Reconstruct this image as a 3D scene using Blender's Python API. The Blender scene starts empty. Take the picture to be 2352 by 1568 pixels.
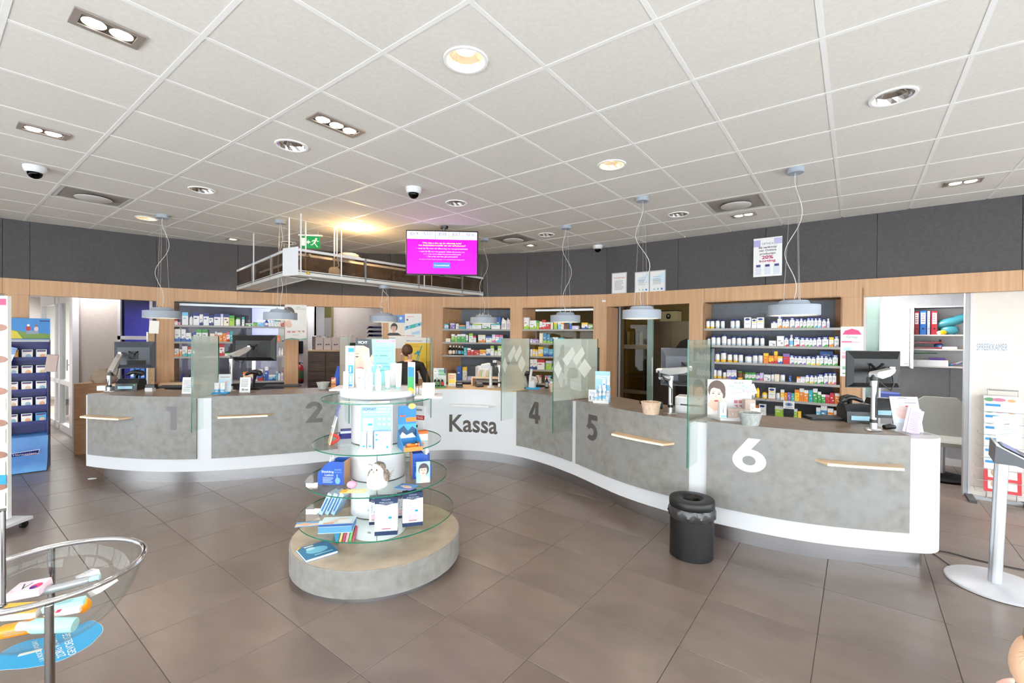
import bpy, math, random
from mathutils import Vector, Matrix
random.seed(7)
SC = bpy.context.scene
COL = SC.collection
PI = math.pi

# ------------------------------------------------------------------ camera
FPX = 1041.2            # focal length in pixels of the 2352 x 1568 frame
PITCH, ROLL = -0.00773, 0.007174
CZ, CE = 1.6925, 3.151  # camera height, ceiling height (metres)
_cp, _sp, _cr, _sr = math.cos(PITCH), math.sin(PITCH), math.cos(ROLL), math.sin(ROLL)
_r0, _u0 = Vector((1, 0, 0)), Vector((0, -_sp, _cp))
CW = Vector((0, _cp, _sp))
CR, CU = _cr * _r0 + _sr * _u0, -_sr * _r0 + _cr * _u0
cam = bpy.data.cameras.new('camera')
camo = bpy.data.objects.new('camera', cam)
COL.objects.link(camo)
cam.sensor_width = 36.0
cam.lens = FPX / 2352 * 36.0
cam.clip_start = 0.02
camo.matrix_world = Matrix(((CR.x, CU.x, -CW.x, 0), (CR.y, CU.y, -CW.y, 0), (CR.z, CU.z, -CW.z, CZ), (0, 0, 0, 1)))
SC.camera = camo

# ------------------------------------------------------------------ daylight and exposure
w = bpy.data.worlds.new('daylight'); SC.world = w
w.use_nodes = True
w.node_tree.nodes['Background'].inputs['Color'].default_value = (0.93, 0.97, 1.0, 1)
w.node_tree.nodes['Background'].inputs['Strength'].default_value = 9.0
SC.view_settings.view_transform = 'Standard'
SC.view_settings.look = 'None'
SC.view_settings.exposure = -0.08
SC.view_settings.gamma = 1.0
SC.view_settings.use_curve_mapping = False

def area_lamp(name, loc, size, power, color=(1, 1, 1), rot=(0, 0, 0)):
    l = bpy.data.lights.new(name, 'AREA'); l.energy = power; l.color = color
    l.shape = 'RECTANGLE'; l.size, l.size_y = size
    o = bpy.data.objects.new(name, l); COL.objects.link(o); o.location = loc; o.rotation_euler = rot
    return o
# lamps of the rooms behind the wood wall, two added as fill
area_lamp('left_room_lamp', (-9.4, 10.6, 2.6), (2.4, 2.0), 700, (1, .98, .95))
area_lamp('corridor_fill', (-6.9, 7.4, 2.66), (.9, .4), 26, (1, .96, .92), (0, 0, .7))  # added fill, brightens the beige partition
area_lamp('blue_lamp', (-6.0, 9.3, 2.55), (.8, .4), 16, (.15, .12, 1))
area_lamp('board_fill', (-4.6, 9.2, 2.62), (1.4, .3), 45, (.9, .93, 1))  # extra fill put in to brighten the white board
area_lamp('hall_lamp', (-3.6, 8.9, 2.6), (1.2, .6), 9, (1, .95, .9))
area_lamp('store_lamp', (1.5, 9.8, 2.6), (1.5, 1.0), 22, (1, .82, .5))
area_lamp('consulting_room_lamp', (4.62, 5.75, 2.6), (.9, .5), 80, (1, .97, .95))

# ------------------------------------------------------------------ pixel helpers (real distances)
def ray(x, y):
    return CR * ((x - 1176) / FPX) + CU * (-(y - 784) / FPX) + CW
def onz(x, y, z):
    d = ray(x, y); t = (z - CZ) / d.z
    return Vector((d.x * t, d.y * t))
def onY(x, y, Y):
    d = ray(x, y); t = Y / d.y
    return Vector((d.x * t, Y, CZ + d.z * t))
def zat(x, y, p):
    d = ray(x, y)
    return CZ + d.z * math.hypot(p[0], p[1]) / math.hypot(d.x, d.y)
def hitline(x, y, p0, e):
    "ray against the vertical plane through p0 along e -> (u along e, z)"
    d = ray(x, y)
    det = d.x * -e[1] + e[0] * d.y
    t = (p0[0] * -e[1] + e[0] * p0[1]) / det
    u = (d.x * p0[1] - d.y * p0[0]) / det * -1
    # solve again plainly for u
    px_, py_ = d.x * t, d.y * t
    u = (px_ - p0[0]) * e[0] + (py_ - p0[1]) * e[1]
    return u, CZ + d.z * t
def pixof(p):
    q = Vector((p[0], p[1], p[2] - CZ))
    z = q.dot(CW)
    return 1176 + FPX * q.dot(CR) / z, 784 - FPX * q.dot(CU) / z
def face_rz(n):      # z-rotation that turns local -Y to the direction n
    return math.atan2(n[0], -n[1])
def camface(p):
    return math.atan2(-p[0], p[1])

# ------------------------------------------------------------------ materials
def lin(c):
    return tuple((v / 255 / 12.92) if v / 255 <= .04045 else ((v / 255 + .055) / 1.055) ** 2.4 for v in c)
_M = {}
def mat(name, c=(200, 200, 200), rough=.5, metal=0.0, spec=.5, emit=None, es=0.0, coat=0.0):
    if name in _M: return _M[name]
    m = bpy.data.materials.new(name); m.use_nodes = True
    b = m.node_tree.nodes['Principled BSDF']
    b.inputs['Base Color'].default_value = (*lin(c), 1)
    b.inputs['Roughness'].default_value = rough
    b.inputs['Metallic'].default_value = metal
    b.inputs['Specular IOR Level'].default_value = spec
    b.inputs['Coat Weight'].default_value = coat
    if emit:
        b.inputs['Emission Color'].default_value = (*lin(emit), 1)
        b.inputs['Emission Strength'].default_value = es
    _M[name] = m
    return m
def col(c, rough=.45):
    return mat('paint_%d_%d_%d_%d' % (*c, int(rough * 100)), c, rough)
def grain(name, c1, c2, scale=(6, 6, 6), rough=.5, detail=4, lo=.35, hi=.65, bump=0.0, metal=0.0, coord='Object', c3=None, s3=1.2, spec=.5, rand=0.0):
    if name in _M: return _M[name]
    m = mat(name, c1, rough, metal, spec)
    nt = m.node_tree; N = nt.nodes; L = nt.links; b = N['Principled BSDF']
    if coord == 'Position':
        src = N.new('ShaderNodeNewGeometry').outputs['Position']
    else:
        src = N.new('ShaderNodeTexCoord').outputs[coord]
    mp = N.new('ShaderNodeMapping'); mp.inputs['Scale'].default_value = scale
    L.new(src, mp.inputs['Vector'])
    nz = N.new('ShaderNodeTexNoise'); nz.inputs['Scale'].default_value = 1.0; nz.inputs['Detail'].default_value = detail
    L.new(mp.outputs[0], nz.inputs['Vector'])
    rp = N.new('ShaderNodeValToRGB')
    rp.color_ramp.elements[0].position = lo; rp.color_ramp.elements[0].color = (*lin(c1), 1)
    rp.color_ramp.elements[1].position = hi; rp.color_ramp.elements[1].color = (*lin(c2), 1)
    L.new(nz.outputs['Fac'], rp.inputs['Fac'])
    out = rp.outputs['Color']
    if c3:
        n2 = N.new('ShaderNodeTexNoise'); n2.inputs['Scale'].default_value = s3; n2.inputs['Detail'].default_value = 3
        L.new(src, n2.inputs['Vector'])
        r2 = N.new('ShaderNodeValToRGB'); r2.color_ramp.elements[0].position = .45; r2.color_ramp.elements[1].position = .62
        L.new(n2.outputs['Fac'], r2.inputs['Fac'])
        mx = N.new('ShaderNodeMix'); mx.data_type = 'RGBA'
        ml = N.new('ShaderNodeMath'); ml.operation = 'MULTIPLY'; ml.inputs[1].default_value = .6
        L.new(r2.outputs['Color'], ml.inputs[0]); L.new(ml.outputs[0], mx.inputs['Factor'])
        L.new(out, mx.inputs['A']); mx.inputs['B'].default_value = (*lin(c3), 1)
        out = mx.outputs['Result']
    if rand:
        oi = N.new('ShaderNodeObjectInfo'); mr = N.new('ShaderNodeMapRange')
        mr.inputs['To Min'].default_value = 1 - rand; mr.inputs['To Max'].default_value = 1 + rand
        L.new(oi.outputs['Random'], mr.inputs['Value'])
        vm = N.new('ShaderNodeVectorMath'); vm.operation = 'SCALE'
        L.new(out, vm.inputs[0]); L.new(mr.outputs[0], vm.inputs['Scale']); out = vm.outputs[0]
    L.new(out, b.inputs['Base Color'])
    if bump:
        bp = N.new('ShaderNodeBump'); bp.inputs['Strength'].default_value = bump; bp.inputs['Distance'].default_value = .01
        L.new(nz.outputs['Fac'], bp.inputs['Height']); L.new(bp.outputs[0], b.inputs['Normal'])
    return m
def glassmat(name, tint=(255, 255, 255), body=0.0, bodycol=(230, 240, 235), rough=0.0, refl=.55):
    "thin pane: clear see-through plus surface reflection, optionally a milky film"
    if name in _M: return _M[name]
    m = bpy.data.materials.new(name); m.use_nodes = True
    nt = m.node_tree; N = nt.nodes; L = nt.links
    N.remove(N['Principled BSDF'])
    tr = N.new('ShaderNodeBsdfTransparent'); tr.inputs['Color'].default_value = (*lin(tint), 1)
    gl = N.new('ShaderNodeBsdfGlossy'); gl.inputs['Roughness'].default_value = rough
    fr = N.new('ShaderNodeFresnel'); fr.inputs['IOR'].default_value = 1.45
    base = tr.outputs[0]
    if body:
        df = N.new('ShaderNodeBsdfDiffuse'); df.inputs['Color'].default_value = (*lin(bodycol), 1)
        tl = N.new('ShaderNodeBsdfTranslucent'); tl.inputs['Color'].default_value = (*lin(bodycol), 1)
        m1 = N.new('ShaderNodeMixShader'); m1.inputs[0].default_value = .45
        L.new(df.outputs[0], m1.inputs[1]); L.new(tl.outputs[0], m1.inputs[2])
        m2 = N.new('ShaderNodeMixShader'); m2.inputs[0].default_value = body
        L.new(tr.outputs[0], m2.inputs[1]); L.new(m1.outputs[0], m2.inputs[2]); base = m2.outputs[0]
    mx = N.new('ShaderNodeMixShader')
    gm = N.new('ShaderNodeNewGeometry'); mu = N.new('ShaderNodeMath'); mu.operation = 'MULTIPLY'
    iv = N.new('ShaderNodeMath'); iv.operation = 'SUBTRACT'; iv.inputs[0].default_value = 1.0; mu2 = N.new('ShaderNodeMath'); mu2.operation = 'MULTIPLY'; mu2.inputs[1].default_value = refl
    L.new(gm.outputs['Backfacing'], iv.inputs[1]); L.new(fr.outputs[0], mu.inputs[0]); L.new(iv.outputs[0], mu.inputs[1])
    L.new(mu.outputs[0], mu2.inputs[0]); L.new(mu2.outputs[0], mx.inputs[0]); L.new(base, mx.inputs[1]); L.new(gl.outputs[0], mx.inputs[2])
    L.new(mx.outputs[0], N['Material Output'].inputs['Surface'])
    _M[name] = m
    return m
def pack(name, body=(240, 240, 240), top=None, tf=.25, bot=None, bf=.2, side=None):
    "printed carton: body colour, coloured band at the top and at the bottom (by Generated height)"
    if name in _M: return _M[name]
    m = mat(name, body, .4)
    nt = m.node_tree; N = nt.nodes; L = nt.links; b = N['Principled BSDF']
    tc = N.new('ShaderNodeTexCoord'); sp = N.new('ShaderNodeSeparateXYZ')
    L.new(tc.outputs['Generated'], sp.inputs[0])
    rp = N.new('ShaderNodeValToRGB'); cr = rp.color_ramp; cr.interpolation = 'CONSTANT'
    cr.elements[0].position = 0; cr.elements[0].color = (*lin(bot or body), 1)
    cr.elements[1].position = bf if bot else .01; cr.elements[1].color = (*lin(body), 1)
    e = cr.elements.new(.5); e.color = (*lin(body), 1)
    e = cr.elements.new(1 - tf); e.color = (*lin(top or body), 1)
    # faint lines of print in the middle of the face
    wv = N.new('ShaderNodeTexNoise'); wv.inputs['Scale'].default_value = 1
    mp = N.new('ShaderNodeMapping'); mp.inputs['Scale'].default_value = (9, 1, 16)
    L.new(tc.outputs['Generated'], mp.inputs[0]); L.new(mp.outputs[0], wv.inputs['Vector'])
    gt = N.new('ShaderNodeMath'); gt.operation = 'GREATER_THAN'; gt.inputs[1].default_value = .6
    L.new(wv.outputs['Fac'], gt.inputs[0])
    sc = N.new('ShaderNodeMath'); sc.operation = 'MULTIPLY'; sc.inputs[1].default_value = .35
    L.new(gt.outputs[0], sc.inputs[0])
    mx = N.new('ShaderNodeMix'); mx.data_type = 'RGBA'
    L.new(sp.outputs['Z'], rp.inputs['Fac']); L.new(rp.outputs['Color'], mx.inputs['A'])
    mx.inputs['B'].default_value = (*lin(side or (110, 115, 135)), 1)
    L.new(sc.outputs[0], mx.inputs['Factor']); L.new(mx.outputs['Result'], b.inputs['Base Color'])
    return m

CEILT = grain('ceiling_tile', (213, 209, 203), (219, 215, 209), (40, 40, 40), .9, bump=.05, coord='Position', rand=.012)
RAIL = mat('grid_rail_white', (232, 231, 229), .45)
FLOORT = grain('floor_tile', (116, 102, 95), (129, 114, 107), (2.2, 5, 3), .3, detail=6, coord='Object', c3=(108, 95, 90), s3=1.5, rand=.05)
GROUT = mat("grout", (92, 82, 77), .8)
DWALL = grain('dark_wall', (76, 73, 75), (82, 79, 81), (30, 30, 30), .8, coord='Position')
WOOD = grain('beech', (186, 143, 104), (202, 160, 121), (38, 38, 1.1), .42, detail=3, coord='Position', lo=.3, hi=.7)
WOODL = grain('light_beech', (216, 184, 148), (228, 198, 164), (3, 40, 40), .4, detail=3)
CONC = grain('concrete_laminate', (128, 125, 121), (148, 145, 141), (14, 14, 14), .42, detail=9, coord='Position', c3=(142, 143, 144), s3=3.5, lo=.3, hi=.7)
CONCT = grain('concrete_top', (112, 100, 90), (130, 117, 106), (9, 9, 9), .35, detail=7, coord='Position')
WHITE = mat('white_laminate', (216, 217, 221), .28)
WHITEM = mat('white_matte', (230, 230, 230), .6)
STEEL = grain('brushed_steel', (172, 170, 172), (180, 178, 180), (3, 3, 220), .3, metal=1.0, coord='Position')
ALU = mat('aluminium', (190, 192, 196), .3, .85)
CHROME = mat('chrome', (225, 225, 228), .08, 1.0)
BLACK = mat('black_plastic', (22, 22, 24), .35)
BLACKM = mat('black_matte', (26, 26, 28), .65)
DGREY = mat('dark_grey', (70, 72, 76), .5)
LGREY = mat('light_grey', (175, 178, 182), .45)
NICHE = grain('niche_grey', (112, 116, 126), (118, 122, 132), (25, 25, 25), .7, coord='Position')
SHELFM = mat('shelf_grey', (196, 194, 190), .4)
BEIGE = grain('beige_wall', (196, 187, 182), (202, 193, 188), (20, 20, 20), .8, coord='Position')
PALE = grain('pale_wall', (206, 204, 202), (212, 210, 208), (20, 20, 20), .8, coord='Position')
CREAM = grain('cream_door', (224, 217, 208), (228, 221, 212), (10, 10, 10), .5, coord='Position')
GWALL = grain('grey_wall', (172, 174, 178), (178, 180, 184), (10, 10, 10), .6, coord='Position')
LAMPG = mat('pendant_grey', (158, 166, 178), .55)
WARM = mat('warm_diffuser', (255, 240, 220), .6, emit=(255, 226, 186), es=1.6)
SPOTON = mat('spot_glow', (255, 250, 240), .6, emit=(255, 244, 225), es=14)
WARMON = mat('warm_spot_glow', (255, 230, 190), .6, emit=(255, 214, 150), es=16)
LED = mat('led_strip', (255, 235, 190), .5, emit=(255, 226, 160), es=2.4)
GLASS = glassmat('clear_glass', (247, 251, 249))
GLASSE = mat('glass_edge', (24, 110, 84), .15)
FROST = glassmat('frosted_film', (246, 247, 246), .62, (228, 230, 227))
FROSTL = glassmat('frosted_logo', (240, 242, 240), .75, (246, 248, 246))
ACRY = glassmat('acrylic', (250, 252, 252))
YLITG = glassmat('yellow_lit_glass', (222, 212, 176))  # tint stands in for the yellow light of the store room
DOME = glassmat('smoked_dome', (40, 40, 44))

# ------------------------------------------------------------------ mesh builder
class MB:
    def __init__(s): s.v = []; s.f = []; s.m = []
    def add(s, vs, fs, mi=0, M=None):
        o = len(s.v)
        for p in vs:
            p = Vector(p)
            s.v.append(tuple(M @ p) if M else tuple(p))
        for f in fs: s.f.append([i + o for i in f]); s.m.append(mi)
        return s
    def box(s, lo, hi, mi=0, M=None):
        (a, b, c), (d, e, f) = lo, hi
        return s.add([(a, b, c), (d, b, c), (d, e, c), (a, e, c), (a, b, f), (d, b, f), (d, e, f), (a, e, f)],
                     [(3, 2, 1, 0), (4, 5, 6, 7), (0, 1, 5, 4), (1, 2, 6, 5), (2, 3, 7, 6), (3, 0, 4, 7)], mi, M)
    def rbox(s, lo, hi, r=.004, mi=0, M=None):
        "box with bevelled vertical edges and top"
        (a, b, c), (d, e, f) = lo, hi
        r = min(r, (d - a) * .3, (e - b) * .3, (f - c) * .3)
        def ring(i, z): return [(a + i + r, b + i, z), (d - i - r, b + i, z), (d - i, b + i + r, z), (d - i, e - i - r, z), (d - i - r, e - i, z), (a + i + r, e - i, z), (a + i, e - i - r, z), (a + i, b + i + r, z)]
        vs = ring(0, c) + ring(0, f - r) + ring(r, f)
        fs = [tuple(range(7, -1, -1)), tuple(range(16, 24))]
        for k in range(2):
            for i in range(8): j = (i + 1) % 8; fs.append((k * 8 + i, k * 8 + j, k * 8 + 8 + j, k * 8 + 8 + i))
        return s.add(vs, fs, mi, M)
    def prism(s, poly, z0, z1, mi=0, M=None):
        n = len(poly)
        vs = [(x, y, z0) for x, y in poly] + [(x, y, z1) for x, y in poly]
        fs = [tuple(range(n - 1, -1, -1)), tuple(range(n, 2 * n))]
        fs += [(i, (i + 1) % n, n + (i + 1) % n, n + i) for i in range(n)]
        return s.add(vs, fs, mi, M)
    def prismxz(s, poly, y0, y1, mi=0, M=None):
        n = len(poly)
        vs = [(x, y0, z) for x, z in poly] + [(x, y1, z) for x, z in poly]
        fs = [tuple(range(n)), tuple(range(2 * n - 1, n - 1, -1))]
        fs += [(i, n + i, n + (i + 1) % n, (i + 1) % n) for i in range(n)]
        return s.add(vs, fs, mi, M)
    def prismyz(s, poly, x0, x1, mi=0, M=None):
        n = len(poly)
        vs = [(x0, y, z) for y, z in poly] + [(x1, y, z) for y, z in poly]
        fs = [tuple(range(n - 1, -1, -1)), tuple(range(n, 2 * n))]
        fs += [(i, (i + 1) % n, n + (i + 1) % n, n + i) for i in range(n)]
        return s.add(vs, fs, mi, M)
    def strip(s, front, back, z0, z1, mi=0):
        "closed wall strip between two XY polylines of equal length"
        for i in range(len(front) - 1):
            a, b, c, d = front[i], front[i + 1], back[i + 1], back[i]
            s.prism([(a[0], a[1]), (b[0], b[1]), (c[0], c[1]), (d[0], d[1])], z0, z1, mi)
        return s
    def lathe(s, prof, seg=24, c=(0, 0, 0), mi=0, M=None, wob=None):
        vs, fs = [], []
        n = len(prof)
        for i in range(seg):
            a = 2 * PI * i / seg
            for k, (r, z) in enumerate(prof):
                rr = r * (wob(a, k) if wob else 1)
                vs.append((c[0] + rr * math.cos(a), c[1] + rr * math.sin(a), c[2] + z))
        for i in range(seg):
            j = (i + 1) % seg
            for k in range(n - 1): fs.append((i * n + k, j * n + k, j * n + k + 1, i * n + k + 1))
        if prof[0][0] > 1e-5: fs.append(tuple(i * n for i in range(seg - 1, -1, -1)))
        if prof[-1][0] > 1e-5: fs.append(tuple(i * n + n - 1 for i in range(seg)))
        return s.add(vs, fs, mi, M)
    def shell(s, prof, seg=24, c=(0, 0, 0), mi=0, M=None, wob=None):
        vs, fs = [], []
        n = len(prof)
        for i in range(seg):
            a = 2 * PI * i / seg
            for k, (r, z) in enumerate(prof):
                rr = r * (wob(a, k) if wob else 1)
                vs.append((c[0] + rr * math.cos(a), c[1] + rr * math.sin(a), c[2] + z))
        for i in range(seg):
            j = (i + 1) % seg
            for k in range(n - 1): fs.append((i * n + k, j * n + k, j * n + k + 1, i * n + k + 1))
        return s.add(vs, fs, mi, M)
    def tube(s, path, r, seg=10, mi=0, M=None, cap=True, closed=False):
        P = [Vector(p) for p in path]; n = len(P)
        R = r if isinstance(r, (list, tuple)) else [r] * n
        vs, fs = [], []
        up = None
        for i, p in enumerate(P):
            if closed: t = P[(i + 1) % n] - P[i - 1]
            else: t = P[min(i + 1, n - 1)] - P[max(i - 1, 0)]
            t.normalize()
            if up is None:
                up = Vector((0, 0, 1)) if abs(t.z) < .9 else Vector((1, 0, 0))
            a = t.cross(up)
            if a.length < 1e-4: a = t.cross(Vector((.3, 1, .2)))
            a.normalize(); b = t.cross(a); up = -b if False else a.cross(t)
            for k in range(seg):
                an = 2 * PI * k / seg
                vs.append(p + (a * math.cos(an) + b * math.sin(an)) * R[i])
        m = n if closed else n - 1
        for i in range(m):
            j = (i + 1) % n
            for k in range(seg):
                l = (k + 1) % seg
                fs.append((i * seg + k, i * seg + l, j * seg + l, j * seg + k))
        if cap and not closed:
            fs.append(tuple(range(seg - 1, -1, -1))); fs.append(tuple((n - 1) * seg + k for k in range(seg)))
        return s.add(vs, fs, mi, M)
    def cyl(s, p0, p1, r, seg=16, mi=0, M=None): return s.tube([p0, p1], r, seg, mi, M)
    def ball(s, c, r, seg=16, rings=8, mi=0, M=None):
        rx, ry, rz = r if isinstance(r, (tuple, list)) else (r, r, r)
        vs = [(c[0], c[1], c[2] - rz)]
        for k in range(1, rings):
            ph = -PI / 2 + PI * k / rings
            for i in range(seg):
                a = 2 * PI * i / seg
                vs.append((c[0] + rx * math.cos(ph) * math.cos(a), c[1] + ry * math.cos(ph) * math.sin(a), c[2] + rz * math.sin(ph)))
        vs.append((c[0], c[1], c[2] + rz)); t = len(vs) - 1
        fs = [(0, 1 + (i + 1) % seg, 1 + i) for i in range(seg)]
        for k in range(rings - 2):
            for i in range(seg):
                j = (i + 1) % seg; a = 1 + k * seg
                fs.append((a + i, a + j, a + seg + j, a + seg + i))
        a = 1 + (rings - 2) * seg
        fs += [(a + i, a + (i + 1) % seg, t) for i in range(seg)]
        return s.add(vs, fs, mi, M)
    def mesh(s, name, mats, smooth=True, ang=35):
        me = bpy.data.meshes.new(name)
        me.from_pydata(s.v, [], s.f)
        for m in (mats if isinstance(mats, (list, tuple)) else [mats]): me.materials.append(m)
        me.polygons.foreach_set('material_index', s.m)
        if smooth:
            me.polygons.foreach_set('use_smooth', [True] * len(s.f))
            me.set_sharp_from_angle(angle=math.radians(ang))
        me.update()
        return me
    def obj(s, name, mats, parent=None, loc=(0, 0, 0), rz=0, smooth=True):
        return link(name, s.mesh(name, mats, smooth), parent, loc, rz)
def link(name, me, parent=None, loc=(0, 0, 0), rz=0):
    o = bpy.data.objects.new(name, me); COL.objects.link(o)
    o.location = loc; o.rotation_euler = (0, 0, rz)
    if parent: o.parent = parent
    return o
def tag(o, label, cat, group=None):
    o['label'] = label; o['category'] = cat
    if group: o['group'] = group
    return o
def thing(name, label, cat, loc=(0, 0, 0), rz=0, group=None):
    o = bpy.data.objects.new(name, None); COL.objects.link(o); o.empty_display_size = .1
    o.location = loc if len(loc) == 3 else (loc[0], loc[1], 0); o.rotation_euler = (0, 0, rz)
    return tag(o, label, cat, group)
def struct(o):
    o['kind'] = 'structure'; return o
def V3(p, z): return Vector((p[0], p[1], z))

# ------------------------------------------------------------------ lettering and flat print
_TX = {}
def textmesh(s, bold=0.0, spacing=1.0):
    k = (s, bold, spacing)
    if k in _TX: return _TX[k]
    cu = bpy.data.curves.new('t', 'FONT'); cu.body = s; cu.size = 1.0; cu.offset = bold; cu.space_character = spacing
    cu.resolution_u = 3
    o = bpy.data.objects.new('t', cu); COL.objects.link(o)
    dg = bpy.context.evaluated_depsgraph_get()
    me = o.evaluated_get(dg).to_mesh()
    vs = [(v.co.x, v.co.y) for v in me.vertices]; fs = [tuple(p.vertices) for p in me.polygons]
    bpy.data.objects.remove(o); bpy.data.curves.remove(cu)
    if vs:
        x0, x1 = min(v[0] for v in vs), max(v[0] for v in vs)
        y0, y1 = min(v[1] for v in vs), max(v[1] for v in vs)
    else: x0 = x1 = y0 = y1 = 0
    _TX[k] = (vs, fs, (x0, x1, y0, y1))
    return _TX[k]
def art(parent, shapes, y=0.0, name='print', rough=.4, step=.0004, emit=None, M=None):
    """flat print in the local XZ plane facing -Y. shapes: ('r',x0,z0,x1,z1,c) ('e',cx,cz,rx,rz,c)
    ('p',pts,c) ('t',text,x,z,height,c[,width][,bold]) x = centre"""
    b = MB(); mats = []; idx = {}
    def mi(c):
        if c not in idx:
            idx[c] = len(mats)
            mats.append(col(c, rough) if not emit else mat('screen_%d_%d_%d' % c, c, .3, emit=c, es=emit))
        return idx[c]
    for k, s in enumerate(shapes):
        yy = y - step * (k + 1)
        if s[0] == 'r':
            _, a, c, d, e, cc = s
            b.add([(a, yy, c), (d, yy, c), (d, yy, e), (a, yy, e)], [(0, 1, 2, 3)], mi(cc), M)
        elif s[0] == 'e':
            _, cx, cz, rx, rz, cc = s; n = 20
            b.add([(cx + rx * math.cos(2 * PI * i / n), yy, cz + rz * math.sin(2 * PI * i / n)) for i in range(n)], [tuple(range(n))], mi(cc), M)
        elif s[0] == 'p':
            _, pts, cc = s
            b.add([(p[0], yy, p[1]) for p in pts], [tuple(range(len(pts)))], mi(cc), M)
        elif s[0] == 't':
            tx, x, z, h, cc = s[1:6]
            width = s[6] if len(s) > 6 else None
            bold = s[7] if len(s) > 7 else 0.0
            vs, fs, (x0, x1, y0, y1) = textmesh(tx, bold)
            sc = h / .72
            sx = (width / (x1 - x0)) if width else sc
            b.add([(x + (v[0] - (x0 + x1) / 2) * sx, yy, z + v[1] * sc) for v in vs], fs, mi(cc), M)
    return b.obj(name, mats, parent, smooth=False)
def lines(x0, x1, z0, z1, n, c, frac=.35, jit=.25):
    out = []; h = (z1 - z0) / n
    rnd = random.Random(int(x0 * 1e4) + n)
    for i in range(n):
        z = z1 - h * (i + .5)
        out.append(('r', x0, z - h * frac / 2, x1 - (x1 - x0) * jit * rnd.random(), z + h * frac / 2, c))
    return out
def facepic(cx, cz, s, skin=(232, 190, 165), hair=(70, 48, 38), flip=1):
    "simple printed portrait, s = face half height"
    f = flip
    return [('e', cx + .1 * s * f, cz + .25 * s, .95 * s, 1.1 * s, hair), ('e', cx, cz, .68 * s, .95 * s, skin),
            ('p', [(cx - .3 * s, cz - .7 * s), (cx + .35 * s, cz - .7 * s), (cx + .5 * s, cz - 1.7 * s), (cx - .5 * s, cz - 1.7 * s)], skin),
            ('p', [(cx - .7 * s, cz + .45 * s), (cx + .7 * s, cz + .5 * s), (cx + .45 * s, cz + 1.05 * s), (cx - .3 * s, cz + 1.1 * s)], hair),
            ('e', cx - .26 * s, cz + .12 * s, .13 * s, .05 * s, (60, 45, 40)), ('e', cx + .26 * s, cz + .12 * s, .13 * s, .05 * s, (60, 45, 40)),
            ('r', cx - .42 * s, cz + .27 * s, cx - .12 * s, cz + .31 * s, hair), ('r', cx + .12 * s, cz + .27 * s, cx + .42 * s, cz + .31 * s, hair),
            ('p', [(cx - .02 * s, cz + .1 * s), (cx + .1 * s, cz - .22 * s), (cx - .06 * s, cz - .22 * s)], (214, 165, 140)),
            ('e', cx + .02 * s, cz - .47 * s, .22 * s, .07 * s, (200, 92, 92))]
SC.cycles.use_denoising = True
SC.cycles.max_bounces = 5
SC.cycles.diffuse_bounces = 3
SC.cycles.glossy_bounces = 3
SC.cycles.use_adaptive_sampling = True
SC.cycles.adaptive_threshold = .15
SC.cycles.use_auto_tile = False
SC.cycles.time_limit = 1250
SC.cycles.adaptive_min_samples = 14
SC.cycles.transparent_max_bounces = 16
SC.cycles.sample_clamp_indirect = 6.0

# ================================================================== SETTING
# wall line (plan) of the faceted wood wall, left to right
WV = [(-6.372, 5.667), (-6.204, 5.831), (-5.23, 6.67), (-4.368, 7.212), (-2.911, 7.755), (-2.139, 7.925), (-.509, 7.862), (.241, 7.714), (1.493, 7.227), (5.029, 4.474)]
WV = [Vector(p) for p in WV]
LEFT_END = WV[0] + (WV[0] - WV[1]).normalized() * 1.8
RIGHT_END = WV[-1] + (WV[-1] - WV[-2]).normalized() * 2.3
WALL = [LEFT_END] + WV + [RIGHT_END]
def fac(i):
    e = (WALL[i + 1] - WALL[i]).normalized()
    return e, Vector((-e.y, e.x))         # direction, inward (away from the room)
VN = []
for i in range(len(WALL)):
    a = fac(max(i - 1, 0))[1]; b = fac(min(i, len(WALL) - 2))[1]
    m = (a + b).normalized(); VN.append(m / m.dot(a))
def wallhit(px, py=700, d=0.0):
    "point of the wall line (pushed d inward) seen at pixel px -> XY, facet index, z"
    best = None
    for i in range(len(WALL) - 1):
        e, n = fac(i)
        p0 = WALL[i] + n * d
        u, z = hitline(px, py, p0, e)
        L = (WALL[i + 1] - WALL[i]).length
        if -.03 - abs(d) * .3 <= u <= L + .03 + abs(d) * .3:
            q = p0 + e * u
            if q.y > 0 and (best is None): best = (q, i, z)
    return best
def wallrun(px0, px1, d=0.0, py=700):
    "polyline of the wall line between two pixel columns, front and normals"
    a, ia, _ = wallhit(px0, py); b, ib, _ = wallhit(px1, py)
    pts = [a + fac(ia)[1] * d]
    for k in range(ia + 1, ib + 1): pts.append(WALL[k] + VN[k] * d)
    pts.append(b + fac(ib)[1] * d)
    return pts

# ---- floor
TH_F = math.radians(-37.43)
f1, f2 = Vector((math.cos(TH_F), math.sin(TH_F))), Vector((-math.sin(TH_F), math.cos(TH_F)))
FO = Vector((-.752, 2.263))
floor = struct(MB().box((-13, -1.7, -.1), (9, 13, -.002)).obj('floor', GROUT, smooth=False))
tb = MB(); g = .0011; t = .3 - g
tb.add([(-t, -t, -.004), (t, -t, -.004), (t, t, -.004), (-t, t, -.004), (-t + .002, -t + .002, 0), (t - .002, -t + .002, 0), (t - .002, t - .002, 0), (-t + .002, t - .002, 0)],
       [(4, 5, 6, 7), (0, 1, 5, 4), (1, 2, 6, 5), (2, 3, 7, 6), (3, 0, 4, 7)])
tileme = tb.mesh('floor_tile', FLOORT, False)
cand = []
for i in range(-22, 24):
    for j in range(-22, 24):
        c = FO + f1 * (.6 * (i + .5)) + f2 * (.6 * (j + .5))
        if -12.6 < c.x < 8.6 and -1.3 < c.y < 12.4: cand.append(c)
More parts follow.
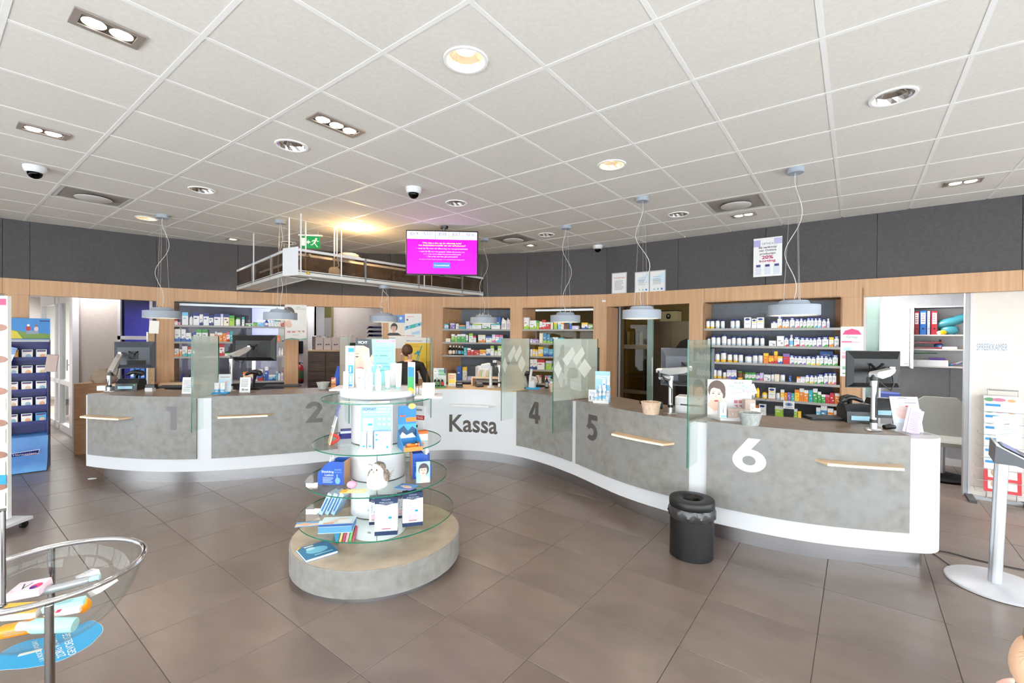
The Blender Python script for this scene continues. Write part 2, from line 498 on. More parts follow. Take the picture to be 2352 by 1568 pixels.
def tvis(c):
    if c.y < .3: return (0, 1e9 - c.y)
    x, y = pixof((c.x, c.y, 0))
    return (1 if -200 < x < 2550 and y < 1800 else 0, c.length)
cand.sort(key=lambda c: (-tvis(c)[0], c.length))
for c in cand[:285]:
    o = link('floor_tile', tileme, floor, (c.x, c.y, 0), TH_F + (PI if random.random() < .5 else 0))
rest = MB()
for c in cand[285:]:
    M = Matrix.Translation((c.x, c.y, 0)) @ Matrix.Rotation(TH_F, 4, 'Z')
    rest.add([tuple(v.co) for v in tileme.vertices], [tuple(p.vertices) for p in tileme.polygons], 0, M)
o = rest.obj('floor_tiles_beyond', FLOORT, floor, smooth=False); o['kind'] = 'stuff'

# ---- ceiling: slab, rails, lay-in tiles
TH_C = math.radians(-37.153)
c1, c2 = Vector((math.cos(TH_C), math.sin(TH_C))), Vector((-math.sin(TH_C), math.cos(TH_C)))
CO = Vector((-.194, 1.967))
room_poly = [tuple(p) for p in WALL] + [(RIGHT_END.x, -1.6), (LEFT_END.x, -1.6)]
room_poly = room_poly[::-1]
ceiling = struct(MB().prism(room_poly, CE + .085, CE + .15).obj('ceiling', CEILT, smooth=False))
def inroom(p, m=0.0):
    ins = False; n = len(room_poly)
    for i in range(n):
        (xa, ya), (xb, yb) = room_poly[i], room_poly[(i + 1) % n]
        if (ya > p[1]) != (yb > p[1]) and p[0] < (xb - xa) * (p[1] - ya) / (yb - ya) + xa: ins = not ins
    return ins
ct = MB(); t = .3 - .009
ct.add([(-t, -t, -.004), (t, -t, -.004), (t, t, -.004), (-t, t, -.004), (-t, -t, .006), (t, -t, .006), (t, t, .006), (-t, t, .006)],
       [(3, 2, 1, 0), (0, 1, 5, 4), (1, 2, 6, 5), (2, 3, 7, 6), (3, 0, 4, 7)])
cme = ct.mesh('ceiling_tile', CEILT, False)
VENT_CELLS = set()
def ccell(p):
    q = Vector((p[0], p[1])) - CO
    return math.floor(q.dot(c1) / .6), math.floor(q.dot(c2) / .6)
def ccen(i, j): return CO + c1 * (.6 * (i + .5)) + c2 * (.6 * (j + .5))
vents = [onz(215, 450, CE), onz(1690, 466, CE), onz(1175, 550, CE)]
for p in vents: VENT_CELLS.add(ccell(p))
DOWN = [(1070, 136), (670, 333), (1405, 377), (2051, 220), (464, 435), (1048, 465), (1558, 491), (1255, 538), (337, 500), (822, 521), (663, 557)]
HOLES = {}
for q in DOWN:
    p = onz(*q, CE); ij = ccell(p); d = p - ccen(*ij)
    # a downlight sits well inside its tile
    HOLES[ij] = (max(-.17, min(.17, d.dot(c1))), max(-.17, min(.17, d.dot(c2))))
def downpos(px, py):
    p = onz(px, py, CE); ij = ccell(p); hx, hy = HOLES[ij]
    return ccen(*ij) + c1 * hx + c2 * hy
def holed(hx, hy, R=.106, n=32):
    t = .3 - .009; b = MB(); vs = []
    for k in range(n):
        a = 2 * PI * (k + .5) / n; ca, sa = math.cos(a), math.sin(a)
        q = min((t - hx) / ca if ca > 0 else (-t - hx) / ca, (t - hy) / sa if sa > 0 else (-t - hy) / sa)
        vs.append((hx + ca * q, hy + sa * q)) 
    inner = [(hx + R * math.cos(2 * PI * (k + .5) / n), hy + R * math.sin(2 * PI * (k + .5) / n)) for k in range(n)]
    V = [(x, y, -.004) for x, y in vs] + [(x, y, -.004) for x, y in inner] + [(x, y, .02) for x, y in inner]
    F = []
    for k in range(n):
        j = (k + 1) % n
        F += [(k, n + k, n + j, j), (n + k, 2 * n + k, 2 * n + j, n + j)]
    b.add(V, F)
    for sx in (-1, 1):
        for sy in (-1, 1):
            # corner fill: triangle between the corner and the two boundary points around it
            ka = max(range(n), key=lambda k: 1e9 if False else (vs[k][0] * sx + vs[k][1] * sy))
            best = sorted(range(n), key=lambda k: (vs[k][0] - sx * t) ** 2 + (vs[k][1] - sy * t) ** 2)
            on_x = [k for k in best if abs(vs[k][0] - sx * t) < 1e-6][0]; on_y = [k for k in best if abs(vs[k][1] - sy * t) < 1e-6][0]
            b.add([(sx * t, sy * t, -.004), (*vs[on_x], -.004), (*vs[on_y], -.004)], [(0, 1, 2)])
    return b.mesh('ceiling_tile', CEILT, False)
cc = []
for i in range(-22, 22):
    for j in range(-22, 22):
        c = ccen(i, j)
        near = any(inroom(c + c1 * a + c2 * b) for a in (-.3, .3) for b in (-.3, .3))
        if near and (i, j) not in VENT_CELLS and c.y > -3: cc.append(c)
def cvis(c):
    if c.y < .6: return 0
    x, y = pixof((c.x, c.y, CE)); return 1 if -300 < x < 2650 and y > -350 else 0
cc.sort(key=lambda c: (-cvis(c), c.length))
n = 0
far = MB()
for c in cc:
    full = all(inroom(c + c1 * a + c2 * b) for a in (-.28, .28) for b in (-.28, .28))
    if n < 270 and cvis(c):
        ij = ccell(c)
        link('ceiling_tile', holed(*HOLES[ij]) if ij in HOLES else cme, ceiling, (c.x, c.y, CE), TH_C); n += 1
    elif full:
        M = Matrix.Translation((c.x, c.y, CE)) @ Matrix.Rotation(TH_C, 4, 'Z')
        far.add([tuple(v.co) for v in cme.vertices], [tuple(p.vertices) for p in cme.polygons], 0, M)
o = far.obj('ceiling_tiles_beyond', CEILT, ceiling, smooth=False); o['kind'] = 'stuff'
for k in range(-16, 18):            # T rails both ways
    for d, e in ((c1, c2), (c2, c1)):
        p = CO + d * (.6 * k)
        run = [s for s in [x * .1 for x in range(-160, 161)] if inroom(p + e * s)]
        if not run: continue
        a, b = p + e * (min(run) - .05), p + e * (max(run) + .05)
        q = d * .012
        MB().prism([tuple(a - q), tuple(a + q), tuple(b + q), tuple(b - q)], CE - (.006 if d is c1 else .0068), CE + (.011 if d is c1 else .0102)).obj('grid_rail', RAIL, ceiling, smooth=False)

# ---- dark upper wall in facets, wood fascia, posts
wb = struct(bpy.data.objects.new('wall_back', None)); COL.objects.link(wb)
for i in range(len(WALL) - 1):
    e, nn = fac(i)
    a0, b0 = WALL[i] + VN[i] * .03, WALL[i + 1] + VN[i + 1] * .03
    a1, b1 = WALL[i] + VN[i] * .1, WALL[i + 1] + VN[i + 1] * .1
    L = (b0 - a0).length; n = max(1, round(L / 1.25))
    for k in range(n):
        gp = .002 / L
        s0, s1 = k / n + gp, (k + 1) / n - gp
        MB().strip([a0.lerp(b0, s0), a0.lerp(b0, s1)], [a1.lerp(b1, s0), a1.lerp(b1, s1)], 2.39, CE + .02).obj('wall_panel', DWALL, wb, smooth=False)
MB().strip([WALL[i] + VN[i] * .09 for i in range(len(WALL))], [WALL[i] + VN[i] * .14 for i in range(len(WALL))], 2.3, CE + .1).obj('wall_backing', DWALL, wb, smooth=False)
fas = struct(bpy.data.objects.new('trim_1', None)); COL.objects.link(fas)
for i in range(len(WALL) - 1):
    a0, b0, a1, b1 = WALL[i], WALL[i + 1], WALL[i] + VN[i] * .12, WALL[i + 1] + VN[i + 1] * .12
    L = (b0 - a0).length; n = max(1, round(L / 1.3))
    for k in range(n):
        gp = .0012 / L
        s0, s1 = k / n + gp, (k + 1) / n - gp
        MB().strip([a0.lerp(b0, s0), a0.lerp(b0, s1)], [a1.lerp(b1, s0), a1.lerp(b1, s1)], 2.2, 2.4).obj('fascia_board', WOOD, fas, smooth=False)
posts = [(16, 66, .12), (360, 400, .12), (653, 685, .12), (879, 1017, .10), (1172, 1200, .12), (1363, 1393.5, .12), (1583, 1618, .12), (1931, 1983, .12)]
for k, (x0, x1, d) in enumerate(posts):
    fr, bk = wallrun(x0, x1), wallrun(x0, x1, d)
    struct(MB().strip(fr, bk, 0, 2.199).obj('trim_%d' % (k + 2), WOOD, smooth=False))
# window front behind the camera; unseen side glazing added, lintels lowered, to balance daylight
FY = -1.6
def glazed(name, a, b, k0, n, sill=.12):
    a, b = Vector(a), Vector(b); e = (b - a).normalized(); L = (b - a).length
    o = bpy.data.objects.new(name, None); COL.objects.link(o); struct(o); o.location = (a.x, a.y, 0); o.rotation_euler = (0, 0, math.atan2(e.y, e.x))
    MB().box((0, -.05, 0), (L, .05, sill)).obj('sill', WHITEM, o, smooth=False); MB().box((0, -.05, 2.3), (L, .05, CE + .1)).obj('shading_lintel', WHITEM, o, smooth=False)  # unseen beam brought down low to cut daylight on the counter fronts
    for k in range(n + 1):
        x = L * k / n; MB().box((x - .04, -.05, sill), (x + .04, .05, 2.3)).obj('pillar', WHITEM, o, smooth=False)
    for k in range(n):
        xa, xb = L * k / n + .04, L * (k + 1) / n - .04
        wn = MB()
        for lo, hi in (((xa, -.02, sill), (xa + .04, .02, 2.3)), ((xb - .04, -.02, sill), (xb, .02, 2.3)), ((xa, -.02, sill), (xb, .02, sill + .05)), ((xa, -.02, 2.26), (xb, .02, 2.3))): wn.box(lo, hi)
        w_ = struct(wn.obj('window_%d' % (k0 + k), DGREY, None, (a.x, a.y, 0), math.atan2(e.y, e.x), smooth=False))
        MB().box((xa + .04, -.002, sill + .05), (xb - .04, .002, 2.26)).obj('pane', ACRY, w_, smooth=False)
glazed('wall_front', (LEFT_END.x, FY), (RIGHT_END.x, FY), 11, 6)
glazed('wall_left', (LEFT_END.x, LEFT_END.y), (LEFT_END.x, FY), 17, 3)  # added side glazing lights the ceiling more than the counter fronts
glazed('wall_right', (RIGHT_END.x, FY), (RIGHT_END.x, RIGHT_END.y), 20, 2)
# rooms behind: outer walls and ceiling
back_poly = [tuple(WALL[i] + VN[i] * .1) for i in range(len(WALL))] + [(9, 3.2), (9, 12.5), (-12.8, 12.5), (-12.8, 3.6)]
struct(MB().prism(back_poly, 2.7, 2.75).obj('ceiling.001', PALE, smooth=False))
for nm, lo, hi in (('wall_rear', (-12.8, 12.4, 0), (9, 12.5, 2.7)), ('wall_rear_left', (-12.9, 3.5, 0), (-12.8, 12.5, 2.7)), ('wall_rear_right', (9, 3.1, 0), (9.1, 12.5, 2.7)),
                   ('wall_rear_left_near', (-12.8, 3.5, 0), (LEFT_END.x - .1, 3.6, 2.7)), ('wall_rear_right_near', (RIGHT_END.x + .1, 3.1, 0), (9, 3.2, 2.7))):
    struct(MB().box(lo, hi).obj(nm, PALE, smooth=False))

# ---- shelf niches in the wood wall
SHZ = [1.84, 1.61, 1.385, 1.16, .93]
GRIDDIR = Vector((.604, .797))
NICHES = {}
def niche(key, label, px0, px1, sdir, zs, back, depth=.38, zbot=.0, join=None):
    th = thing('shelf_niche', label, 'shelving', (0, 0, 0), group='shelf niches in the wood wall')
    fr = wallrun(px0, px1)
    n0 = fac(wallhit((px0 + px1) / 2)[1])[1]
    off = sdir * (depth / abs(sdir.dot(n0)))
    bk = [p + off for p in fr]
    e0 = (fr[-1] - fr[0]).normalized()
    t = .018
    MB().prism([tuple(fr[0] - e0 * t), tuple(fr[0]), tuple(bk[0]), tuple(bk[0] - e0 * t)], 0, 2.2).obj('side_panel', WOOD, th, smooth=False)
    MB().prism([tuple(fr[-1]), tuple(fr[-1] + e0 * t), tuple(bk[-1] + e0 * t), tuple(bk[-1])], 0, 2.2).obj('side_panel', WOOD, th, smooth=False)
    MB().strip(fr, bk, 2.2, 2.215).obj('top_panel', WOOD if back is not GLASS else SHELFM, th, smooth=False)
    nb = off.normalized()
    if back is NICHE:
        L = sum((bk[i + 1] - bk[i]).length for i in range(len(bk) - 1))
        for i in range(len(bk) - 1):
            L = (bk[i + 1] - bk[i]).length; m = max(1, round(L / .62))
            for k in range(m):
                s0, s1 = k / m + .0015 / L, (k + 1) / m - .0015 / L
                a, b = bk[i].lerp(bk[i + 1], s0), bk[i].lerp(bk[i + 1], s1)
                MB().strip([a, b], [a + nb * .02, b + nb * .02], 0, 2.2).obj('back_panel', NICHE, th, smooth=False)
    else:
        MB().strip(bk, [p + nb * .006 for p in bk], .95, 2.17).obj('glass_pane', back, th, smooth=False)
        MB().strip(bk, [p + nb * .03 for p in bk], 2.165, 2.2).obj('glass_rail', ALU, th, smooth=False)
        MB().strip(bk, [p + nb * .02 for p in bk], 0, .95).obj('back_panel', NICHE, th, smooth=False)
    for z in zs:
        segs = []
        if join:     # shelves made of two boards meeting at a visible joint
            mid = hitline(join, 800, fr[0], e0)[0] / (fr[-1] - fr[0]).dot(e0)
            segs = [(0, mid - .001), (mid + .001, 1)]
        else: segs = [(0, 1)]
        for s0, s1 in segs:
            if len(fr) == 2:
                F = [fr[0].lerp(fr[1], s0), fr[0].lerp(fr[1], s1)]; B = [bk[0].lerp(bk[1], s0), bk[0].lerp(bk[1], s1)]
            else: F, B = fr, bk
            f2_ = [p + nb * .008 for p in F]; b2_ = [p - nb * .003 for p in B]
            sh = MB().strip(f2_, b2_, z - .02, z).obj('shelf', SHELFM, th, smooth=False)
            MB().strip([p + nb * .0005 for p in F], [p + nb * .0075 for p in F], z - .026, z + .004).obj('price_rail', mat('price_rail', (168, 166, 163), .5), sh, smooth=False)
            if len(fr) != 2: break
    NICHES[key] = (fr, bk, off)
    return th
niche('A', 'wood shelf niche beside the left doorway with a bluish glass back', 400, 653, Vector((-.45, .89)), [1.85, 1.6, 1.375, .965], GLASS)
niche('B', 'wood shelf niche with grey back above the word Kassa', 1017, 1172, GRIDDIR, [1.84, 1.61, 1.385, .945], NICHE)
niche('C', 'wood shelf niche with a see-through brownish glass back', 1200, 1363, GRIDDIR, SHZ, YLITG)
niche('E', 'widest wood shelf niche with grey back behind counter six', 1618, 1931, Vector((.614, .789)), SHZ + [.70], NICHE, join=1760)

# ---- far left: strip of dark niche
th = thing('shelf_niche', 'narrow dark niche cut by the left photo edge', 'shelving', (0, 0, 0), group='shelf niches in the wood wall')
fr = [LEFT_END + (WV[0] - LEFT_END) * .45, wallhit(15)[0]]
nn = fac(0)[1]
MB().strip(fr, [p + nn * .3 for p in fr], 0, 1.2).obj('body', WOOD, th, smooth=False)
MB().strip([p + nn * .28 for p in fr], [p + nn * .3 for p in fr], 1.2, 2.2).obj('back_panel', NICHE, th, smooth=False)
MB().strip([fr[1] - nn * 0, fr[1] + (fr[0] - fr[1]).normalized() * .02], [fr[1] + nn * .3, fr[1] + nn * .3 + (fr[0] - fr[1]).normalized() * .02], 1.2, 2.2).obj('side_panel', WOOD, th, smooth=False)
MB().strip(fr, [p + nn * .3 for p in fr], 1.83, 1.85).obj('shelf', SHELFM, th, smooth=False)
# ================================================================== openings and rooms behind
# ---- doorway at the left: glass wall, partition, dark window
pa = onz(170, 1000, 0); pb = onz(101, 961, 0)
e = (pb - pa).normalized(); n = Vector((-e.y, e.x)); L = (pb - pa).length
gw = struct(bpy.data.objects.new('door_1', None)); COL.objects.link(gw)
gw.location = (pa.x, pa.y, 0); gw.rotation_euler = (0, 0, math.atan2(e.y, e.x))
for a, b, z0, z1, nm in ((-.12, .10, 0, 2.6, 'frame_post'), (.85, .95, 0, 2.6, 'frame_post'), (1.2, 1.3, 0, 2.6, 'frame_post'), (L - .1, L + .05, 0, 2.6, 'frame_post'),
                         (.10, L - .1, 2.25, 2.6, 'frame_rail'), (.10, L - .1, .82, .9, 'frame_rail'), (.10, L - .1, 0, .12, 'frame_rail')):
    MB().box((a, -.04, z0), (b, .04, z1)).obj(nm, WHITE, gw, smooth=False)
for a, b in ((.10, .85), (.95, 1.2), (1.3, L - .1)):
    MB().box((a, -.004, .12), (b, .004, .82)).obj('pane', GLASS, gw, smooth=False)
    MB().box((a, -.004, .9), (b, .004, 2.25)).obj('pane', GLASS, gw, smooth=False)
h = MB(); h.tube([(.8, -.05, 1.15), (.8, -.09, 1.15), (.68, -.09, 1.15)], .011, 8); h.box((.78, -.055, 1.05), (.82, -.04, 1.25))
h.obj('handle', BLACK, gw)
# bench and clutter of the bright room are only hinted at in the photo: a low desk and a white cupboard
t_ = thing('desk', 'low desk seen through the bright glass wall at the left', 'desk', (-8.75, 9.75, 0), math.radians(38))
MB().rbox((-.7, -.35, .7), (.7, .35, .74)).obj('desk_top', col((120, 90, 70)), t_)
for sx in (-.62, .62):
    for sy in (-.28, .28): MB().box((sx - .025, sy - .025, 0), (sx + .025, sy + .025, .7)).obj('leg', DGREY, t_, smooth=False)
# partition with window
Yp = pa.y
xw0, xw1 = onY(170, 900, Yp).x, onY(272, 900, Yp).x
struct(MB().box((xw0, Yp, .1), (xw1, Yp + .1, 2.7)).obj('wall_partition', BEIGE, smooth=False))
struct(MB().box((xw0, Yp - .012, 0), (xw1, Yp + .1, .1)).obj('baseboard_partition', BLACKM, smooth=False))
xa, xb = xw1, onY(352, 800, Yp).x
wn = struct(MB().box((xa, Yp - .02, 0), (xa + .05, Yp + .06, 2.7)).box((xb - .05, Yp - .02, 0), (xb, Yp + .06, 2.7)).box((xa, Yp - .02, 1.62), (xb, Yp + .06, 1.68)).obj('window_8', WHITE, smooth=False))
MB().box((xa + .05, Yp + .01, 1.68), (xb - .05, Yp + .016, 2.7)).obj('pane', glassmat('dark_blue_glass', (96, 96, 150)), wn, smooth=False)
MB().box((xa + .05, Yp + .01, .1), (xb - .05, Yp + .016, 1.62)).obj('pane', glassmat('dark_blue_glass'), wn, smooth=False)
struct(MB().box((xb, Yp, 0), (xb + 1.6, Yp + .1, 2.7)).obj('wall_partition_right', mat('violet_grey', (130, 124, 150), .7), smooth=False))
struct(MB().box((xa - .3, Yp + 1.2, 0), (xb + .6, Yp + 1.25, 2.7)).obj('wall_behind_window', mat('navy_wall', (38, 36, 58), .6), smooth=False))
# ---- room seen through the glass back of niche A
struct(MB().box((-5.6, 9.9, 0), (-3.9, 9.95, 2.7)).obj('wall_blue_room', PALE, smooth=False))
t_ = thing('whiteboard', 'white board lit bluish behind the left shelf niche', 'board', (-4.9, 9.878, 1.72), 0)  # board put here in place of a lit window
MB().box((-.9, -.02, 0), (.55, .02, .62)).obj('panel', mat('board_white', (238, 240, 248), .3), t_, smooth=False)
MB().box((-.92, -.025, -.02), (.57, .025, 0)).obj('frame', ALU, t_, smooth=False)

# ---- hall behind the second doorway (fire extinguisher, drawers, grey wall)
hallY = 9.3
xl, xr = onY(684, 800, hallY).x, onY(900, 800, hallY).x
struct(MB().box((xl - .4, hallY, 0), (onY(722, 800, hallY).x, hallY + .08, 2.7)).obj('wall_hall_left', BEIGE, smooth=False))
struct(MB().box((onY(765, 800, hallY).x, hallY, 0), (xr + .6, hallY + .08, 2.7)).obj('wall_hall', BEIGE, smooth=False))
dr = struct(bpy.data.objects.new('door_2', None)); COL.objects.link(dr); dr.location = (onY(722, 800, hallY).x, hallY, 0)
dw = onY(765, 800, hallY).x - onY(722, 800, hallY).x
MB().box((-.12, -.03, 0), (0, .09, 2.6)).obj('frame', WHITEM, dr, smooth=False)
MB().box((dw - .03, -.02, 0), (dw, .09, 2.6)).obj('frame', col((130, 120, 70)), dr, smooth=False)
MB().box((0, .5, 0), (dw, .52, 2.1)).obj('leaf', col((168, 162, 156)), dr, smooth=False)
MB().box((0, .5, 2.1), (dw, .52, 2.6)).obj('transom', col((112, 104, 50)), dr, smooth=False)

# ---- store room behind the third doorway
R0 = WV[8]; RE = (WV[9] - WV[8]).normalized(); RN = Vector((-RE.y, RE.x))
def rw(u, d): return R0 + RE * u + RN * d
def rwpx(px, py, d):
    u, z = hitline(px, py, R0 + RN * d, RE); return u, z
RRZ = face_rz(-RN)
# left jamb of wood, then the grey door track and a sliding glass door
u0 = rwpx(1393.5, 750, 0)[0]
struct(MB().prism([tuple(rw(u0 - .02, .0)), tuple(rw(u0, .0)), tuple(rw(u0, .42)), tuple(rw(u0 - .02, .42))], 0, 2.2).obj('trim_10', WOOD, smooth=False))
dr = struct(bpy.data.objects.new('door_3', None)); COL.objects.link(dr)
d0 = .46
ua, ub = rwpx(1419, 800, d0)[0], rwpx(1500, 800, d0)[0]
P = rw(ua, d0); dr.location = (P.x, P.y, 0); dr.rotation_euler = (0, 0, RRZ)
Wd = ub - ua
MB().box((-.03, -.05, 0), (.03, .05, 2.3)).obj('frame_post', DGREY, dr, smooth=False)
MB().box((.03, -.035, 0), (.06, .035, 2.3)).obj('frame_post', LGREY, dr, smooth=False)
MB().box((.06, -.03, 0), (.12, .03, 2.3)).obj('frame_post', mat('bronze', (84, 72, 52), .4, .4), dr, smooth=False)
MB().box((Wd - .09, -.02, 0), (Wd, .02, 2.3)).obj('edge_strip', mat('green_grey_edge', (132, 158, 150), .3), dr, smooth=False)
for z0, z1 in ((.0, .08), (.80, .86), (1.53, 1.6), (2.2, 2.3)):
    MB().box((.12, -.02, z0), (Wd - .09, .02, z1)).obj('mullion', mat('bronze'), dr, smooth=False)
for z0, z1 in ((.08, .80), (.86, 1.53), (1.6, 2.2)):
    MB().box((.12, -.004, z0), (Wd - .09, .004, z1)).obj('pane', YLITG, dr, smooth=False)
MB().tube([(Wd + .015, -.04, .95), (Wd + .015, -.07, .95), (Wd + .015, -.07, 1.4), (Wd + .015, -.04, 1.4)], .009, 8).obj('handle', ALU, dr)
# wall with the yellow room light in its colour, binder rack behind the glass
struct(MB().prism([tuple(rw(-1.2, 2.1)), tuple(rw(2.4, 2.1)), tuple(rw(2.4, 2.2)), tuple(rw(-1.2, 2.2))], 0, 2.7).obj('wall_store', mat('yellow_lit_wall', (146, 126, 72), .8), smooth=False))
UR = rwpx(1455, 760, 1.9)[0]; P = rw(UR, 1.9)
t_ = thing('binder_rack', 'binder rack dimly seen through the brown glass door', 'shelf', (P.x, P.y, 0), RRZ)
for z in (.4, .95, 1.5): MB().box((-.28, -.15, z), (.28, .15, z + .025)).obj('shelf', col((120, 108, 80)), t_, smooth=False)
for sx in (-.30, .28): MB().box((sx, -.15, 0), (sx + .02, .15, 1.95)).obj('side_panel', col((110, 98, 70)), t_, smooth=False)
for k in range(6):
    b = MB().rbox((-.035, -.13, 0), (.035, .13, .31), .005)
    q = t_.matrix_basis
    P2 = rw(UR - .215 + k * .085, 1.9)
    tag(b.obj('ring_binder', col([(180, 170, 120), (120, 110, 90), (200, 190, 150)][k % 3]), None, (P2.x, P2.y, 1.525), RRZ), 'ring binder number %s from the left behind the brown glass door' % ['one', 'two', 'three', 'four', 'five', 'six', 'seven', 'eight', 'nine'][k], 'binder', 'binders behind the glass door')
# metal cabinet with two doors and a carton on top
dC = 1.5
ua, za = rwpx(1500, 738, dC); ub, zb = rwpx(1584, 737, dC)
P = rw(ua, dC)
t_ = thing('metal_cabinet', 'brown-grey metal double-door cabinet behind the third doorway', 'cabinet', (P.x, P.y, 0), RRZ)
Wc = ub - ua + .12; MET = mat('cabinet_metal', (112, 102, 96), .32, .55)
MB().box((0, .02, 0), (Wc, .45, za)).obj('body', MET, t_, smooth=False)
um = rwpx(1542, 760, dC)[0] - ua
MB().box((.006, 0, .05), (um - .003, .02, za - .01)).obj('cabinet_door', MET, t_, smooth=False)
MB().box((um + .003, 0, .05), (Wc - .006, .02, za - .01)).obj('cabinet_door', MET, t_, smooth=False)
uc, _ = rwpx(1537, 725, dC + .12); P = rw(uc, dC + .2)
t_ = thing('carton', 'beige carton with black print on the metal cabinet', 'box', (P.x, P.y, za), RRZ)
w_ = rwpx(1557, 725, dC + .12)[0] - rwpx(1518, 725, dC + .12)[0]; hh = rwpx(1537, 715, dC + .12)[1] - za
MB().box((-w_ / 2, -.12, 0), (w_ / 2, .12, hh)).obj('body', col((196, 182, 140)), t_, smooth=False)
MB().box((-w_ / 2 - .004, -.124, hh), (w_ / 2 + .004, .124, hh + .02)).obj('lid', col((60, 54, 44)), t_, smooth=False)
art(t_, [('e', 0, hh * .5, .045, .05, (20, 20, 20)), ('e', 0, hh * .55, .02, .015, (190, 178, 140))], -.12)
# dark coat / chair back in front of the cabinet
uc, zc = rwpx(1573, 783, 1.0); P = rw(uc, 1.0)
t_ = thing('office_chair', 'black office chair back beside the metal cabinet', 'chair', (P.x, P.y, 0), RRZ)
MB().lathe([(.0, 0), (.2, 0), (.24, .02), (.24, .05), (.1, .08), (0, .08)], 20).obj('base', BLACKM, t_)
MB().cyl((0, 0, .06), (0, 0, .5), .03).obj('post', BLACKM, t_)
MB().lathe([(0, .48), (.24, .48), (.26, .52), (.24, .57), (0, .58)], 20).obj('seat', BLACKM, t_)
MB().prismxz([(-.18, .7), (.18, .7), (.22, 1.1), (.2, 1.55), (.12, 1.66), (.03, 1.7), (-.03, 1.7), (-.12, 1.66), (-.2, 1.55), (-.22, 1.1)], .16, .22).obj('backrest', BLACKM, t_)
MB().box((-.03, .2, .5), (.03, .24, 1.0)).obj('back_stem', BLACKM, t_, smooth=False)

# ---- recessed doorway at the right: glass strip, consulting room, cream sliding door
d0 = .40
ua = rwpx(1983, 800, d0)[0]; ub = rwpx(2024, 800, d0)[0]; uc = rwpx(2214, 800, d0)[0]; ud = rwpx(2231, 800, d0)[0]
struct(MB().prism([tuple(rw(ua - .3, d0)), tuple(rw(ua, d0)), tuple(rw(ua, d0 - .4)), tuple(rw(ua - .02, d0 - .4))], 0, 2.3).obj('trim_11', WOOD, smooth=False))
dr = struct(bpy.data.objects.new('window_9', None)); COL.objects.link(dr); P = rw(ua, d0); dr.location = (P.x, P.y, 0); dr.rotation_euler = (0, 0, RRZ)
MB().box((0, -.03, 0), (.025, .03, 2.3)).obj('frame_post', WHITE, dr, smooth=False)
MB().box((ub - ua - .02, -.03, 0), (ub - ua, .03, 2.3)).obj('frame_post', WHITE, dr, smooth=False)
MB().box((.025, -.004, 0), (ub - ua - .02, .004, 2.3)).obj('pane', glassmat('milky_glass', (220, 235, 230), .55, (170, 188, 184)), dr, smooth=False)
dr = struct(bpy.data.objects.new('door_4', None)); COL.objects.link(dr); P = rw(uc, d0); dr.location = (P.x, P.y, 0); dr.rotation_euler = (0, 0, RRZ)
MB().box((0, -.05, 0), (.04, .05, 2.35)).obj('frame_post', LGREY, dr, smooth=False)
MB().box((.04, -.055, 0), (ud - uc, .0, 2.35)).obj('frame_post', WHITE, dr, smooth=False)
MB().box((ud - uc, -.04, .12), (2.6, .0, 2.35)).obj('leaf', CREAM, dr, smooth=False)
MB().box((ud - uc, -.042, 0), (2.6, .0, .118)).obj('kick_plate', CREAM, dr, smooth=False)
us, zs = rwpx(2278, 797, d0 - .04)
wS = rwpx(2314, 797, d0 - .04)[0] - rwpx(2243, 797, d0 - .04)[0]
art(dr, [('r', us - uc - wS * .75, zs - .12, us - uc + wS * .75, zs + .12, (232, 230, 230)), ('t', 'SPREEKKAMER', us - uc, zs - .035, .075, (120, 150, 172), wS, .0)], -.041, 'lettering')
# back wall and wall cupboard of the consulting room
d1 = 1.9
struct(MB().prism([tuple(rw(ua - .8, d1)), tuple(rw(uc + .9, d1)), tuple(rw(uc + .9, d1 + .1)), tuple(rw(ua - .8, d1 + .1))], 0, 2.7).obj('wall_consulting', GWALL, smooth=False))
uj = rwpx(2182, 900, d1)[0]
struct(MB().prism([tuple(rw(uj, d1 - .012)), tuple(rw(uc + .9, d1 - .012)), tuple(rw(uc + .9, d1)), tuple(rw(uj, d1))], .1, 2.7).obj('wall_consulting_panel', GWALL, smooth=False))
struct(MB().prism([tuple(rw(ua - .8, d1 - .015)), tuple(rw(uc + .9, d1 - .015)), tuple(rw(uc + .9, d1)), tuple(rw(ua - .8, d1))], 0, .1).obj('baseboard_consulting', WHITEM, smooth=False))
struct(MB().prism([tuple(rw(uc + .62, d0 + .06)), tuple(rw(uc + .7, d0 + .06)), tuple(rw(uc + .7, d1)), tuple(rw(uc + .62, d1))], 0, 2.7).obj('wall_consulting_right', GWALL, smooth=False))
dc = d1 - .36
ca, zt = rwpx(2027, 706, dc); cb, zb = rwpx(2098, 842, dc); cc_, _ = rwpx(2222, 842, dc)
P = rw(ca, dc)
t_ = thing('wall_cupboard', 'grey wall cupboard with one door open showing binders', 'cabinet', (P.x, P.y, 0), RRZ)
WW = cc_ - ca; cm = cb - ca
MB().box((0, .33, zb), (WW, .36, zt)).obj('back_panel', WHITEM, t_, smooth=False)
MB().box((0, .0, zt - .02), (WW, .33, zt)).obj('top_panel', LGREY, t_, smooth=False)
for nm, z in (('shelf', zb), ('shelf', rwpx(2150, 801, dc)[1] - .02), ('shelf', rwpx(2150, 768, dc)[1] - .02)):
    MB().box((0, .0, z), (WW, .33, z + .02)).obj(nm, SHELFM, t_, smooth=False)
MB().box((cm - .02, -.02, zb), (cm + .0, .33, zt)).obj('side_panel', col((120, 116, 112)), t_, smooth=False)
MB().box((-.02, 0, zb), (0, .33, zt)).obj('side_panel', WHITEM, t_, smooth=False)
dm = grain('steel_door', (186, 184, 186), (196, 194, 196), (2, 2, 2), .3, metal=.5)
d_ = MB().box((.0, -.02, zb + .005), (cm - .045, 0, zt - .005)).obj('cabinet_door', dm, t_, smooth=False)
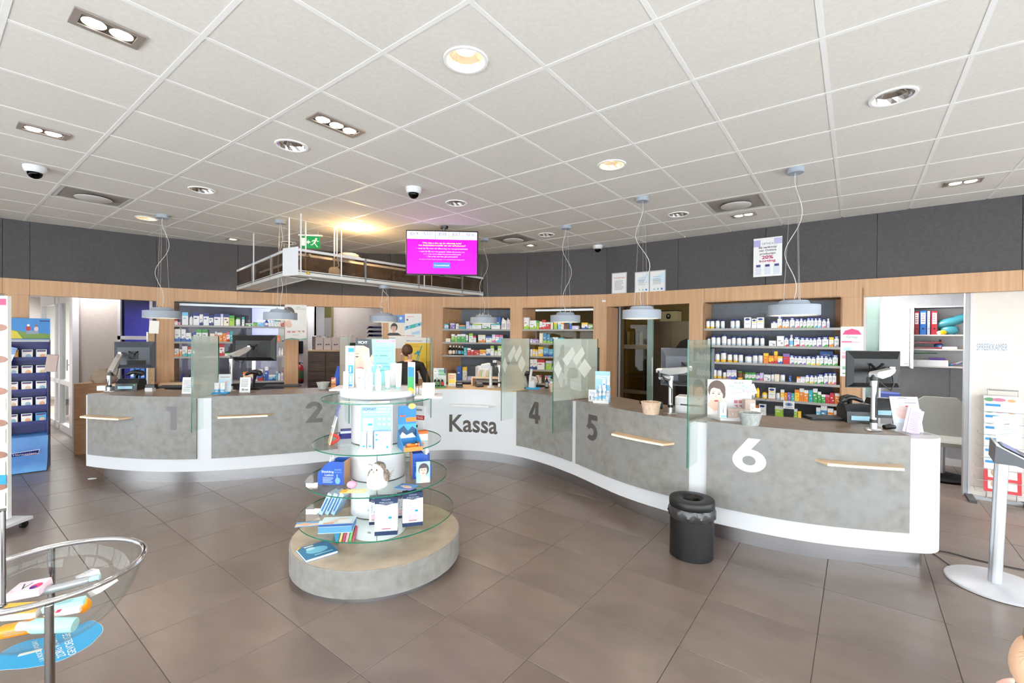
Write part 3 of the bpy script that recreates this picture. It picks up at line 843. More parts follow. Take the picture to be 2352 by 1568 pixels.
MB().tube([(cm - .1, -.02, zb + .04), (cm - .1, -.04, zb + .04), (cm - .06, -.04, zb + .04)], .006, 6).obj('handle', CHROME, d_)
MB().box((cm - .04, -.3, zb - .01), (cm - .02, .0, zt - .0)).obj('cabinet_door', WHITEM, t_, smooth=False)
Z1 = rwpx(2150, 768, dc)[1]; Z2 = rwpx(2150, 801, dc)[1]; Z3 = zb + .02
def bind(px0, px1, ytop, c, label):
    a = rwpx(px0, 760, dc + .04)[0]; b = rwpx(px1, 760, dc + .04)[0]; z = rwpx(px0, ytop, dc + .04)[1]
    P = rw((a + b) / 2, dc + .04); w_ = (b - a) / 2 - .002
    t_ = thing('ring_binder', label, 'binder', (P.x, P.y, Z1), RRZ, 'binders in the wall cupboard')
    MB().rbox((-w_, 0, 0), (w_, .24, z - Z1), .006).obj('cover', col(c), t_)
    hh = z - Z1
    art(t_, [('r', -w_ * .7, hh * .45, w_ * .7, hh * .92, (226, 222, 220)), ('e', 0, hh * .25, w_ * .35, w_ * .35, (30, 26, 30))] + lines(-w_ * .55, w_ * .55, hh * .5, hh * .88, 4, (120, 110, 120)), 0, 'spine_label')
bind(2099, 2111.5, 715, (150, 30, 40), 'red ring binder at the left end of the cupboard shelf')
bind(2112, 2128, 714, (30, 105, 190), 'blue ring binder between white and red ones in cupboard')
bind(2129, 2137, 714, (180, 190, 210), 'pale grey ring binder right of the blue one in cupboard')
bind(2138, 2154, 714, (165, 32, 46), 'red ring binder right of the pale grey one in cupboard')
def onsh(px, py, z, dd=.1):
    u = rwpx(px, py, dc + dd)[0]; P = rw(u, dc + dd); return (P.x, P.y, z)
t_ = thing('plastic_bag', 'crumpled teal plastic bag on the top cupboard shelf', 'bag', onsh(2192, 740, Z1, .14), RRZ)
b = MB(); b.ball((0, 0, .17), (.2, .08, .06), 14, 8, M=Matrix.Rotation(-.3, 4, 'Y')); b.ball((.12, .02, .2), (.12, .07, .05), 10, 6, M=Matrix.Rotation(-.2, 4, 'Y')); b.ball((-.05, 0, .06), (.1, .07, .07), 10, 6)
b.obj('bag_body', mat('teal_plastic', (70, 150, 165), .25), t_)
tag(MB().ball((0, 0, .025), (.05, .03, .035), 8, 6).obj('sponge', col((235, 190, 20), .7), None, onsh(2166, 758, Z1, .05)), 'yellow cloth below the teal bag in cupboard', 'cloth')
tag(MB().lathe([(0, -.02), (.025, -.02), (.025, .02), (0, .02)], 14, M=Matrix.Translation((0, 0, .025)) @ Matrix.Rotation(PI / 2, 4, 'X')).obj('tape_roll', col((225, 230, 232)), None, onsh(2157, 762, Z1, .04), RRZ), 'small white roll beside the yellow cloth', 'tape')
for k in range(2):
    t_ = thing('letter_tray', ['lower', 'upper'][k] + ' dark red letter tray in the middle of the cupboard', 'tray', onsh(2122, 790, Z2 + k * .07, .1), RRZ, 'red letter trays')
    w_ = .17
    tr = MB(); tr.box((-w_, -.08, 0), (w_, .16, .006)); tr.box((-w_, -.08, 0), (-w_ + .006, .16, .055)); tr.box((w_ - .006, -.08, 0), (w_, .16, .055)); tr.box((-w_, -.08, 0), (w_, -.074, .022))
    tr.obj('tray_body', col((140, 20, 40), .3), t_, smooth=False)
    MB().box((-w_ + .02, -.07, .006), (w_ - .02, .15, .012)).obj('papers', col((225, 215, 215)), t_, smooth=False)
tag(MB().ball((0, 0, .04), (.035, .06, .04), 10, 6).obj('pouch', col((60, 100, 160)), None, onsh(2156, 790, Z2, .08)), 'blue pouch beside the red letter trays', 'pouch')
tag(MB().rbox((-.09, -.05, 0), (.09, .05, .03)).obj('tissue_pack', col((222, 218, 222)), None, onsh(2176, 795, Z2, .08), RRZ), 'white tissue pack right of the blue pouch', 'tissues')
t_ = thing('storage_box', 'white low box with green rim line on lowest cupboard shelf', 'box', onsh(2136, 830, Z3, .1), RRZ)
MB().box((-.17, -.08, 0), (.17, .12, .075)).obj('body', col((214, 216, 218)), t_, smooth=False)
MB().tube([(-.16, .1, .075), (-.16, .1, .16), (.08, .1, .16)], .006, 6).obj('green_frame', col((60, 150, 80)), t_)
tag(MB().tube([(-.08, 0, 0), (.08, 0, 0)], [.014, .014], 10).obj('glue_stick', col((80, 50, 130)), None, onsh(2152, 822, Z3 + .09, .06), RRZ), 'purple glue stick lying in the white box', 'glue')
t_ = thing('pen_cup', 'small heap of pens at the right end of cupboard', 'pens', onsh(2200, 836, Z3, .08), RRZ)
for k, c in enumerate([(60, 140, 190), (140, 90, 130), (170, 160, 170)]):
    MB().tube([(-.08 + .03 * k, 0, .012 + k * .01), (.06 + .02 * k, .02, .05 + .02 * k)], .012, 8).obj('pen', col(c), t_)
# desk edge, blue box, chair of the consulting room
u_, _ = rwpx(2046, 900, d0 + .5)
P = rw(u_ - .1, d0 + .75)
t_ = thing('desk', 'small dark desk in the consulting room behind counter six', 'desk', (P.x, P.y, 0), RRZ)
MB().rbox((-.4, -.25, .83), (.2, .25, .87)).obj('desk_top', col((120, 92, 76)), t_)
for sx in (-.36, .14): MB().box((sx, -.22, 0), (sx + .04, .22, .83)).obj('leg_panel', DGREY, t_, smooth=False)
tag(MB().rbox((-.16, -.1, 0), (.2, .1, .14)).obj('storage_box', col((62, 78, 150)), None, (P.x, P.y, .87), RRZ), 'blue storage box on the desk behind counter six', 'box')
P = onz(2148, 1040, .45)
P = rw(rwpx(2140, 900, 1.05)[0] + .1, 1.05)
t_ = thing('office_chair', 'grey upholstered chair behind the right counter end', 'chair', (P.x, P.y, 0), RRZ)
UP = mat('grey_upholstery', (150, 152, 146), .85)
MB().lathe([(0, 0), (.26, 0), (.28, .03), (.1, .07), (0, .07)], 20).obj('base', BLACKM, t_)
MB().cyl((0, 0, .05), (0, 0, .45), .03).obj('post', ALU, t_)
MB().rbox((-.24, -.24, .43), (.24, .24, .5), .03).obj('seat', UP, t_)
MB().prismxz([(-.2, .5), (.2, .5), (.23, .75), (.21, .93), (.15, .98), (-.15, .98), (-.21, .93), (-.23, .75)], .2, .26).obj('backrest', UP, t_)
# ================================================================== SERVICE COUNTER
CP = [(-5.06, 5.34), (-4.94, 5.285), (-4.16, 5.11), (-3.55, 5.11), (-3.40, 5.145), (-2.40, 5.51), (-1.62, 5.95), (-.765, 6.22), (.07, 5.91), (.68, 5.16), (1.065, 4.425), (1.41, 4.02), (1.71, 3.78), (2.22, 3.45), (2.9, 3.28), (2.98, 3.27)]
CP = [Vector(p) for p in CP]
def catmull(P, n=14):
    out = []
    Q = [2 * P[0] - P[1]] + P + [2 * P[-1] - P[-2]]
    for i in range(1, len(Q) - 2):
        p0, p1, p2, p3 = Q[i - 1:i + 3]
        t0 = 0; t1 = max((p1 - p0).length ** .5, 1e-4); t2 = t1 + max((p2 - p1).length ** .5, 1e-4); t3 = t2 + max((p3 - p2).length ** .5, 1e-4)
        for k in range(n):
            t = t1 + (t2 - t1) * k / n
            A1 = p0 * ((t1 - t) / (t1 - t0)) + p1 * ((t - t0) / (t1 - t0))
            A2 = p1 * ((t2 - t) / (t2 - t1)) + p2 * ((t - t1) / (t2 - t1))
            A3 = p2 * ((t3 - t) / (t3 - t2)) + p3 * ((t - t2) / (t3 - t2))
            B1 = A1 * ((t2 - t) / (t2 - t0)) + A2 * ((t - t0) / (t2 - t0))
            B2 = A2 * ((t3 - t) / (t3 - t1)) + A3 * ((t - t1) / (t3 - t1))
            out.append(B1 * ((t2 - t) / (t2 - t1)) + B2 * ((t - t1) / (t2 - t1)))
    out.append(P[-1]); return out
raw = catmull(CP)
# even resampling and a light smoothing of the curve
def resample(P, step):
    out = [P[0]]; acc = 0
    for a, b in zip(P[:-1], P[1:]):
        L = (b - a).length; s = step - acc
        while s <= L:
            out.append(a.lerp(b, s / L)); s += step
        acc = L - (s - step)
    if (out[-1] - P[-1]).length > 1e-3: out.append(P[-1])
    return out
CF = resample(raw, .04)
for _ in range(60):
    CF = [CF[0]] + [CF[i] * .5 + (CF[i - 1] + CF[i + 1]) * .25 for i in range(1, len(CF) - 1)] + [CF[-1]]
CT = []
for i in range(len(CF)):
    t = (CF[min(i + 1, len(CF) - 1)] - CF[max(i - 1, 0)]).normalized(); CT.append(t)
CN = [Vector((t.y, -t.x)) for t in CT]       # toward the customers
CS = [0]
for a, b in zip(CF[:-1], CF[1:]): CS.append(CS[-1] + (b - a).length)
def cf(s, off=0.0):
    s = max(0, min(CS[-1] - 1e-6, s))
    lo, hi = 0, len(CS) - 1
    while hi - lo > 1:
        m = (lo + hi) // 2
        if CS[m] <= s: lo = m
        else: hi = m
    k = (s - CS[lo]) / (CS[hi] - CS[lo])
    n = CN[lo].lerp(CN[hi], k).normalized()
    return CF[lo].lerp(CF[hi], k) + n * off, n
def spx(px, z=.7, off=0.0):
    "arc length of the front seen at pixel column px"
    best = None
    for i in range(len(CF) - 1):
        a = pixof(V3(CF[i] + CN[i] * off, z))[0]; b = pixof(V3(CF[i + 1] + CN[i + 1] * off, z))[0]
        if (a - px) * (b - px) <= 0 and a != b: return CS[i] + (CS[i + 1] - CS[i]) * (px - a) / (b - a)
    return 0 if px < 600 else CS[-1]
def crun(s0, s1, off, step=.05):
    n = max(2, int((s1 - s0) / step) + 1)
    return [cf(s0 + (s1 - s0) * i / (n - 1), off)[0] for i in range(n)]
DEP = .62
ctr = thing('service_counter', 'long curved white service counter with grey concrete panels and numbers', 'counter')
def outline(off_front, s0, s1, rr, dep):
    "closed plan polygon with rounded right end and left end"
    fr = crun(s0, s1, off_front)
    nE = cf(s1)[1]; tE = Vector((-nE.y, nE.x))
    endr = []
    c = fr[-1] - nE * rr
    for k in range(1, 10):
        a = k / 9 * PI / 2
        endr.append(c + nE * (rr * math.cos(a)) + tE * (rr * math.sin(a)))
    nS = cf(s0)[1]; tS = Vector((-nS.y, nS.x)); r2 = min(.06, rr)
    c2_ = fr[0] - nS * r2; st = []
    for k in range(0, 6):
        a = PI / 2 - k / 6 * PI / 2
        st.append(c2_ + nS * (r2 * math.cos(a)) - tS * (r2 * math.sin(a)))
    bk = crun(s0, s1, off_front - dep)[::-1]
    bk[0] = bk[0] + tE * rr; bk[-1] = bk[-1] - tS * r2
    return [tuple(p) for p in st + fr + endr + bk]
def band(poly, z0, z1): return MB().prism(poly, z0, z1)
S0, S1 = spx(199.5, .7), CS[-1]
band(outline(0, S0, S1, .2, DEP), .155, .985).obj('body', WHITE, ctr)
pl = outline(-.11, S0 + .12, S1 - .0, .12, DEP - .2)
band(pl, 0, .156).obj('plinth', STEEL, ctr)
PAN = [('1', 200.7, 451), ('2', 485.5, 776), ('3', 810, 972), ('4', 1186, 1312), ('5', 1322, 1580.7), ('6', 1623.1, 2090.6)]
PS = {}
for nm, x0, x1 in PAN:
    a, b = spx(x0, .65, .02), spx(x1, .65, .02); PS[nm] = (a, b)
    fr, bk = crun(a, b, .02), crun(a, b, .001)
    p_ = MB().strip(fr, bk, .30, .984).obj('front_panel', CONC, ctr)
    p_['label'] = 'grey concrete-look front panel of station ' + nm
    MB().strip(fr, crun(a, b, -DEP + .01), .985, 1.006).obj('worktop', CONCT, ctr)
    MB().strip(crun(a, b, .0205), crun(a, b, .0195), .9835, 1.0055).obj('worktop_edge', CONC, ctr)
ka, kb = PS['3'][1] + .05, PS['4'][0] - .02
MB().strip(crun(ka, kb, -.02), crun(ka, kb, -DEP + .01), .985, .99).obj('cash_top', WOODL, ctr)
def ptx(txt, px, py, h, m, width=None, bold=.02, off=.0215):
    "letters bent onto the counter front"
    s = spx(px, .7, off); P, n = cf(s, off); z = zat(px, py, P)
    vs, fs, (x0, x1, y0, y1) = strokes(txt) if len(txt) == 1 else textmesh(txt, bold)
    sc = h / (y1 - y0); sx = width / (x1 - x0) if width else sc
    b = MB(); pts = []
    for v in vs:
        q, nn = cf(s + (v[0] - (x0 + x1) / 2) * sx, off)
        pts.append((q.x, q.y, z + (v[1] - (y0 + y1) / 2) * sc))
    b.add(pts, fs)
    return b.obj('number' if len(txt) == 1 else 'lettering', m, ctr, smooth=False)
def strokes(kind):
    "bold geometric numerals in a unit-high box"
    vs, fs = [], []
    def poly(p): o = len(vs); vs.extend(p); fs.append(tuple(range(o, o + len(p))))
    def arc(cx, cy, r0x, r0y, r1x, r1y, a0, a1, n=24):
        o = len(vs)
        for i in range(n + 1):
            a = math.radians(a0 + (a1 - a0) * i / n); vs.extend([(cx + r0x * math.cos(a), cy + r0y * math.sin(a)), (cx + r1x * math.cos(a), cy + r1y * math.sin(a))])
        fs.extend([(o + 2 * i, o + 2 * i + 1, o + 2 * i + 3, o + 2 * i + 2) for i in range(n)])
    if kind == '1': poly([(0, .80), (.17, .80), (.17, 0), (.43, 0), (.43, 1), (0, 1)])
    if kind == '2': arc(.36, .69, .36, .31, .12, .10, -8, 180); poly([(.72, .65), (.48, .67), (.02, .06), (.02, 0), (.30, 0)]); poly([(.02, 0), (.74, 0), (.74, .20), (.16, .20)])
    if kind == '4': poly([(.40, 0), (.62, 0), (.62, 1), (.40, 1)]); poly([(0, .20), (.74, .20), (.74, .40), (0, .40)]); poly([(0, .40), (.22, .40), (.52, 1), (.36, 1)])
    if kind == '5': poly([(.14, 1), (.70, 1), (.70, .80), (.16, .80)]); poly([(.14, 1), (.33, .82), (.28, .56), (.06, .45)]); arc(.32, .34, .38, .34, .15, .14, 150, -135)
    if kind == '6': arc(.38, .34, .38, .34, .15, .14, 0, 360, 36); poly([(.36, 1), (.64, 1), (.36, .58), (.16, .55), (.04, .50)])
    xs = [v[0] for v in vs]; return vs, fs, (min(xs), max(xs), 0, 1)
NUMD = mat('number_dark', (84, 78, 74), .5); NUML = mat('number_light', (226, 228, 232), .5)
ptx('1', 394, 960, .265, mat('number_violet', (122, 116, 122), .5), .11, .035)
ptx('2', 722, 946, .255, mat('number_mid', (104, 99, 94), .5), .19, .035)
ptx('4', 1228, 947, .27, NUMD, .20, .035)
ptx('5', 1359, 982, .275, NUMD, .19, .035)
ptx('6', 1720, 1045, .272, NUML, .24, .04)
ptx('Kassa', 1089, 973, .24, NUMD, .69, .02, .0015)
# small LED-lit handbag ledges
def ledge(px0, px1, py, m, name='bag_ledge', off=.02, led=True):
    a, b = spx(px0, .75, off), spx(px1, .75, off)
    P, n = cf((a + b) / 2, off); z = zat((px0 + px1) / 2, py, P)
    ins = .05; d = .11
    base = crun(a, b, off - .001, .06); tip = crun(a + ins, b - ins, off + d, .06)
    k = min(len(base), len(tip)); base = [cf(a + (b - a) * i / (k - 1), off - .001)[0] for i in range(k)]; tip = [cf(a + ins + (b - a - 2 * ins) * i / (k - 1), off + d)[0] for i in range(k)]
    o = MB().strip(tip, base, z - .0, z + .018).obj(name, m, ctr, smooth=False)
    if led:
        t2 = [cf(a + ins + (b - a - 2 * ins) * i / (k - 1), off + d + .003)[0] for i in range(k)]
        MB().strip(t2, tip, z, z + .013).obj('led_strip', LED, o, smooth=False)
ledge(204, 303, 958, WOODL); ledge(497, 629, 955, WOODL); ledge(1415, 1549, 1008, WOODL); ledge(1872, 2072, 1066, WOODL)
ledge(1033, 1138, 931, mat('white_glass', (226, 230, 230), .2), 'bag_ledge', 0, False)

# ---- glass screens between the stations
def screen(px, label, zt=1.69, f=.28, b=.36, film=FROST, fl=True, logo=False):
    s = spx(px, .8); P, n = cf(s, 0)
    # local: x = along n (0 = counter face, positive toward the room), thickness along y
    t_ = thing('glass_screen', label, 'glass screen', (P.x, P.y, 0), math.atan2(n.y, n.x), 'glass screens between the stations')
    h = .005
    up = MB().box((-b, -h, .99), (f, h, zt)).obj('upper_pane', GLASS, t_, smooth=False)
    MB().box((.022, -h, .65), (f, h, .99)).obj('lower_pane', GLASS, t_, smooth=False)
    MB().box((f, -h, .65), (f + .0015, h, zt)).obj('front_edge', GLASSE, t_, smooth=False)
    MB().box((-b - .0015, -h, .99), (-b, h, zt)).obj('rear_edge', GLASSE, t_, smooth=False)
    if fl:
        for sy in (-1, 1):
            y = sy * (h + .0006)
            if sy < 0:
                MB().add([(-b + .002, y, 1.0), (f - .002, y, 1.0), (f - .002, y, zt - .002), (-b + .002, y, zt - .002)], [(0, 1, 2, 3)]).obj('frosted_film', film, up, smooth=False)
        c = MB()
        for y in (-h - .0012, h + .0012):
            for cx, cz, p, q in ((-.16, 1.35, .10, .11), (.22, 1.35, .055, .1)): c.add([(cx, y, cz - q), (cx + p, y, cz), (cx, y, cz + q), (cx - p, y, cz)], [(0, 1, 2, 3)])
            for dx in (0, .14): c.add([(.10 - dx, y, 1.38), (.16 - dx, y, 1.46), (.02 - dx, y, 1.60), (-.02 - dx, y, 1.52)], [(0, 1, 2, 3)])
        if logo: c.obj('etched_logo', FROSTL, up, smooth=False)
    return t_
screen(469, 'frosted glass screen between station one and station two')
screen(792, 'frosted glass screen between station two and the round display')
screen(985, 'clear-looking glass screen left of the Kassa front', fl=False)
screen(1181, 'frosted glass screen between Kassa and station four', logo=True)
screen(1316, 'wide frosted glass screen between stations four and five', logo=True)
screen(1603, 'glass screen between stations five and six', film=glassmat('thin_film', (240, 240, 236), .45, (186, 186, 176)))
# ================================================================== CEILING FIXTURES
def spot(loc, power, color=(1, .86, .66), ang=110, parent=None, blend=.6, r=.05, rot=(0, 0, 0)):
    l = bpy.data.lights.new('lamp_light', 'SPOT'); l.energy = power; l.color = color
    l.spot_size = math.radians(ang); l.spot_blend = blend; l.shadow_soft_size = r
    o = bpy.data.objects.new('lamp_light', l); COL.objects.link(o); o.location = loc; o.rotation_euler = rot
    if parent: o.parent = parent
    return o
# pendants
def pendant(px, py, label, root_z=CE, xy=None, k=0):
    P = xy or onz(px, py, root_z)
    t_ = thing('pendant_lamp', label, 'lamp', (P.x, P.y, 1.9), 0, 'grey drum pendants above the counter')
    R = .193; H = root_z - 1.9
    MB().shell([(R - .012, .012), (R - .008, .0), (R, .0), (R, .085), (R - .004, .09), (R - .07, .092), (R - .085, .125), (R - .10, .13), (0, .13)], 40).obj('shade', LAMPG, t_)
    MB().lathe([(0, .006), (R - .01, .006), (R - .01, .012), (0, .012)], 40).obj('diffuser', WARM, t_)
    MB().lathe([(0, H - .045), (.062, H - .045), (.066, H - .04), (.066, H - .001), (0, H - .001)], 24).obj('canopy', LAMPG, t_)
    for a in (0.4, 2.5, 4.6):
        x, y = .075 * math.cos(a), .075 * math.sin(a)
        MB().cyl((x, y, .13), (x, y, .15), .006, 8).obj('cable_stud', CHROME, t_)
        MB().cyl((x, y, .15), (x * .35, y * .35, H - .04), .0011, 5).obj('suspension_wire', ALU, t_)
    rnd = random.Random(k); ph = rnd.random() * 6; N = 30; pts = []
    for i in range(N + 1):
        u = i / N; env = math.sin(PI * u) * .07
        pts.append((env * math.sin(ph + u * 9), env * math.cos(ph * 1.3 + u * 8), .13 + u * (H - .17)))
    MB().tube(pts, .003, 6).obj('power_cord', mat('clear_cord', (205, 203, 196), .3), t_)
    l = bpy.data.lights.new('lamp_light', 'AREA'); l.shape = 'DISK'; l.size = .34; l.energy = 4.5; l.color = (1, .86, .68)
    o = bpy.data.objects.new('lamp_light', l); COL.objects.link(o); o.parent = t_; o.location = (0, 0, .003)
pendant(373, 493, 'grey drum pendant lamp above station one, farthest left', k=1)
pendant(645, 506, 'grey drum pendant lamp in front of the face poster', k=2)
pendant(0, 0, 'grey drum pendant lamp hung under the overhead conveyor', root_z=2.4195, xy=Vector((-1.81, 6.395)), k=3)
pendant(1112, 547, 'grey drum pendant lamp in front of the Kassa shelves', k=4)
pendant(1300, 518, 'grey drum pendant lamp in front of the glass-backed niche', k=5)
pendant(1476, 453, 'grey drum pendant lamp in front of the third doorway', k=6)
pendant(1827, 386, 'grey drum pendant lamp above station six, largest in view', k=7)

# round recessed downlights with faceted reflectors
REFL = mat('reflector', (200, 198, 196), .14, 1.0)
def downlight(px, py, label, on=0):
    P = downpos(px, py); R = .105
    t_ = thing('downlight', label, 'ceiling light', (P.x, P.y, CE - .006), 0, 'round recessed downlights')
    MB().shell([(R + .012, .002), (R + .010, -.006), (R - .004, -.006), (R - .006, .0)], 40).obj('trim_ring', WHITEM, t_)
    f = MB(); seg = 20; prof = [(R - .006, .0), (R - .02, .03), (R - .045, .05), (.03, .058)]
    f.shell(prof, seg, wob=lambda a, k: 1 + .03 * ((int(round(a / (2 * PI) * seg)) + k) % 2))
    f.obj('reflector', REFL if not on else mat('reflector_lit', (230, 220, 200), .2, .8, emit=(255, 226, 180), es=.5 * min(on, 2)), t_, smooth=False)
    MB().lathe([(0, .05), (.05, .05), (.05, .06), (0, .06)], 20).obj('bulb', WARMON if on else mat('bulb_off', (225, 222, 215), .3), t_)
    MB().lathe([(0, .062), (R + .0, .062), (R + .0, .066), (0, .066)], 24).obj('housing', LGREY, t_)
    if on:
        spot((0, 0, -.012), 60 * on, (1, .80, .52), 120, t_, 1.0, .07)
    if on > 2:      # added glowing drop and point light that widen the warm ceiling glow
        MB().lathe([(0, -.05), (.05, -.046), (.075, -.03), (.085, -.008), (0, -.008)], 28).obj('glow_drop', WARMON, t_)
        l = bpy.data.lights.new('lamp_light', 'POINT'); l.energy = 24; l.color = (1, .62, .22); l.shadow_soft_size = .04
        o = bpy.data.objects.new('lamp_light', l); COL.objects.link(o); o.parent = t_; o.location = (0, 0, -.17)
downlight(1070, 136, 'lit warm round downlight, nearest to the camera', 1.0)
downlight(670, 333, 'unlit round downlight left of the triple spot')
downlight(1405, 377, 'round downlight with a warm glow above the fifth pendant', .35)
downlight(2051, 220, 'large unlit round downlight at the upper right')
downlight(464, 435, 'unlit round downlight above the left pendant lamps')
downlight(1048, 465, 'unlit round downlight beside the middle dome camera')
downlight(1558, 491, 'unlit round downlight left of the right air vent')
downlight(1255, 538, 'small far round downlight near the fifth pendant canopy')
downlight(337, 500, 'warm round downlight beside the leftmost pendant canopy', .3)
downlight(822, 521, 'bright warm round downlight right above the conveyor', 8)
downlight(663, 557, 'far round downlight behind the exit sign')
# square recessed spots
def sqspot(px, py, n, rz, label, flip=False):
    P = onz(px, py, CE); a = .05
    t_ = thing('recessed_spot', label, 'ceiling light', (P.x, P.y, CE - .006), rz, 'square recessed spots')
    L = a * n
    fr = MB(); m = .028; H = .008
    fr.box((-L - m, -a - m, -H), (L + m, -a, 0)); fr.box((-L - m, a, -H), (L + m, a + m, 0)); fr.box((-L - m, -a, -H), (-L, a, 0)); fr.box((L, -a, -H), (L + m, a, 0))
    fr.obj('frame', mat('spot_frame', (170, 160, 152), .4, .5), t_, smooth=False)
    MB().box((-L, -a, -.003), (L, a, -.001)).obj('tray', mat('spot_tray', (70, 62, 56), .5), t_, smooth=False)
    for k in range(n):
        x = -L + a * (2 * k + 1)
        MB().lathe([(0, -.006), (a * .82, -.006), (a * .9, -.0035), (0, -.0035)], 18, (x, 0, 0)).obj('lamp', SPOTON, t_)
    spot((0, 0, -.02), 22 * n, (1, .93, .82), 100, t_, .8, .06)
sqspot(248, 63, 2, TH_C + PI / 2, 'twin square spot at the upper left')
sqspot(773, 285, 3, TH_C + PI / 2, 'triple square spot near the ceiling middle')
sqspot(100, 299, 2, TH_C + PI / 2, 'twin square spot above the left dome camera')
sqspot(2212, 416, 2, TH_C, 'twin square spot near the right wall')
sqspot(1708, 492, 2, TH_C, 'twin square spot below the right air vent')
sqspot(1218, 562, 1, TH_C, 'small single spot at the far wall behind the television')
sqspot(535, 548, 1, TH_C, 'small single spot at the far wall on the left')
# dome cameras
def domecam(px, py, label, z=CE, wall=False):
    P = onz(px, py, z)
    t_ = thing('dome_camera', label, 'camera', (P.x, P.y, z - .006), 0, 'white dome cameras')
    MB().lathe([(0, -.055), (.058, -.055), (.07, -.04), (.076, -.02), (.076, 0), (0, 0)], 32).obj('housing', WHITE, t_)
    MB().ball((0, 0, -.055), (.05, .05, .05), 24, 12).obj('dome', DOME, t_)
    MB().ball((0, -.012, -.07), (.024, .024, .024), 16, 8).obj('lens', BLACK, t_)
domecam(80, 381, 'white dome camera at the left photo edge')
domecam(950, 430, 'white dome camera left of the television')
domecam(1373, 563, 'small white dome camera at the far wall corner')
# air diffusers, each filling one ceiling cell
for k, p in enumerate(vents):
    c = ccen(*ccell(p))
    t_ = thing('air_vent', ['square grey air vent in the ceiling at the left', 'square grey air vent in the ceiling at the right', 'far square air vent in the ceiling behind the television'][k], 'air vent', (c.x, c.y, CE), TH_C, 'ceiling air vents')
    b = MB(); a = .29
    b.box((-a, -a, .0), (a, a, .006)); b.obj('plate', mat('vent_plate', (150, 144, 140), .6), t_, smooth=False)
    f = MB(); f.box((-a, -a, -.004), (a, -a + .04, 0)); f.box((-a, a - .04, -.004), (a, a, 0)); f.box((-a, -a + .04, -.004), (-a + .04, a - .04, 0)); f.box((a - .04, -a + .04, -.004), (a, a - .04, 0))
    f.obj('frame', mat('vent_frame', (196, 192, 188), .6), t_, smooth=False)
    MB().lathe([(0, -.03), (.13, -.03), (.15, -.022), (.15, -.016), (0, -.016)], 32).obj('disc', mat('vent_disc', (198, 194, 190), .6), t_)
    MB().cyl((0, 0, -.02), (0, 0, .0), .04, 12).obj('stem', mat('vent_plate'), t_)

# ---- hanging television
P = onz(1021, 518, CE); tvd = P.y
a0, a1, b0, b1 = onY(930, 533, tvd), onY(1098, 529, tvd), onY(937, 634, tvd), onY(1101, 632, tvd)
cx = (a0.x + a1.x + b0.x + b1.x) / 4; zt = (a0.z + a1.z) / 2; zb = (b0.z + b1.z) / 2
Wt = .93; Ht = zt - zb
t_ = thing('television', 'hanging television with a magenta information screen', 'television', (cx, tvd - .04, zb), math.radians(4))
hw = Wt / 2
MB().rbox((-hw, 0, 0), (hw, .045, Ht), .006).obj('housing', BLACK, t_)
MAG = (205, 0, 205); WH = (226, 228, 246)
sc_ = [('r', -hw + .014, .016, hw - .014, Ht - .014, MAG), ('r', -hw + .014, Ht - .115, hw - .014, Ht - .014, WH)]
cw = (Wt - .028) / 5
for k, (a, b) in enumerate((('J019', 'Balie 2'), ('N537', 'Balie 3'), ('J018', 'Balie 3'), ('J017', 'Balie 3'), ('N536', 'Balie 2'))):
    x = -hw + .014 + cw * (k + .5)
    sc_ += [('t', a, x, Ht - .068, .044, (90, 90, 110), .105), ('t', b, x, Ht - .105, .024, (150, 150, 180), .085)]
    if k: sc_.append(('r', x - cw / 2 - .002, Ht - .115, x - cw / 2 + .002, Ht - .014, (90, 80, 120)))
Y_ = (250, 240, 90); W_ = (250, 225, 255)
sc_ += [('t', 'Wat ziet u dan op de rekening en/of', 0, .405, .020, Y_, .50, .015), ('t', 'het declaratieoverzicht van uw verzekeraar?', 0, .375, .020, Y_, .60, .015),
        ('t', '\u25b8 rond de \u20ac6 voor de aflevering van het geneesmiddel', 0, .335, .019, W_, .66), ('t', '\u25b8 rond de \u20ac6 voor het gesprek (alleen als het om een', 0, .295, .019, W_, .58),
        ('t', 'voor u het eerst afgeleverd geneesmiddel gaat)', 0, .265, .015, W_, .48), ('t', '\u25b8 De prijs van het geneesmiddel', 0, .232, .019, W_, .40),
        ('t', 'De zorgverzekeraar betaalt dit bedrag en verrekent deze met uw eigen risico.', 0, .198, .011, W_, .58),
        ('r', -.115, .09, .105, .165, (80, 130, 230)), ('t', 'Consumentenbond', -.005, .118, .022, (240, 245, 255), .19)]
art(t_, sc_, 0, 'screen', step=.0003, emit=.62)
MB().cyl((.02, .06, Ht * .5), (.02, .06, CE - zb - .02), .022, 14).obj('ceiling_pole', mat('pole_grey', (120, 120, 122), .3, .7), t_)
MB().lathe([(0, CE - zb - .03), (.05, CE - zb - .03), (.055, CE - zb - .006), (0, CE - zb - .006)], 20, (.02, .06, 0)).obj('pole_collar', BLACK, t_)
MB().box((-.1, .045, Ht * .3), (.14, .06, Ht * .7)).obj('bracket', BLACK, t_, smooth=False)
MB().rbox((-.03, .005, -.018), (.03, .04, 0), .004).obj('sensor', BLACK, t_)

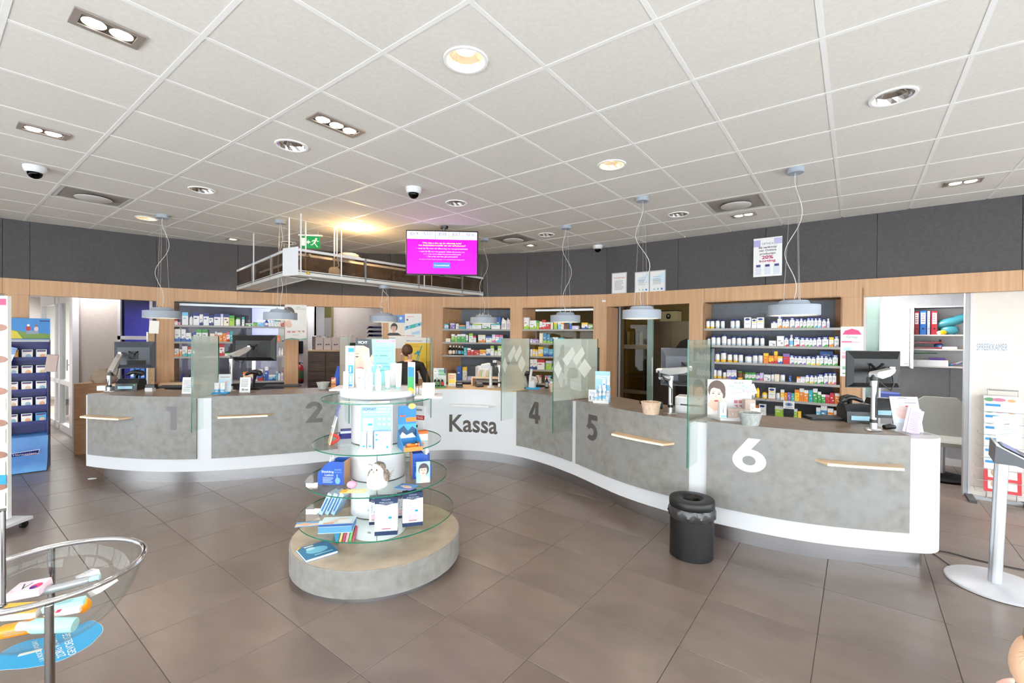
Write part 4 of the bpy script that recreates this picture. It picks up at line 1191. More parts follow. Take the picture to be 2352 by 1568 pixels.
# ---- overhead conveyor (L-shaped, glazed) running into the wall
ZB, ZT = 2.42, 2.735
Pc = onz(685, 631, ZB); Pe = Vector((-.5, 7.84)); Pl = onz(649, 634, ZB); Ple = Vector((-4.36, 7.17))
cv = thing('overhead_conveyor', 'L-shaped glazed overhead conveyor hung from the ceiling', 'conveyor')
def arm(a, b, side, wd=.34, nm='rail'):
    e = (b - a).normalized(); n = Vector((-e.y, e.x)) * side
    q = lambda p, d: tuple(p + n * d)
    for d in (0, wd - .03):
        MB().prism([q(a, d), q(b, d), q(b, d + .03), q(a, d + .03)], ZB, ZB + .06).obj('lower_rail', mat('conveyor_rail', (214, 212, 208), .4), cv, smooth=False)
        MB().prism([q(a, d), q(b, d), q(b, d + .025), q(a, d + .025)], ZT - .03, ZT).obj('upper_rail', WHITE, cv, smooth=False)
        MB().prism([q(a, d + .01), q(b, d + .01), q(b, d + .014), q(a, d + .014)], ZB + .06, ZT - .03).obj('side_pane', glassmat('tinted_pane', (238, 232, 226), .12, (150, 132, 120)), cv, smooth=False)
        MB().prism([q(a, d - .003), q(b, d - .003), q(b, d), q(a, d)], ZB + .04, ZB + .05).obj('seal', DGREY, cv, smooth=False)
    MB().prism([q(a, .03), q(b, .03), q(b, wd - .03), q(a, wd - .03)], ZB + .008, ZB + .02).obj('belt_tray', mat('conveyor_rail'), cv, smooth=False)
    L = (b - a).length
    for k in range(1, int(L / .9) + 1):
        c = a + e * (k * .9); MB().prism([q(c - e * .012, -.002), q(c + e * .012, -.002), q(c + e * .012, .03), q(c - e * .012, .03)], ZB, ZT).obj('post', ALU, cv, smooth=False)
    return e, n
e1, n1 = arm(Pc, Pe, 1)
e2, n2 = arm(Ple, Pl, 1)
MB().prism([tuple(Pl), tuple(Pc), tuple(Pc + n1 * .34), tuple(Pl + (Pc - Pl).normalized() * .02 + Vector((.03, .3)))], ZB, ZT + .02).obj('corner_box', WHITE, cv, smooth=False)
art(cv, [('e', .035, .07, .013, .013, (60, 50, 46)), ('p', [(.09, .02), (.145, .02), (.1175, .068)], (40, 34, 10)), ('p', [(.096, .0235), (.139, .0235), (.1175, .061)], (250, 190, 20)), ('r', .1155, .03, .1195, .046, (30, 26, 10))], 0, 'warning_marks',
    M=Matrix.Translation((Pc.x, Pc.y, ZB)) @ Matrix.Rotation(math.atan2(e1.y, e1.x), 4, 'Z') @ Matrix.Translation((0, -.004, 0)))
MB().prism([tuple(Pc + e1 * (.75 + a) + n1 * (.17 + b)) for a, b in ((-.11, -.11), (.11, -.11), (.11, .11), (-.11, .11))], ZT - .004, ZT + .02).obj('access_cover', WHITE, cv, smooth=False)
MB().lathe([(0, ZT + .02), (.13, ZT + .02), (.13, ZT + .05), (.1, ZT + .06), (0, ZT + .06)], 24, (*(Pc + e1 * .75 + n1 * .17), 0)).obj('light_pool_disc', mat('warm_white', (240, 228, 205), .5), cv)  # raised warm disc in place of the downlight's bright pool on the top
MB().lathe([(0, 0), (.07, 0), (.07, .12), (.05, .15), (0, .15)], 16, (*(Pc + e1 * .55 + n1 * .17), ZB + .02)).obj('sensor_head', mat('warm_white'), cv)
for P_, off in ((Pc + e1 * .03, 0), (Pc + e1 * .03 + n1 * .3, 0), (Pc + e1 * .55, 0), (Pc + e1 * .62 + n1 * .3, 0), (Pl - e2 * .1 + n2 * .3, 0), (Pl - e2 * 1.3, 0), (Pl - e2 * .75 + n2 * .3, 0), (Pc + e1 * 1.9, 0), (Pc + e1 * 2.3 + n1 * .3, 0)):
    MB().cyl((P_.x, P_.y, ZB + .03), (P_.x, P_.y, CE - .004), .009, 8).obj('hanging_rod', WHITE, cv)
# cable loop
b_ = Pc + e1 * .6 + n1 * .2
MB().tube([(b_.x, b_.y, CE - .004), (b_.x, b_.y, ZB + .35), (b_.x + .02, b_.y + .02, ZB + .2), (b_.x - .02, b_.y - .03, ZB + .17)], .008, 8).obj('cable', WHITE, cv)

# ---- exit sign
P = onY(713, 556, 6.15)
t_ = thing('exit_sign', 'green emergency exit sign with a running figure', 'sign', (P.x, 6.15, P.z - .085), math.radians(8))
MB().box((-.125, -.006, 0), (.125, .006, .165)).obj('panel', mat('exit_green', (0, 130, 70), .4, emit=(0, 150, 80), es=.25), t_, smooth=False)
MB().box((-.15, -.02, .165), (.15, .02, .185)).obj('rail', WHITE, t_, smooth=False)
MB().cyl((-.1, 0, .185), (-.1, 0, CE - P.z + .079), .004, 6).obj('hanger', ALU, t_); MB().cyl((.1, 0, .185), (.1, 0, CE - P.z + .079), .004, 6).obj('hanger', ALU, t_)
WG = (225, 245, 232)
art(t_, [('r', -.115, .035, -.06, .14, WG), ('p', [(-.05, .085), (-.02, .115), (-.02, .095), (.0, .095), (.0, .075), (-.02, .075), (-.02, .055)], WG), ('e', .075, .13, .013, .013, WG),
         ('p', [(.055, .12), (.078, .112), (.062, .07), (.04, .078)], WG), ('p', [(.058, .118), (.03, .112), (.015, .09), (.022, .086), (.036, .102), (.058, .106)], WG), ('p', [(.07, .112), (.095, .09), (.112, .096), (.11, .104), (.096, .1), (.078, .118)], WG),
         ('p', [(.045, .08), (.056, .07), (.03, .045), (.005, .042), (.006, .052), (.026, .054)], WG), ('p', [(.05, .076), (.062, .07), (.08, .05), (.1, .022), (.09, .016), (.07, .044)], WG)], -.006, 'pictogram')
# ================================================================== PRODUCTS ON THE NICHE SHELVES
ORD = ['first', 'second', 'third', 'fourth', 'fifth', 'sixth', 'seventh', 'eighth', 'ninth', 'tenth', 'eleventh', 'twelfth', 'thirteenth', 'fourteenth', 'fifteenth', 'sixteenth', 'seventeenth', 'eighteenth', 'nineteenth', 'twentieth',
       'twenty-first', 'twenty-second', 'twenty-third', 'twenty-fourth', 'twenty-fifth', 'twenty-sixth', 'twenty-seventh', 'twenty-eighth']
CN_ = {'w': ((238, 238, 240), 'white'), 'r': ((205, 40, 45), 'red'), 'o': ((240, 140, 40), 'orange'), 'y': ((250, 205, 50), 'yellow'), 'g': ((70, 165, 75), 'green'), 'l': ((160, 205, 70), 'lime green'),
       't': ((60, 175, 185), 'teal'), 'b': ((45, 95, 185), 'blue'), 'n': ((38, 55, 125), 'navy'), 'p': ((225, 110, 150), 'pink'), 'u': ((140, 105, 180), 'purple'), 'c': ((240, 228, 205), 'cream'),
       'k': ((40, 36, 36), 'black'), 'e': ((150, 150, 155), 'grey'), 's': ((120, 190, 230), 'sky blue'), 'd': ((110, 66, 40), 'brown'), 'i': ((205, 200, 235), 'lilac'), 'q': ((70, 140, 185), 'steel blue')}
def C_(k): return CN_[k][0]
def Nm(k): return CN_[k][1]
JPROF = [(0, 0), (.46, 0), (.5, .03), (.5, .68), (.44, .8), (.34, .86), (.34, .88), (0, .88)]
LID = [(0, .84), (.4, .84), (.42, .86), (.42, .985), (.4, 1), (0, 1)]
def make_item(kind, w, h, cs, label, loc, rz, group):
    d = max(.02, min(w * .75, .11))
    a = cs + 'www'
    if kind == 'j':        # jar with lid; cs: lid, body, band
        t_ = thing('pill_jar', label, 'jar', loc, rz, group)
        m = pack('jar_' + a[:3], C_(a[1]), None, .25, C_(a[2]) if a[2] != 'w' else (196, 214, 228), .24)
        MB().lathe([(r * w, z * h) for r, z in JPROF], 18, (0, w / 2, 0)).obj('jar_body', m, t_)
        MB().lathe([(r * w, z * h) for r, z in LID], 18, (0, w / 2, 0)).obj('lid', col(C_(a[0]), .35), t_)
        return t_
    if kind == 'o':        # bottle; cs: body, cap, label
        t_ = thing('bottle', label, 'bottle', loc, rz, group)
        MB().lathe([(0, 0), (.46 * w, 0), (.5 * w, .02 * h), (.5 * w, .58 * h), (.4 * w, .7 * h), (.2 * w, .78 * h), (.2 * w, .84 * h), (0, .84 * h)], 16, (0, w / 2, 0)).obj('bottle_body', mat('bottle_' + a[0], C_(a[0]), .2), t_)
        MB().lathe([(0, .82 * h), (.26 * w, .82 * h), (.26 * w, h), (0, h)], 14, (0, w / 2, 0)).obj('cap', col(C_(a[1]), .35), t_)
        MB().shell([(.507 * w, .14 * h), (.507 * w, .5 * h)], 16, (0, w / 2, 0)).obj('label_band', pack('lab_' + a[2], C_(a[2]), None), t_)
        return t_
    if kind == 't':        # tube standing on its cap; cs: body, cap
        t_ = thing('cream_tube', label, 'tube', loc, rz, group)
        b = MB(); vs = []; n = 14
        for z, fx, fy in ((.12, .42, .42), (.3, .46, .4), (.7, .49, .25), (1, .5, .03)):
            vs += [(fx * w * math.cos(2 * PI * k / n), w * .42 + fy * w * math.sin(2 * PI * k / n), z * h) for k in range(n)]
        fs = [(q * n + k, q * n + (k + 1) % n, (q + 1) * n + (k + 1) % n, (q + 1) * n + k) for q in range(3) for k in range(n)] + [tuple(range(n - 1, -1, -1)), tuple(3 * n + k for k in range(n))]
        b.add(vs, fs); b.obj('tube_body', pack('tube_' + a[0] + a[2], C_(a[0]), None, .25, C_(a[2]) if a[2] != 'w' else None), t_)
        MB().lathe([(0, 0), (.36 * w, 0), (.38 * w, .1 * h), (.3 * w, .125 * h), (0, .125 * h)], 14, (0, w * .42, 0)).obj('cap', col(C_(a[1])), t_)
        return t_
    if kind == 'g':        # jug with handle
        t_ = thing('detergent_jug', label, 'jug', loc, rz, group)
        b = MB(); b.prismxz([(-w * .5, 0), (w * .5, 0), (w * .5, h * .62), (w * .36, h * .78), (w * .1, h * .86), (-w * .12, h * .9), (-w * .34, h * .88), (-w * .46, h * .6)], 0, d); b.obj('jug_body', col((238, 234, 232)), t_)
        MB().tube([(w * .44, d / 2, h * .35), (w * .58, d / 2, h * .5), (w * .5, d / 2, h * .72), (w * .3, d / 2, h * .82)], w * .07, 8).obj('handle', col((232, 228, 226)), t_)
        MB().cyl((-w * .22, d / 2, h * .88), (-w * .22, d / 2, h), w * .15, 12).obj('cap', col((240, 238, 238)), t_)
        art(t_, [('r', -w * .35, h * .12, w * .3, h * .5, (196, 186, 206))], 0, 'label')
        return t_
    if kind == 'c':        # white carton with deep blue header, white shield and coloured swash; cs: swash
        t_ = thing('supplement_carton', label, 'box', loc, rz, group)
        b = MB(); b.box((-w / 2, 0, 0), (w / 2, d, h * .94)); b.add([(-w / 2, d * .2, h * .94), (w / 2, d * .2, h * .94), (w / 2, d * .8, h * .94), (-w / 2, d * .8, h * .94), (-w / 2 * .96, d * .5, h), (w / 2 * .96, d * .5, h)], [(0, 1, 5, 4), (1, 2, 5), (2, 3, 4, 5), (3, 0, 4)])
        b.obj('carton', pack('vcarton', (240, 240, 240), (52, 62, 150), .25, None, .2), t_, smooth=False)
        x = min(w, h * .5)
        art(t_, [('r', -w / 2, h * .72, w / 2, h * .94, (52, 62, 150)), ('p', [(-x * .26, h * .9), (x * .26, h * .9), (x * .2, h * .72), (0, h * .64), (-x * .2, h * .72)], (238, 244, 238)), ('e', 0, h * .81, x * .12, h * .05, (60, 140, 80)),
                 ('p', [(-w / 2, 0), (w / 2, 0), (w / 2, h * .2), (w * .15, h * .24), (-w * .2, h * .1), (-w / 2, h * .06)], C_(a[0])), ('r', -w * .3, h * .44, w * .3, h * .47, (150, 140, 170)), ('r', -w * .3, h * .52, w * .2, h * .55, C_(a[0]))], 0, 'print', step=.0003)
        return t_
    if kind == 'v':        # plain white pack with blue oval badge; cs: accent
        t_ = thing('medicine_box', label, 'box', loc, rz, group)
        MB().rbox((-w / 2, 0, 0), (w / 2, d, h), .001).obj('carton', pack('white_pack', (240, 240, 240)), t_)
        art(t_, [('e', 0, h * .83, w * .36, h * .1, (30, 60, 140)), ('r', -w * .4, h * .6, w * .4, h * .68, C_(a[0])), ('r', -w * .32, h * .4, w * .3, h * .43, (150, 150, 165)), ('r', -w / 2, 0, w / 2, h * .05, C_(a[1]))], 0, 'print', step=.0003)
        return t_
    # plain printed box; cs: body, top band, bottom band
    nm = 'box_' + a[:3]
    m = pack(nm, C_(a[0]), C_(a[1]) if len(cs) > 1 else None, .28, C_(a[2]) if len(cs) > 2 else None, .25)
    t_ = thing('medicine_box', label, 'box', loc, rz, group)
    MB().rbox((-w / 2, 0, 0), (w / 2, d, h), .001).obj('carton', m, t_)
    k2 = a[1] if len(cs) > 1 and a[1] != a[0] else ('e' if a[0] == 'w' else 'w')
    art(t_, [('r', -w * .34, h * .5, w * .1, h * .58, C_(k2)), ('e', w * .2, h * .3, w * .16, min(w * .16, h * .2), C_(a[2]) if len(cs) > 2 else C_(k2))], 0, 'print', step=.0003)
    return t_
KN = {'j': 'jar', 'o': 'bottle', 't': 'tube', 'g': 'white detergent jug', 'c': 'blue-topped carton', 'v': 'white box with blue badge', 'b': 'box'}
def descr(kind, cs):
    if kind == 'j': return Nm(cs[1] if len(cs) > 1 else 'w') + ' jar with ' + Nm(cs[0]) + ' lid'
    if kind == 'o': return Nm(cs[0]) + ' bottle'
    if kind == 't': return Nm(cs[0]) + ' tube'
    if kind == 'c': return 'blue-topped carton with ' + Nm(cs[0]) + ' swash'
    if kind == 'b': return Nm(cs[0]) + ('-and-' + Nm(cs[1]).replace(' ', '-') if len(cs) > 1 and cs[1] != cs[0] else '') + ' box'
    return KN[kind]
def row(key, conv, z, place, items):
    fr, bk, off = NICHES[key]
    nb = off.normalized()
    used = []
    grp = 'products on the ' + place
    cxs = sorted(range(len(items)), key=lambda i: items[i][0] + items[i][1])
    rank = {i: r for r, i in enumerate(cxs)}
    for i, it in enumerate(items):
        x0, x1, yt, kind, cs = it
        px0, px1, pyt = conv[0] + conv[2] * x0, conv[0] + conv[2] * x1, conv[1] + conv[2] * yt
        dep = .035
        for (a, b, dd) in used:
            if min(b, px1) - max(a, px0) > .25 * (px1 - px0): dep = max(dep, dd + .09)
        e0 = (fr[-1] - fr[0]).normalized()
        # facet of the niche front that holds this item
        best = None
        for k in range(len(fr) - 1):
            e = (fr[k + 1] - fr[k]).normalized(); n = Vector((-e.y, e.x))
            p0 = fr[k] + n * dep
            u, _ = hitline((px0 + px1) / 2, pyt, p0, e)
            if best is None or -.05 <= u <= (fr[k + 1] - fr[k]).length + .05: best = (p0, e, n)
        p0, e, n = best
        ua, zz = hitline(px0, pyt, p0, e); ub, _ = hitline(px1, pyt, p0, e)
        w = max(.015, (ub - ua) * .97); h = zz - z
        if h < .015: h = .03
        P = p0 + e * ((ua + ub) / 2)
        used.append((px0, px1, dep))
        make_item(kind, w, h, cs, '%s, %s from left, %s' % (descr(kind, cs), ORD[rank[i]], place), (P.x, P.y, z + .0005), math.atan2(e.y, e.x), grp)
E_ = (1620, 700, .1658)
row('E', E_, 1.84, 'top shelf behind station six', [(5, 60, 205, 'j', 'nwy'), (65, 122, 205, 'j', 'nwy'), (133, 195, 200, 'j', 'nw'), (207, 265, 205, 'j', 'nw'), (343, 405, 203, 'j', 'nw'), (410, 475, 197, 'j', 'nw'), (537, 633, 175, 'v', 'wr'), (640, 712, 193, 'v', 'yw'), (714, 812, 175, 'v', 'yw'),
    (912, 998, 225, 'c', 'c'), (1000, 1062, 145, 'c', 'o'), (1067, 1110, 203, 'c', 'o'), (1112, 1163, 193, 'c', 'o'), (1172, 1238, 168, 'c', 'e'), (1243, 1307, 190, 'c', 'p'), (1310, 1353, 178, 'c', 'g'), (1357, 1402, 197, 'c', 'g'), (1407, 1455, 175, 'c', 'l'), (1458, 1502, 175, 'c', 'g'), (1508, 1555, 175, 'c', 't'), (1560, 1607, 173, 'c', 's'), (1617, 1672, 192, 'c', 'p'), (1677, 1725, 190, 'o', 'wwi')])
row('E', E_, 1.61, 'second shelf behind station six', [(20, 67, 452, 'j', 'nw'), (75, 140, 428, 'j', 'nw'), (145, 208, 432, 'j', 'nw'), (217, 293, 410, 'j', 'nw'), (298, 352, 455, 'j', 'nw'), (357, 420, 435, 'j', 'nw'), (427, 497, 440, 'j', 'nw'), (500, 557, 445, 'j', 'nw'), (565, 645, 425, 'j', 'nw'), (670, 742, 437, 'j', 'nw'), (755, 818, 440, 'j', 'nw'), (880, 980, 495, 'b', 'w'), (990, 1092, 432, 'b', 'w'),
    (1095, 1153, 445, 'c', 'r'), (1157, 1222, 415, 'o', 'wis'), (1228, 1307, 435, 'c', 'r'), (1312, 1380, 447, 'c', 'p'), (1383, 1437, 447, 'c', 'g'), (1438, 1487, 455, 'c', 'g'), (1489, 1540, 452, 'c', 'u'), (1545, 1610, 440, 'c', 'u'), (1618, 1705, 435, 'c', 'g'), (1713, 1780, 447, 'b', 'wyo'), (1787, 1852, 425, 'c', 'e')])
row('E', E_, 1.385, 'third shelf behind station six', [(130, 195, 660, 'j', 'nwy'), (205, 287, 640, 'j', 'nwy'), (300, 370, 665, 'j', 'nwy'), (383, 447, 668, 'j', 'nwy'), (453, 520, 672, 'j', 'nw'), (537, 645, 695, 'j', 'nw'), (650, 725, 680, 'j', 'nw'), (728, 800, 678, 'j', 'nw'), (806, 875, 668, 'b', 'oyo'), (878, 948, 703, 'b', 'yor'), (952, 1003, 642, 'b', 'oyr'), (1003, 1070, 710, 'b', 'wyb'), (1075, 1168, 675, 'b', 'rur'),
    (1170, 1230, 690, 'c', 'u'), (1232, 1278, 703, 'c', 'g'), (1280, 1342, 700, 'c', 'u'), (1343, 1395, 710, 'c', 'u'), (1400, 1465, 702, 'c', 'l'), (1468, 1528, 713, 'c', 'y'), (1537, 1590, 692, 'c', 'y'), (1592, 1640, 693, 'c', 'g'), (1647, 1700, 697, 'c', 'g'), (1703, 1757, 718, 'c', 'g'), (1763, 1838, 683, 'c', 'g')])
row('E', E_, 1.16, 'fourth shelf behind station six', [(100, 155, 880, 'j', 'nwy'), (158, 225, 885, 'j', 'nwy'), (238, 290, 917, 'j', 'nwy'), (298, 360, 900, 'b', 'wiu'), (362, 430, 900, 'b', 'wib'), (437, 520, 915, 'j', 'gdy'), (507, 548, 940, 'b', 'wy'), (550, 597, 935, 'b', 'wgg'), (600, 645, 937, 'b', 'wgg'), (648, 700, 937, 'b', 'wgg'), (706, 755, 950, 'b', 'wuu'), (757, 805, 940, 'b', 'iip'), (810, 905, 965, 'b', 'w'), (908, 957, 945, 'j', 'nw'), (960, 1025, 960, 'b', 'c'), (1033, 1103, 950, 'j', 'nw'), (1160, 1190, 980, 'b', 'b'),
    (1265, 1317, 995, 'b', 'wo'), (1318, 1382, 993, 'b', 'wi'), (1385, 1440, 962, 'c', 'l'), (1447, 1503, 967, 'c', 'y'), (1507, 1553, 970, 'c', 'g'), (1556, 1643, 952, 'c', 'g'), (1647, 1700, 935, 'c', 'u'), (1705, 1757, 935, 'c', 'o'), (1760, 1815, 935, 'c', 'p')])
row('E', E_, .93, 'fifth shelf behind station six', [(632, 690, 1170, 'j', 'ew'), (695, 750, 1115, 'o', 'yky'), (780, 860, 1185, 'o', 'ydc'), (873, 972, 1145, 'v', 'yo'), (975, 1037, 1200, 'j', 'kww'), (1042, 1094, 1172, 'b', 'yww'), (1095, 1135, 1215, 'b', 'oo'), (1138, 1187, 1208, 'b', 'uu'), (1190, 1235, 1222, 'b', 'tt'), (1238, 1303, 1172, 'b', 'yo'), (1305, 1367, 1157, 'b', 'owo'), (1367, 1428, 1180, 'b', 'ow'), (1433, 1487, 1177, 'b', 'tt'), (1490, 1555, 1160, 'b', 'gw'), (1558, 1605, 1203, 'b', 'gw'), (1608, 1665, 1240, 'b', 'gw'), (1668, 1725, 1243, 'b', 'rp'), (1727, 1790, 1218, 'b', 'rr'), (1795, 1860, 1222, 'b', 'ow')])
row('E', E_, .70, 'lowest shelf behind station six', [(690, 730, 1385, 'b', 'oo'), (740, 838, 1370, 'v', 'wi'), (963, 1080, 1400, 'b', 'lwl'), (1228, 1275, 1440, 'b', 'lw'), (1280, 1327, 1472, 'b', 'yy'), (1535, 1597, 1420, 'b', 'sws'), (1600, 1688, 1395, 'b', 'qwb'), (1692, 1775, 1432, 'b', 'owo'), (1780, 1862, 1465, 'b', 'owo')])
B_ = (1000, 690, .1339)
row('B', B_, 1.84, 'top shelf above Kassa', [(140, 225, 400, 'b', 'wts'), (172, 237, 330, 'b', 'wk'), (250, 340, 390, 'b', 'ui'), (350, 400, 398, 'b', 'w'), (402, 517, 418, 'b', 'tot'), (525, 583, 358, 'b', 'i'), (585, 625, 415, 'b', 'ws'), (628, 795, 392, 'b', 'wlw'), (800, 945, 400, 'b', 'wwg'), (955, 1112, 393, 'b', 'wtw'), (1035, 1128, 283, 'b', 'bb'), (1130, 1218, 297, 'g', 'w'), (1222, 1285, 297, 'g', 'w')])
row('B', B_, 1.61, 'second shelf above Kassa', [(175, 262, 648, 'b', 'c'), (272, 335, 575, 'b', 'lwg'), (337, 370, 598, 'b', 'lw'), (372, 440, 577, 'b', 'gwg'), (440, 517, 575, 'b', 'gwg'), (522, 560, 590, 'b', 'wwg'), (575, 648, 565, 'b', 'wl'), (650, 697, 605, 'b', 'wrw'), (733, 858, 588, 'b', 'wco'), (865, 970, 612, 'b', 'wbw'), (972, 1028, 583, 'b', 'wip'), (1030, 1090, 587, 'b', 'wps'), (1092, 1157, 590, 'b', 'sps')])
row('B', B_, 1.385, 'third shelf above Kassa', [(217, 285, 772, 'o', 'kwc'), (288, 335, 772, 'o', 'kwc'), (337, 380, 772, 'o', 'kwe'), (383, 438, 780, 'o', 'kws'), (440, 485, 785, 'o', 'kwt'), (487, 540, 805, 'b', 'tts'), (545, 608, 815, 'b', 'rwr'), (610, 657, 845, 'b', 'rwr'), (663, 753, 850, 'b', 'rrw'), (757, 868, 843, 'b', 'oyw'), (870, 940, 828, 'b', 'wwb'), (943, 1005, 775, 'b', 'wlw'), (1013, 1065, 852, 'b', 'wl'), (1068, 1160, 777, 'b', 'wl')])
row('B', B_, .945, 'lowest shelf above Kassa', [(365, 452, 1130, 'b', 'bbb'), (465, 540, 1137, 'b', 'wy'), (430, 490, 1300, 'b', 'ww'), (492, 542, 1282, 'b', 'yy'), (545, 648, 1300, 'b', 'iw')])
C__ = (1190, 700, .1339)
row('C', C__, 1.84, 'top shelf of the glass-backed niche', [(90, 187, 217, 'b', 'wwl'), (195, 315, 268, 'b', 'wwl'), (317, 360, 275, 'b', 'lgl'), (365, 411, 285, 'b', 'wwr'), (413, 475, 255, 'b', 'wrr'), (478, 550, 298, 'b', 'rwr'), (557, 600, 255, 'b', 'c'), (615, 670, 295, 'b', 'ly'), (678, 735, 305, 'b', 'sw'), (737, 785, 300, 'b', 'wo'), (787, 872, 300, 'b', 'dk'), (877, 920, 290, 'b', 'bs'), (922, 1042, 358, 'b', 'i'), (1088, 1193, 305, 'b', 'wyb'), (1203, 1280, 325, 'b', 'wlg')])
row('C', C__, 1.61, 'second shelf of the glass-backed niche', [(127, 165, 575, 'b', 'ui'), (170, 250, 583, 'b', 'i'), (252, 352, 583, 'b', 'iu'), (365, 425, 485, 'b', 'c'), (427, 492, 490, 'b', 'qql'), (497, 545, 505, 'b', 'qql'), (547, 592, 558, 'b', 'qql'), (595, 682, 553, 'b', 'qwl'), (688, 782, 562, 'b', 't')])
row('C', C__, 1.385, 'third shelf of the glass-backed niche', [(140, 165, 720, 'b', 'tw'), (167, 208, 720, 'b', 'ws'), (210, 245, 758, 'b', 'w'), (250, 297, 757, 'b', 'wyy'), (300, 338, 765, 'b', 'wy'), (343, 430, 718, 'b', 'wyy'), (437, 522, 738, 'b', 'ssb'), (525, 632, 757, 'b', 'ssb')])
row('C', C__, 1.16, 'fourth shelf of the glass-backed niche', [(143, 187, 937, 'b', 'wwp'), (200, 263, 932, 'b', 'wwb'), (265, 325, 930, 'b', 'wwn'), (327, 455, 937, 'b', 'wrw'), (472, 575, 957, 'b', 'lil'), (580, 633, 1040, 'b', 'wu'), (640, 690, 1045, 'b', 'wr')])
row('C', C__, .93, 'lowest shelf of the glass-backed niche', [(225, 310, 1205, 'b', 'ww'), (312, 358, 1205, 'b', 'cw'), (360, 395, 1205, 'b', 'wp'), (460, 513, 1212, 'b', 'wsg'), (515, 570, 1212, 'b', 'wsb'), (600, 650, 1215, 'b', 'wb')])
A_ = (390, 680, .1403)
row('A', A_, 1.85, 'top shelf of the left niche', [(75, 130, 385, 'b', 'wrw'), (133, 178, 425, 'b', 'pi'), (200, 303, 262, 'b', 'wsw'), (317, 382, 297, 'o', 'wbw'), (385, 485, 262, 'b', 'wnw'), (487, 545, 297, 'b', 'wwn'), (550, 640, 272, 'b', 'wnw'), (642, 713, 305, 'b', 'wnn'), (722, 830, 285, 'b', 'wnw'), (832, 875, 290, 'b', 'wi'), (880, 972, 290, 'b', 'cn'), (975, 1060, 315, 'b', 'lgl'), (1070, 1150, 355, 'j', 'gw'), (1180, 1222, 340, 'b', 'wt'), (1235, 1340, 445, 'b', 'gw'), (1360, 1420, 425, 'b', 'lg'), (1425, 1540, 410, 'b', 'sws'), (1553, 1612, 375, 'o', 'bbw'), (1620, 1660, 400, 'o', 'wsw'), (1670, 1710, 380, 'o', 'wew'), (1712, 1760, 385, 'b', 'wt'), (1765, 1813, 390, 'b', 'we'), (1820, 1865, 410, 'b', 'rw')])
row('A', A_, 1.60, 'second shelf of the left niche', [(77, 180, 535, 'b', 'wwb'), (185, 260, 540, 'b', 'wwb'), (262, 350, 600, 'b', 'wwb'), (385, 428, 590, 'b', 'wb'), (430, 523, 540, 'b', 'wg'), (527, 625, 543, 'b', 'wg'), (655, 735, 610, 'b', 'cc'), (740, 773, 580, 'b', 'pw'), (775, 862, 595, 'b', 'oww'), (865, 928, 605, 'b', 'oow'), (930, 983, 585, 'b', 'wpr'), (985, 1035, 570, 'b', 'tw'), (1760, 1805, 645, 'b', 'oow'), (1835, 1868, 700, 'b', 'nw')])
row('A', A_, 1.375, 'third shelf of the left niche', [(65, 150, 855, 'b', 'wwo'), (155, 198, 870, 'b', 'oww'), (200, 290, 820, 'b', 'wwt'), (298, 365, 830, 'b', 'wrt'), (368, 412, 870, 'b', 'wwt'), (812, 895, 780, 'b', 'wrr'), (898, 998, 925, 'b', 'wg'), (1780, 1820, 850, 'o', 'www'), (1822, 1865, 850, 'o', 'www')])
row('A', A_, .965, 'lowest shelf of the left niche', [(1195, 1375, 1240, 'b', 'cou'), (1435, 1525, 1200, 'b', 'bwr'), (1555, 1612, 1155, 'b', 'bwb'), (1475, 1552, 1315, 'b', 'wt'), (1620, 1728, 1290, 'b', 'swb'), (1730, 1770, 1230, 'o', 'sws'), (1772, 1812, 1232, 'o', 'wbw'), (1815, 1865, 1218, 'o', 'wpi')])
# ================================================================== ROUND DISPLAY STAND
DC = Vector((-1.012, 3.458))
ds = thing('round_display', 'round tiered glass display stand on a concrete-look drum base', 'display stand', (DC.x, DC.y, 0))
MB().lathe([(0, 0), (.585, 0), (.585, .035), (0, .035)], 72).obj('plinth', STEEL, ds)
MB().lathe([(0, .035), (.612, .035), (.615, .038), (.615, .212), (.612, .215), (0, .215)], 96).obj('drum_base', CONC, ds)
MB().lathe([(0, .2155), (.606, .2155), (.606, .217), (0, .217)], 96).obj('drum_top', grain('drum_top', (168, 152, 134), (186, 170, 152), (9, 9, 9), .4, detail=7, coord='Position'), ds)
TIERS = [(.378, .567), (.646, .515), (.911, .47), (1.241, .41)]
for z, r in TIERS:
    g_ = MB().lathe([(0, z - .008), (r, z - .008), (r, z), (0, z)], 96).obj('glass_shelf', GLASS, ds)
    MB().shell([(r + .0006, z - .008), (r + .0006, z)], 96).obj('glass_edge', GLASSE, g_)
zz = [.217] + [z for z, _ in TIERS]
for k in range(4):
    z0, z1 = zz[k] + .0005, zz[k + 1] - .0085
    c_ = MB().lathe([(0, z0), (.197, z0), (.2, z0 + .003), (.2, z1 - .003), (.197, z1), (0, z1)], 64).obj('column_drum', WHITE, ds)
    a = math.radians(-77); MB().box((.2 * math.cos(a) - .0015, .2 * math.sin(a) - .002, z0 + .004), (.2 * math.cos(a) + .0015, .2 * math.sin(a) + .001, z1 - .004)).obj('seam', DGREY, c_, smooth=False)
    a = math.radians(-92); MB().box((.2 * math.cos(a) - .012, .2 * math.sin(a) - .004, z0 + .06), (.2 * math.cos(a) + .012, .2 * math.sin(a) + .001, z0 + .072)).obj('latch', ALU, c_, smooth=False)
def onT(px, py, k): # point on tier k (0..3), -1 = drum top
    z = .217 if k < 0 else TIERS[k][0]
    p = onz(px, py, z); return Vector((p.x, p.y, z))
def cyld(t_, x, y, r, z0, z1, m, nm='cap', seg=16): return MB().cyl((x, y, z0), (x, y, z1), r, seg).obj(nm, m, t_)
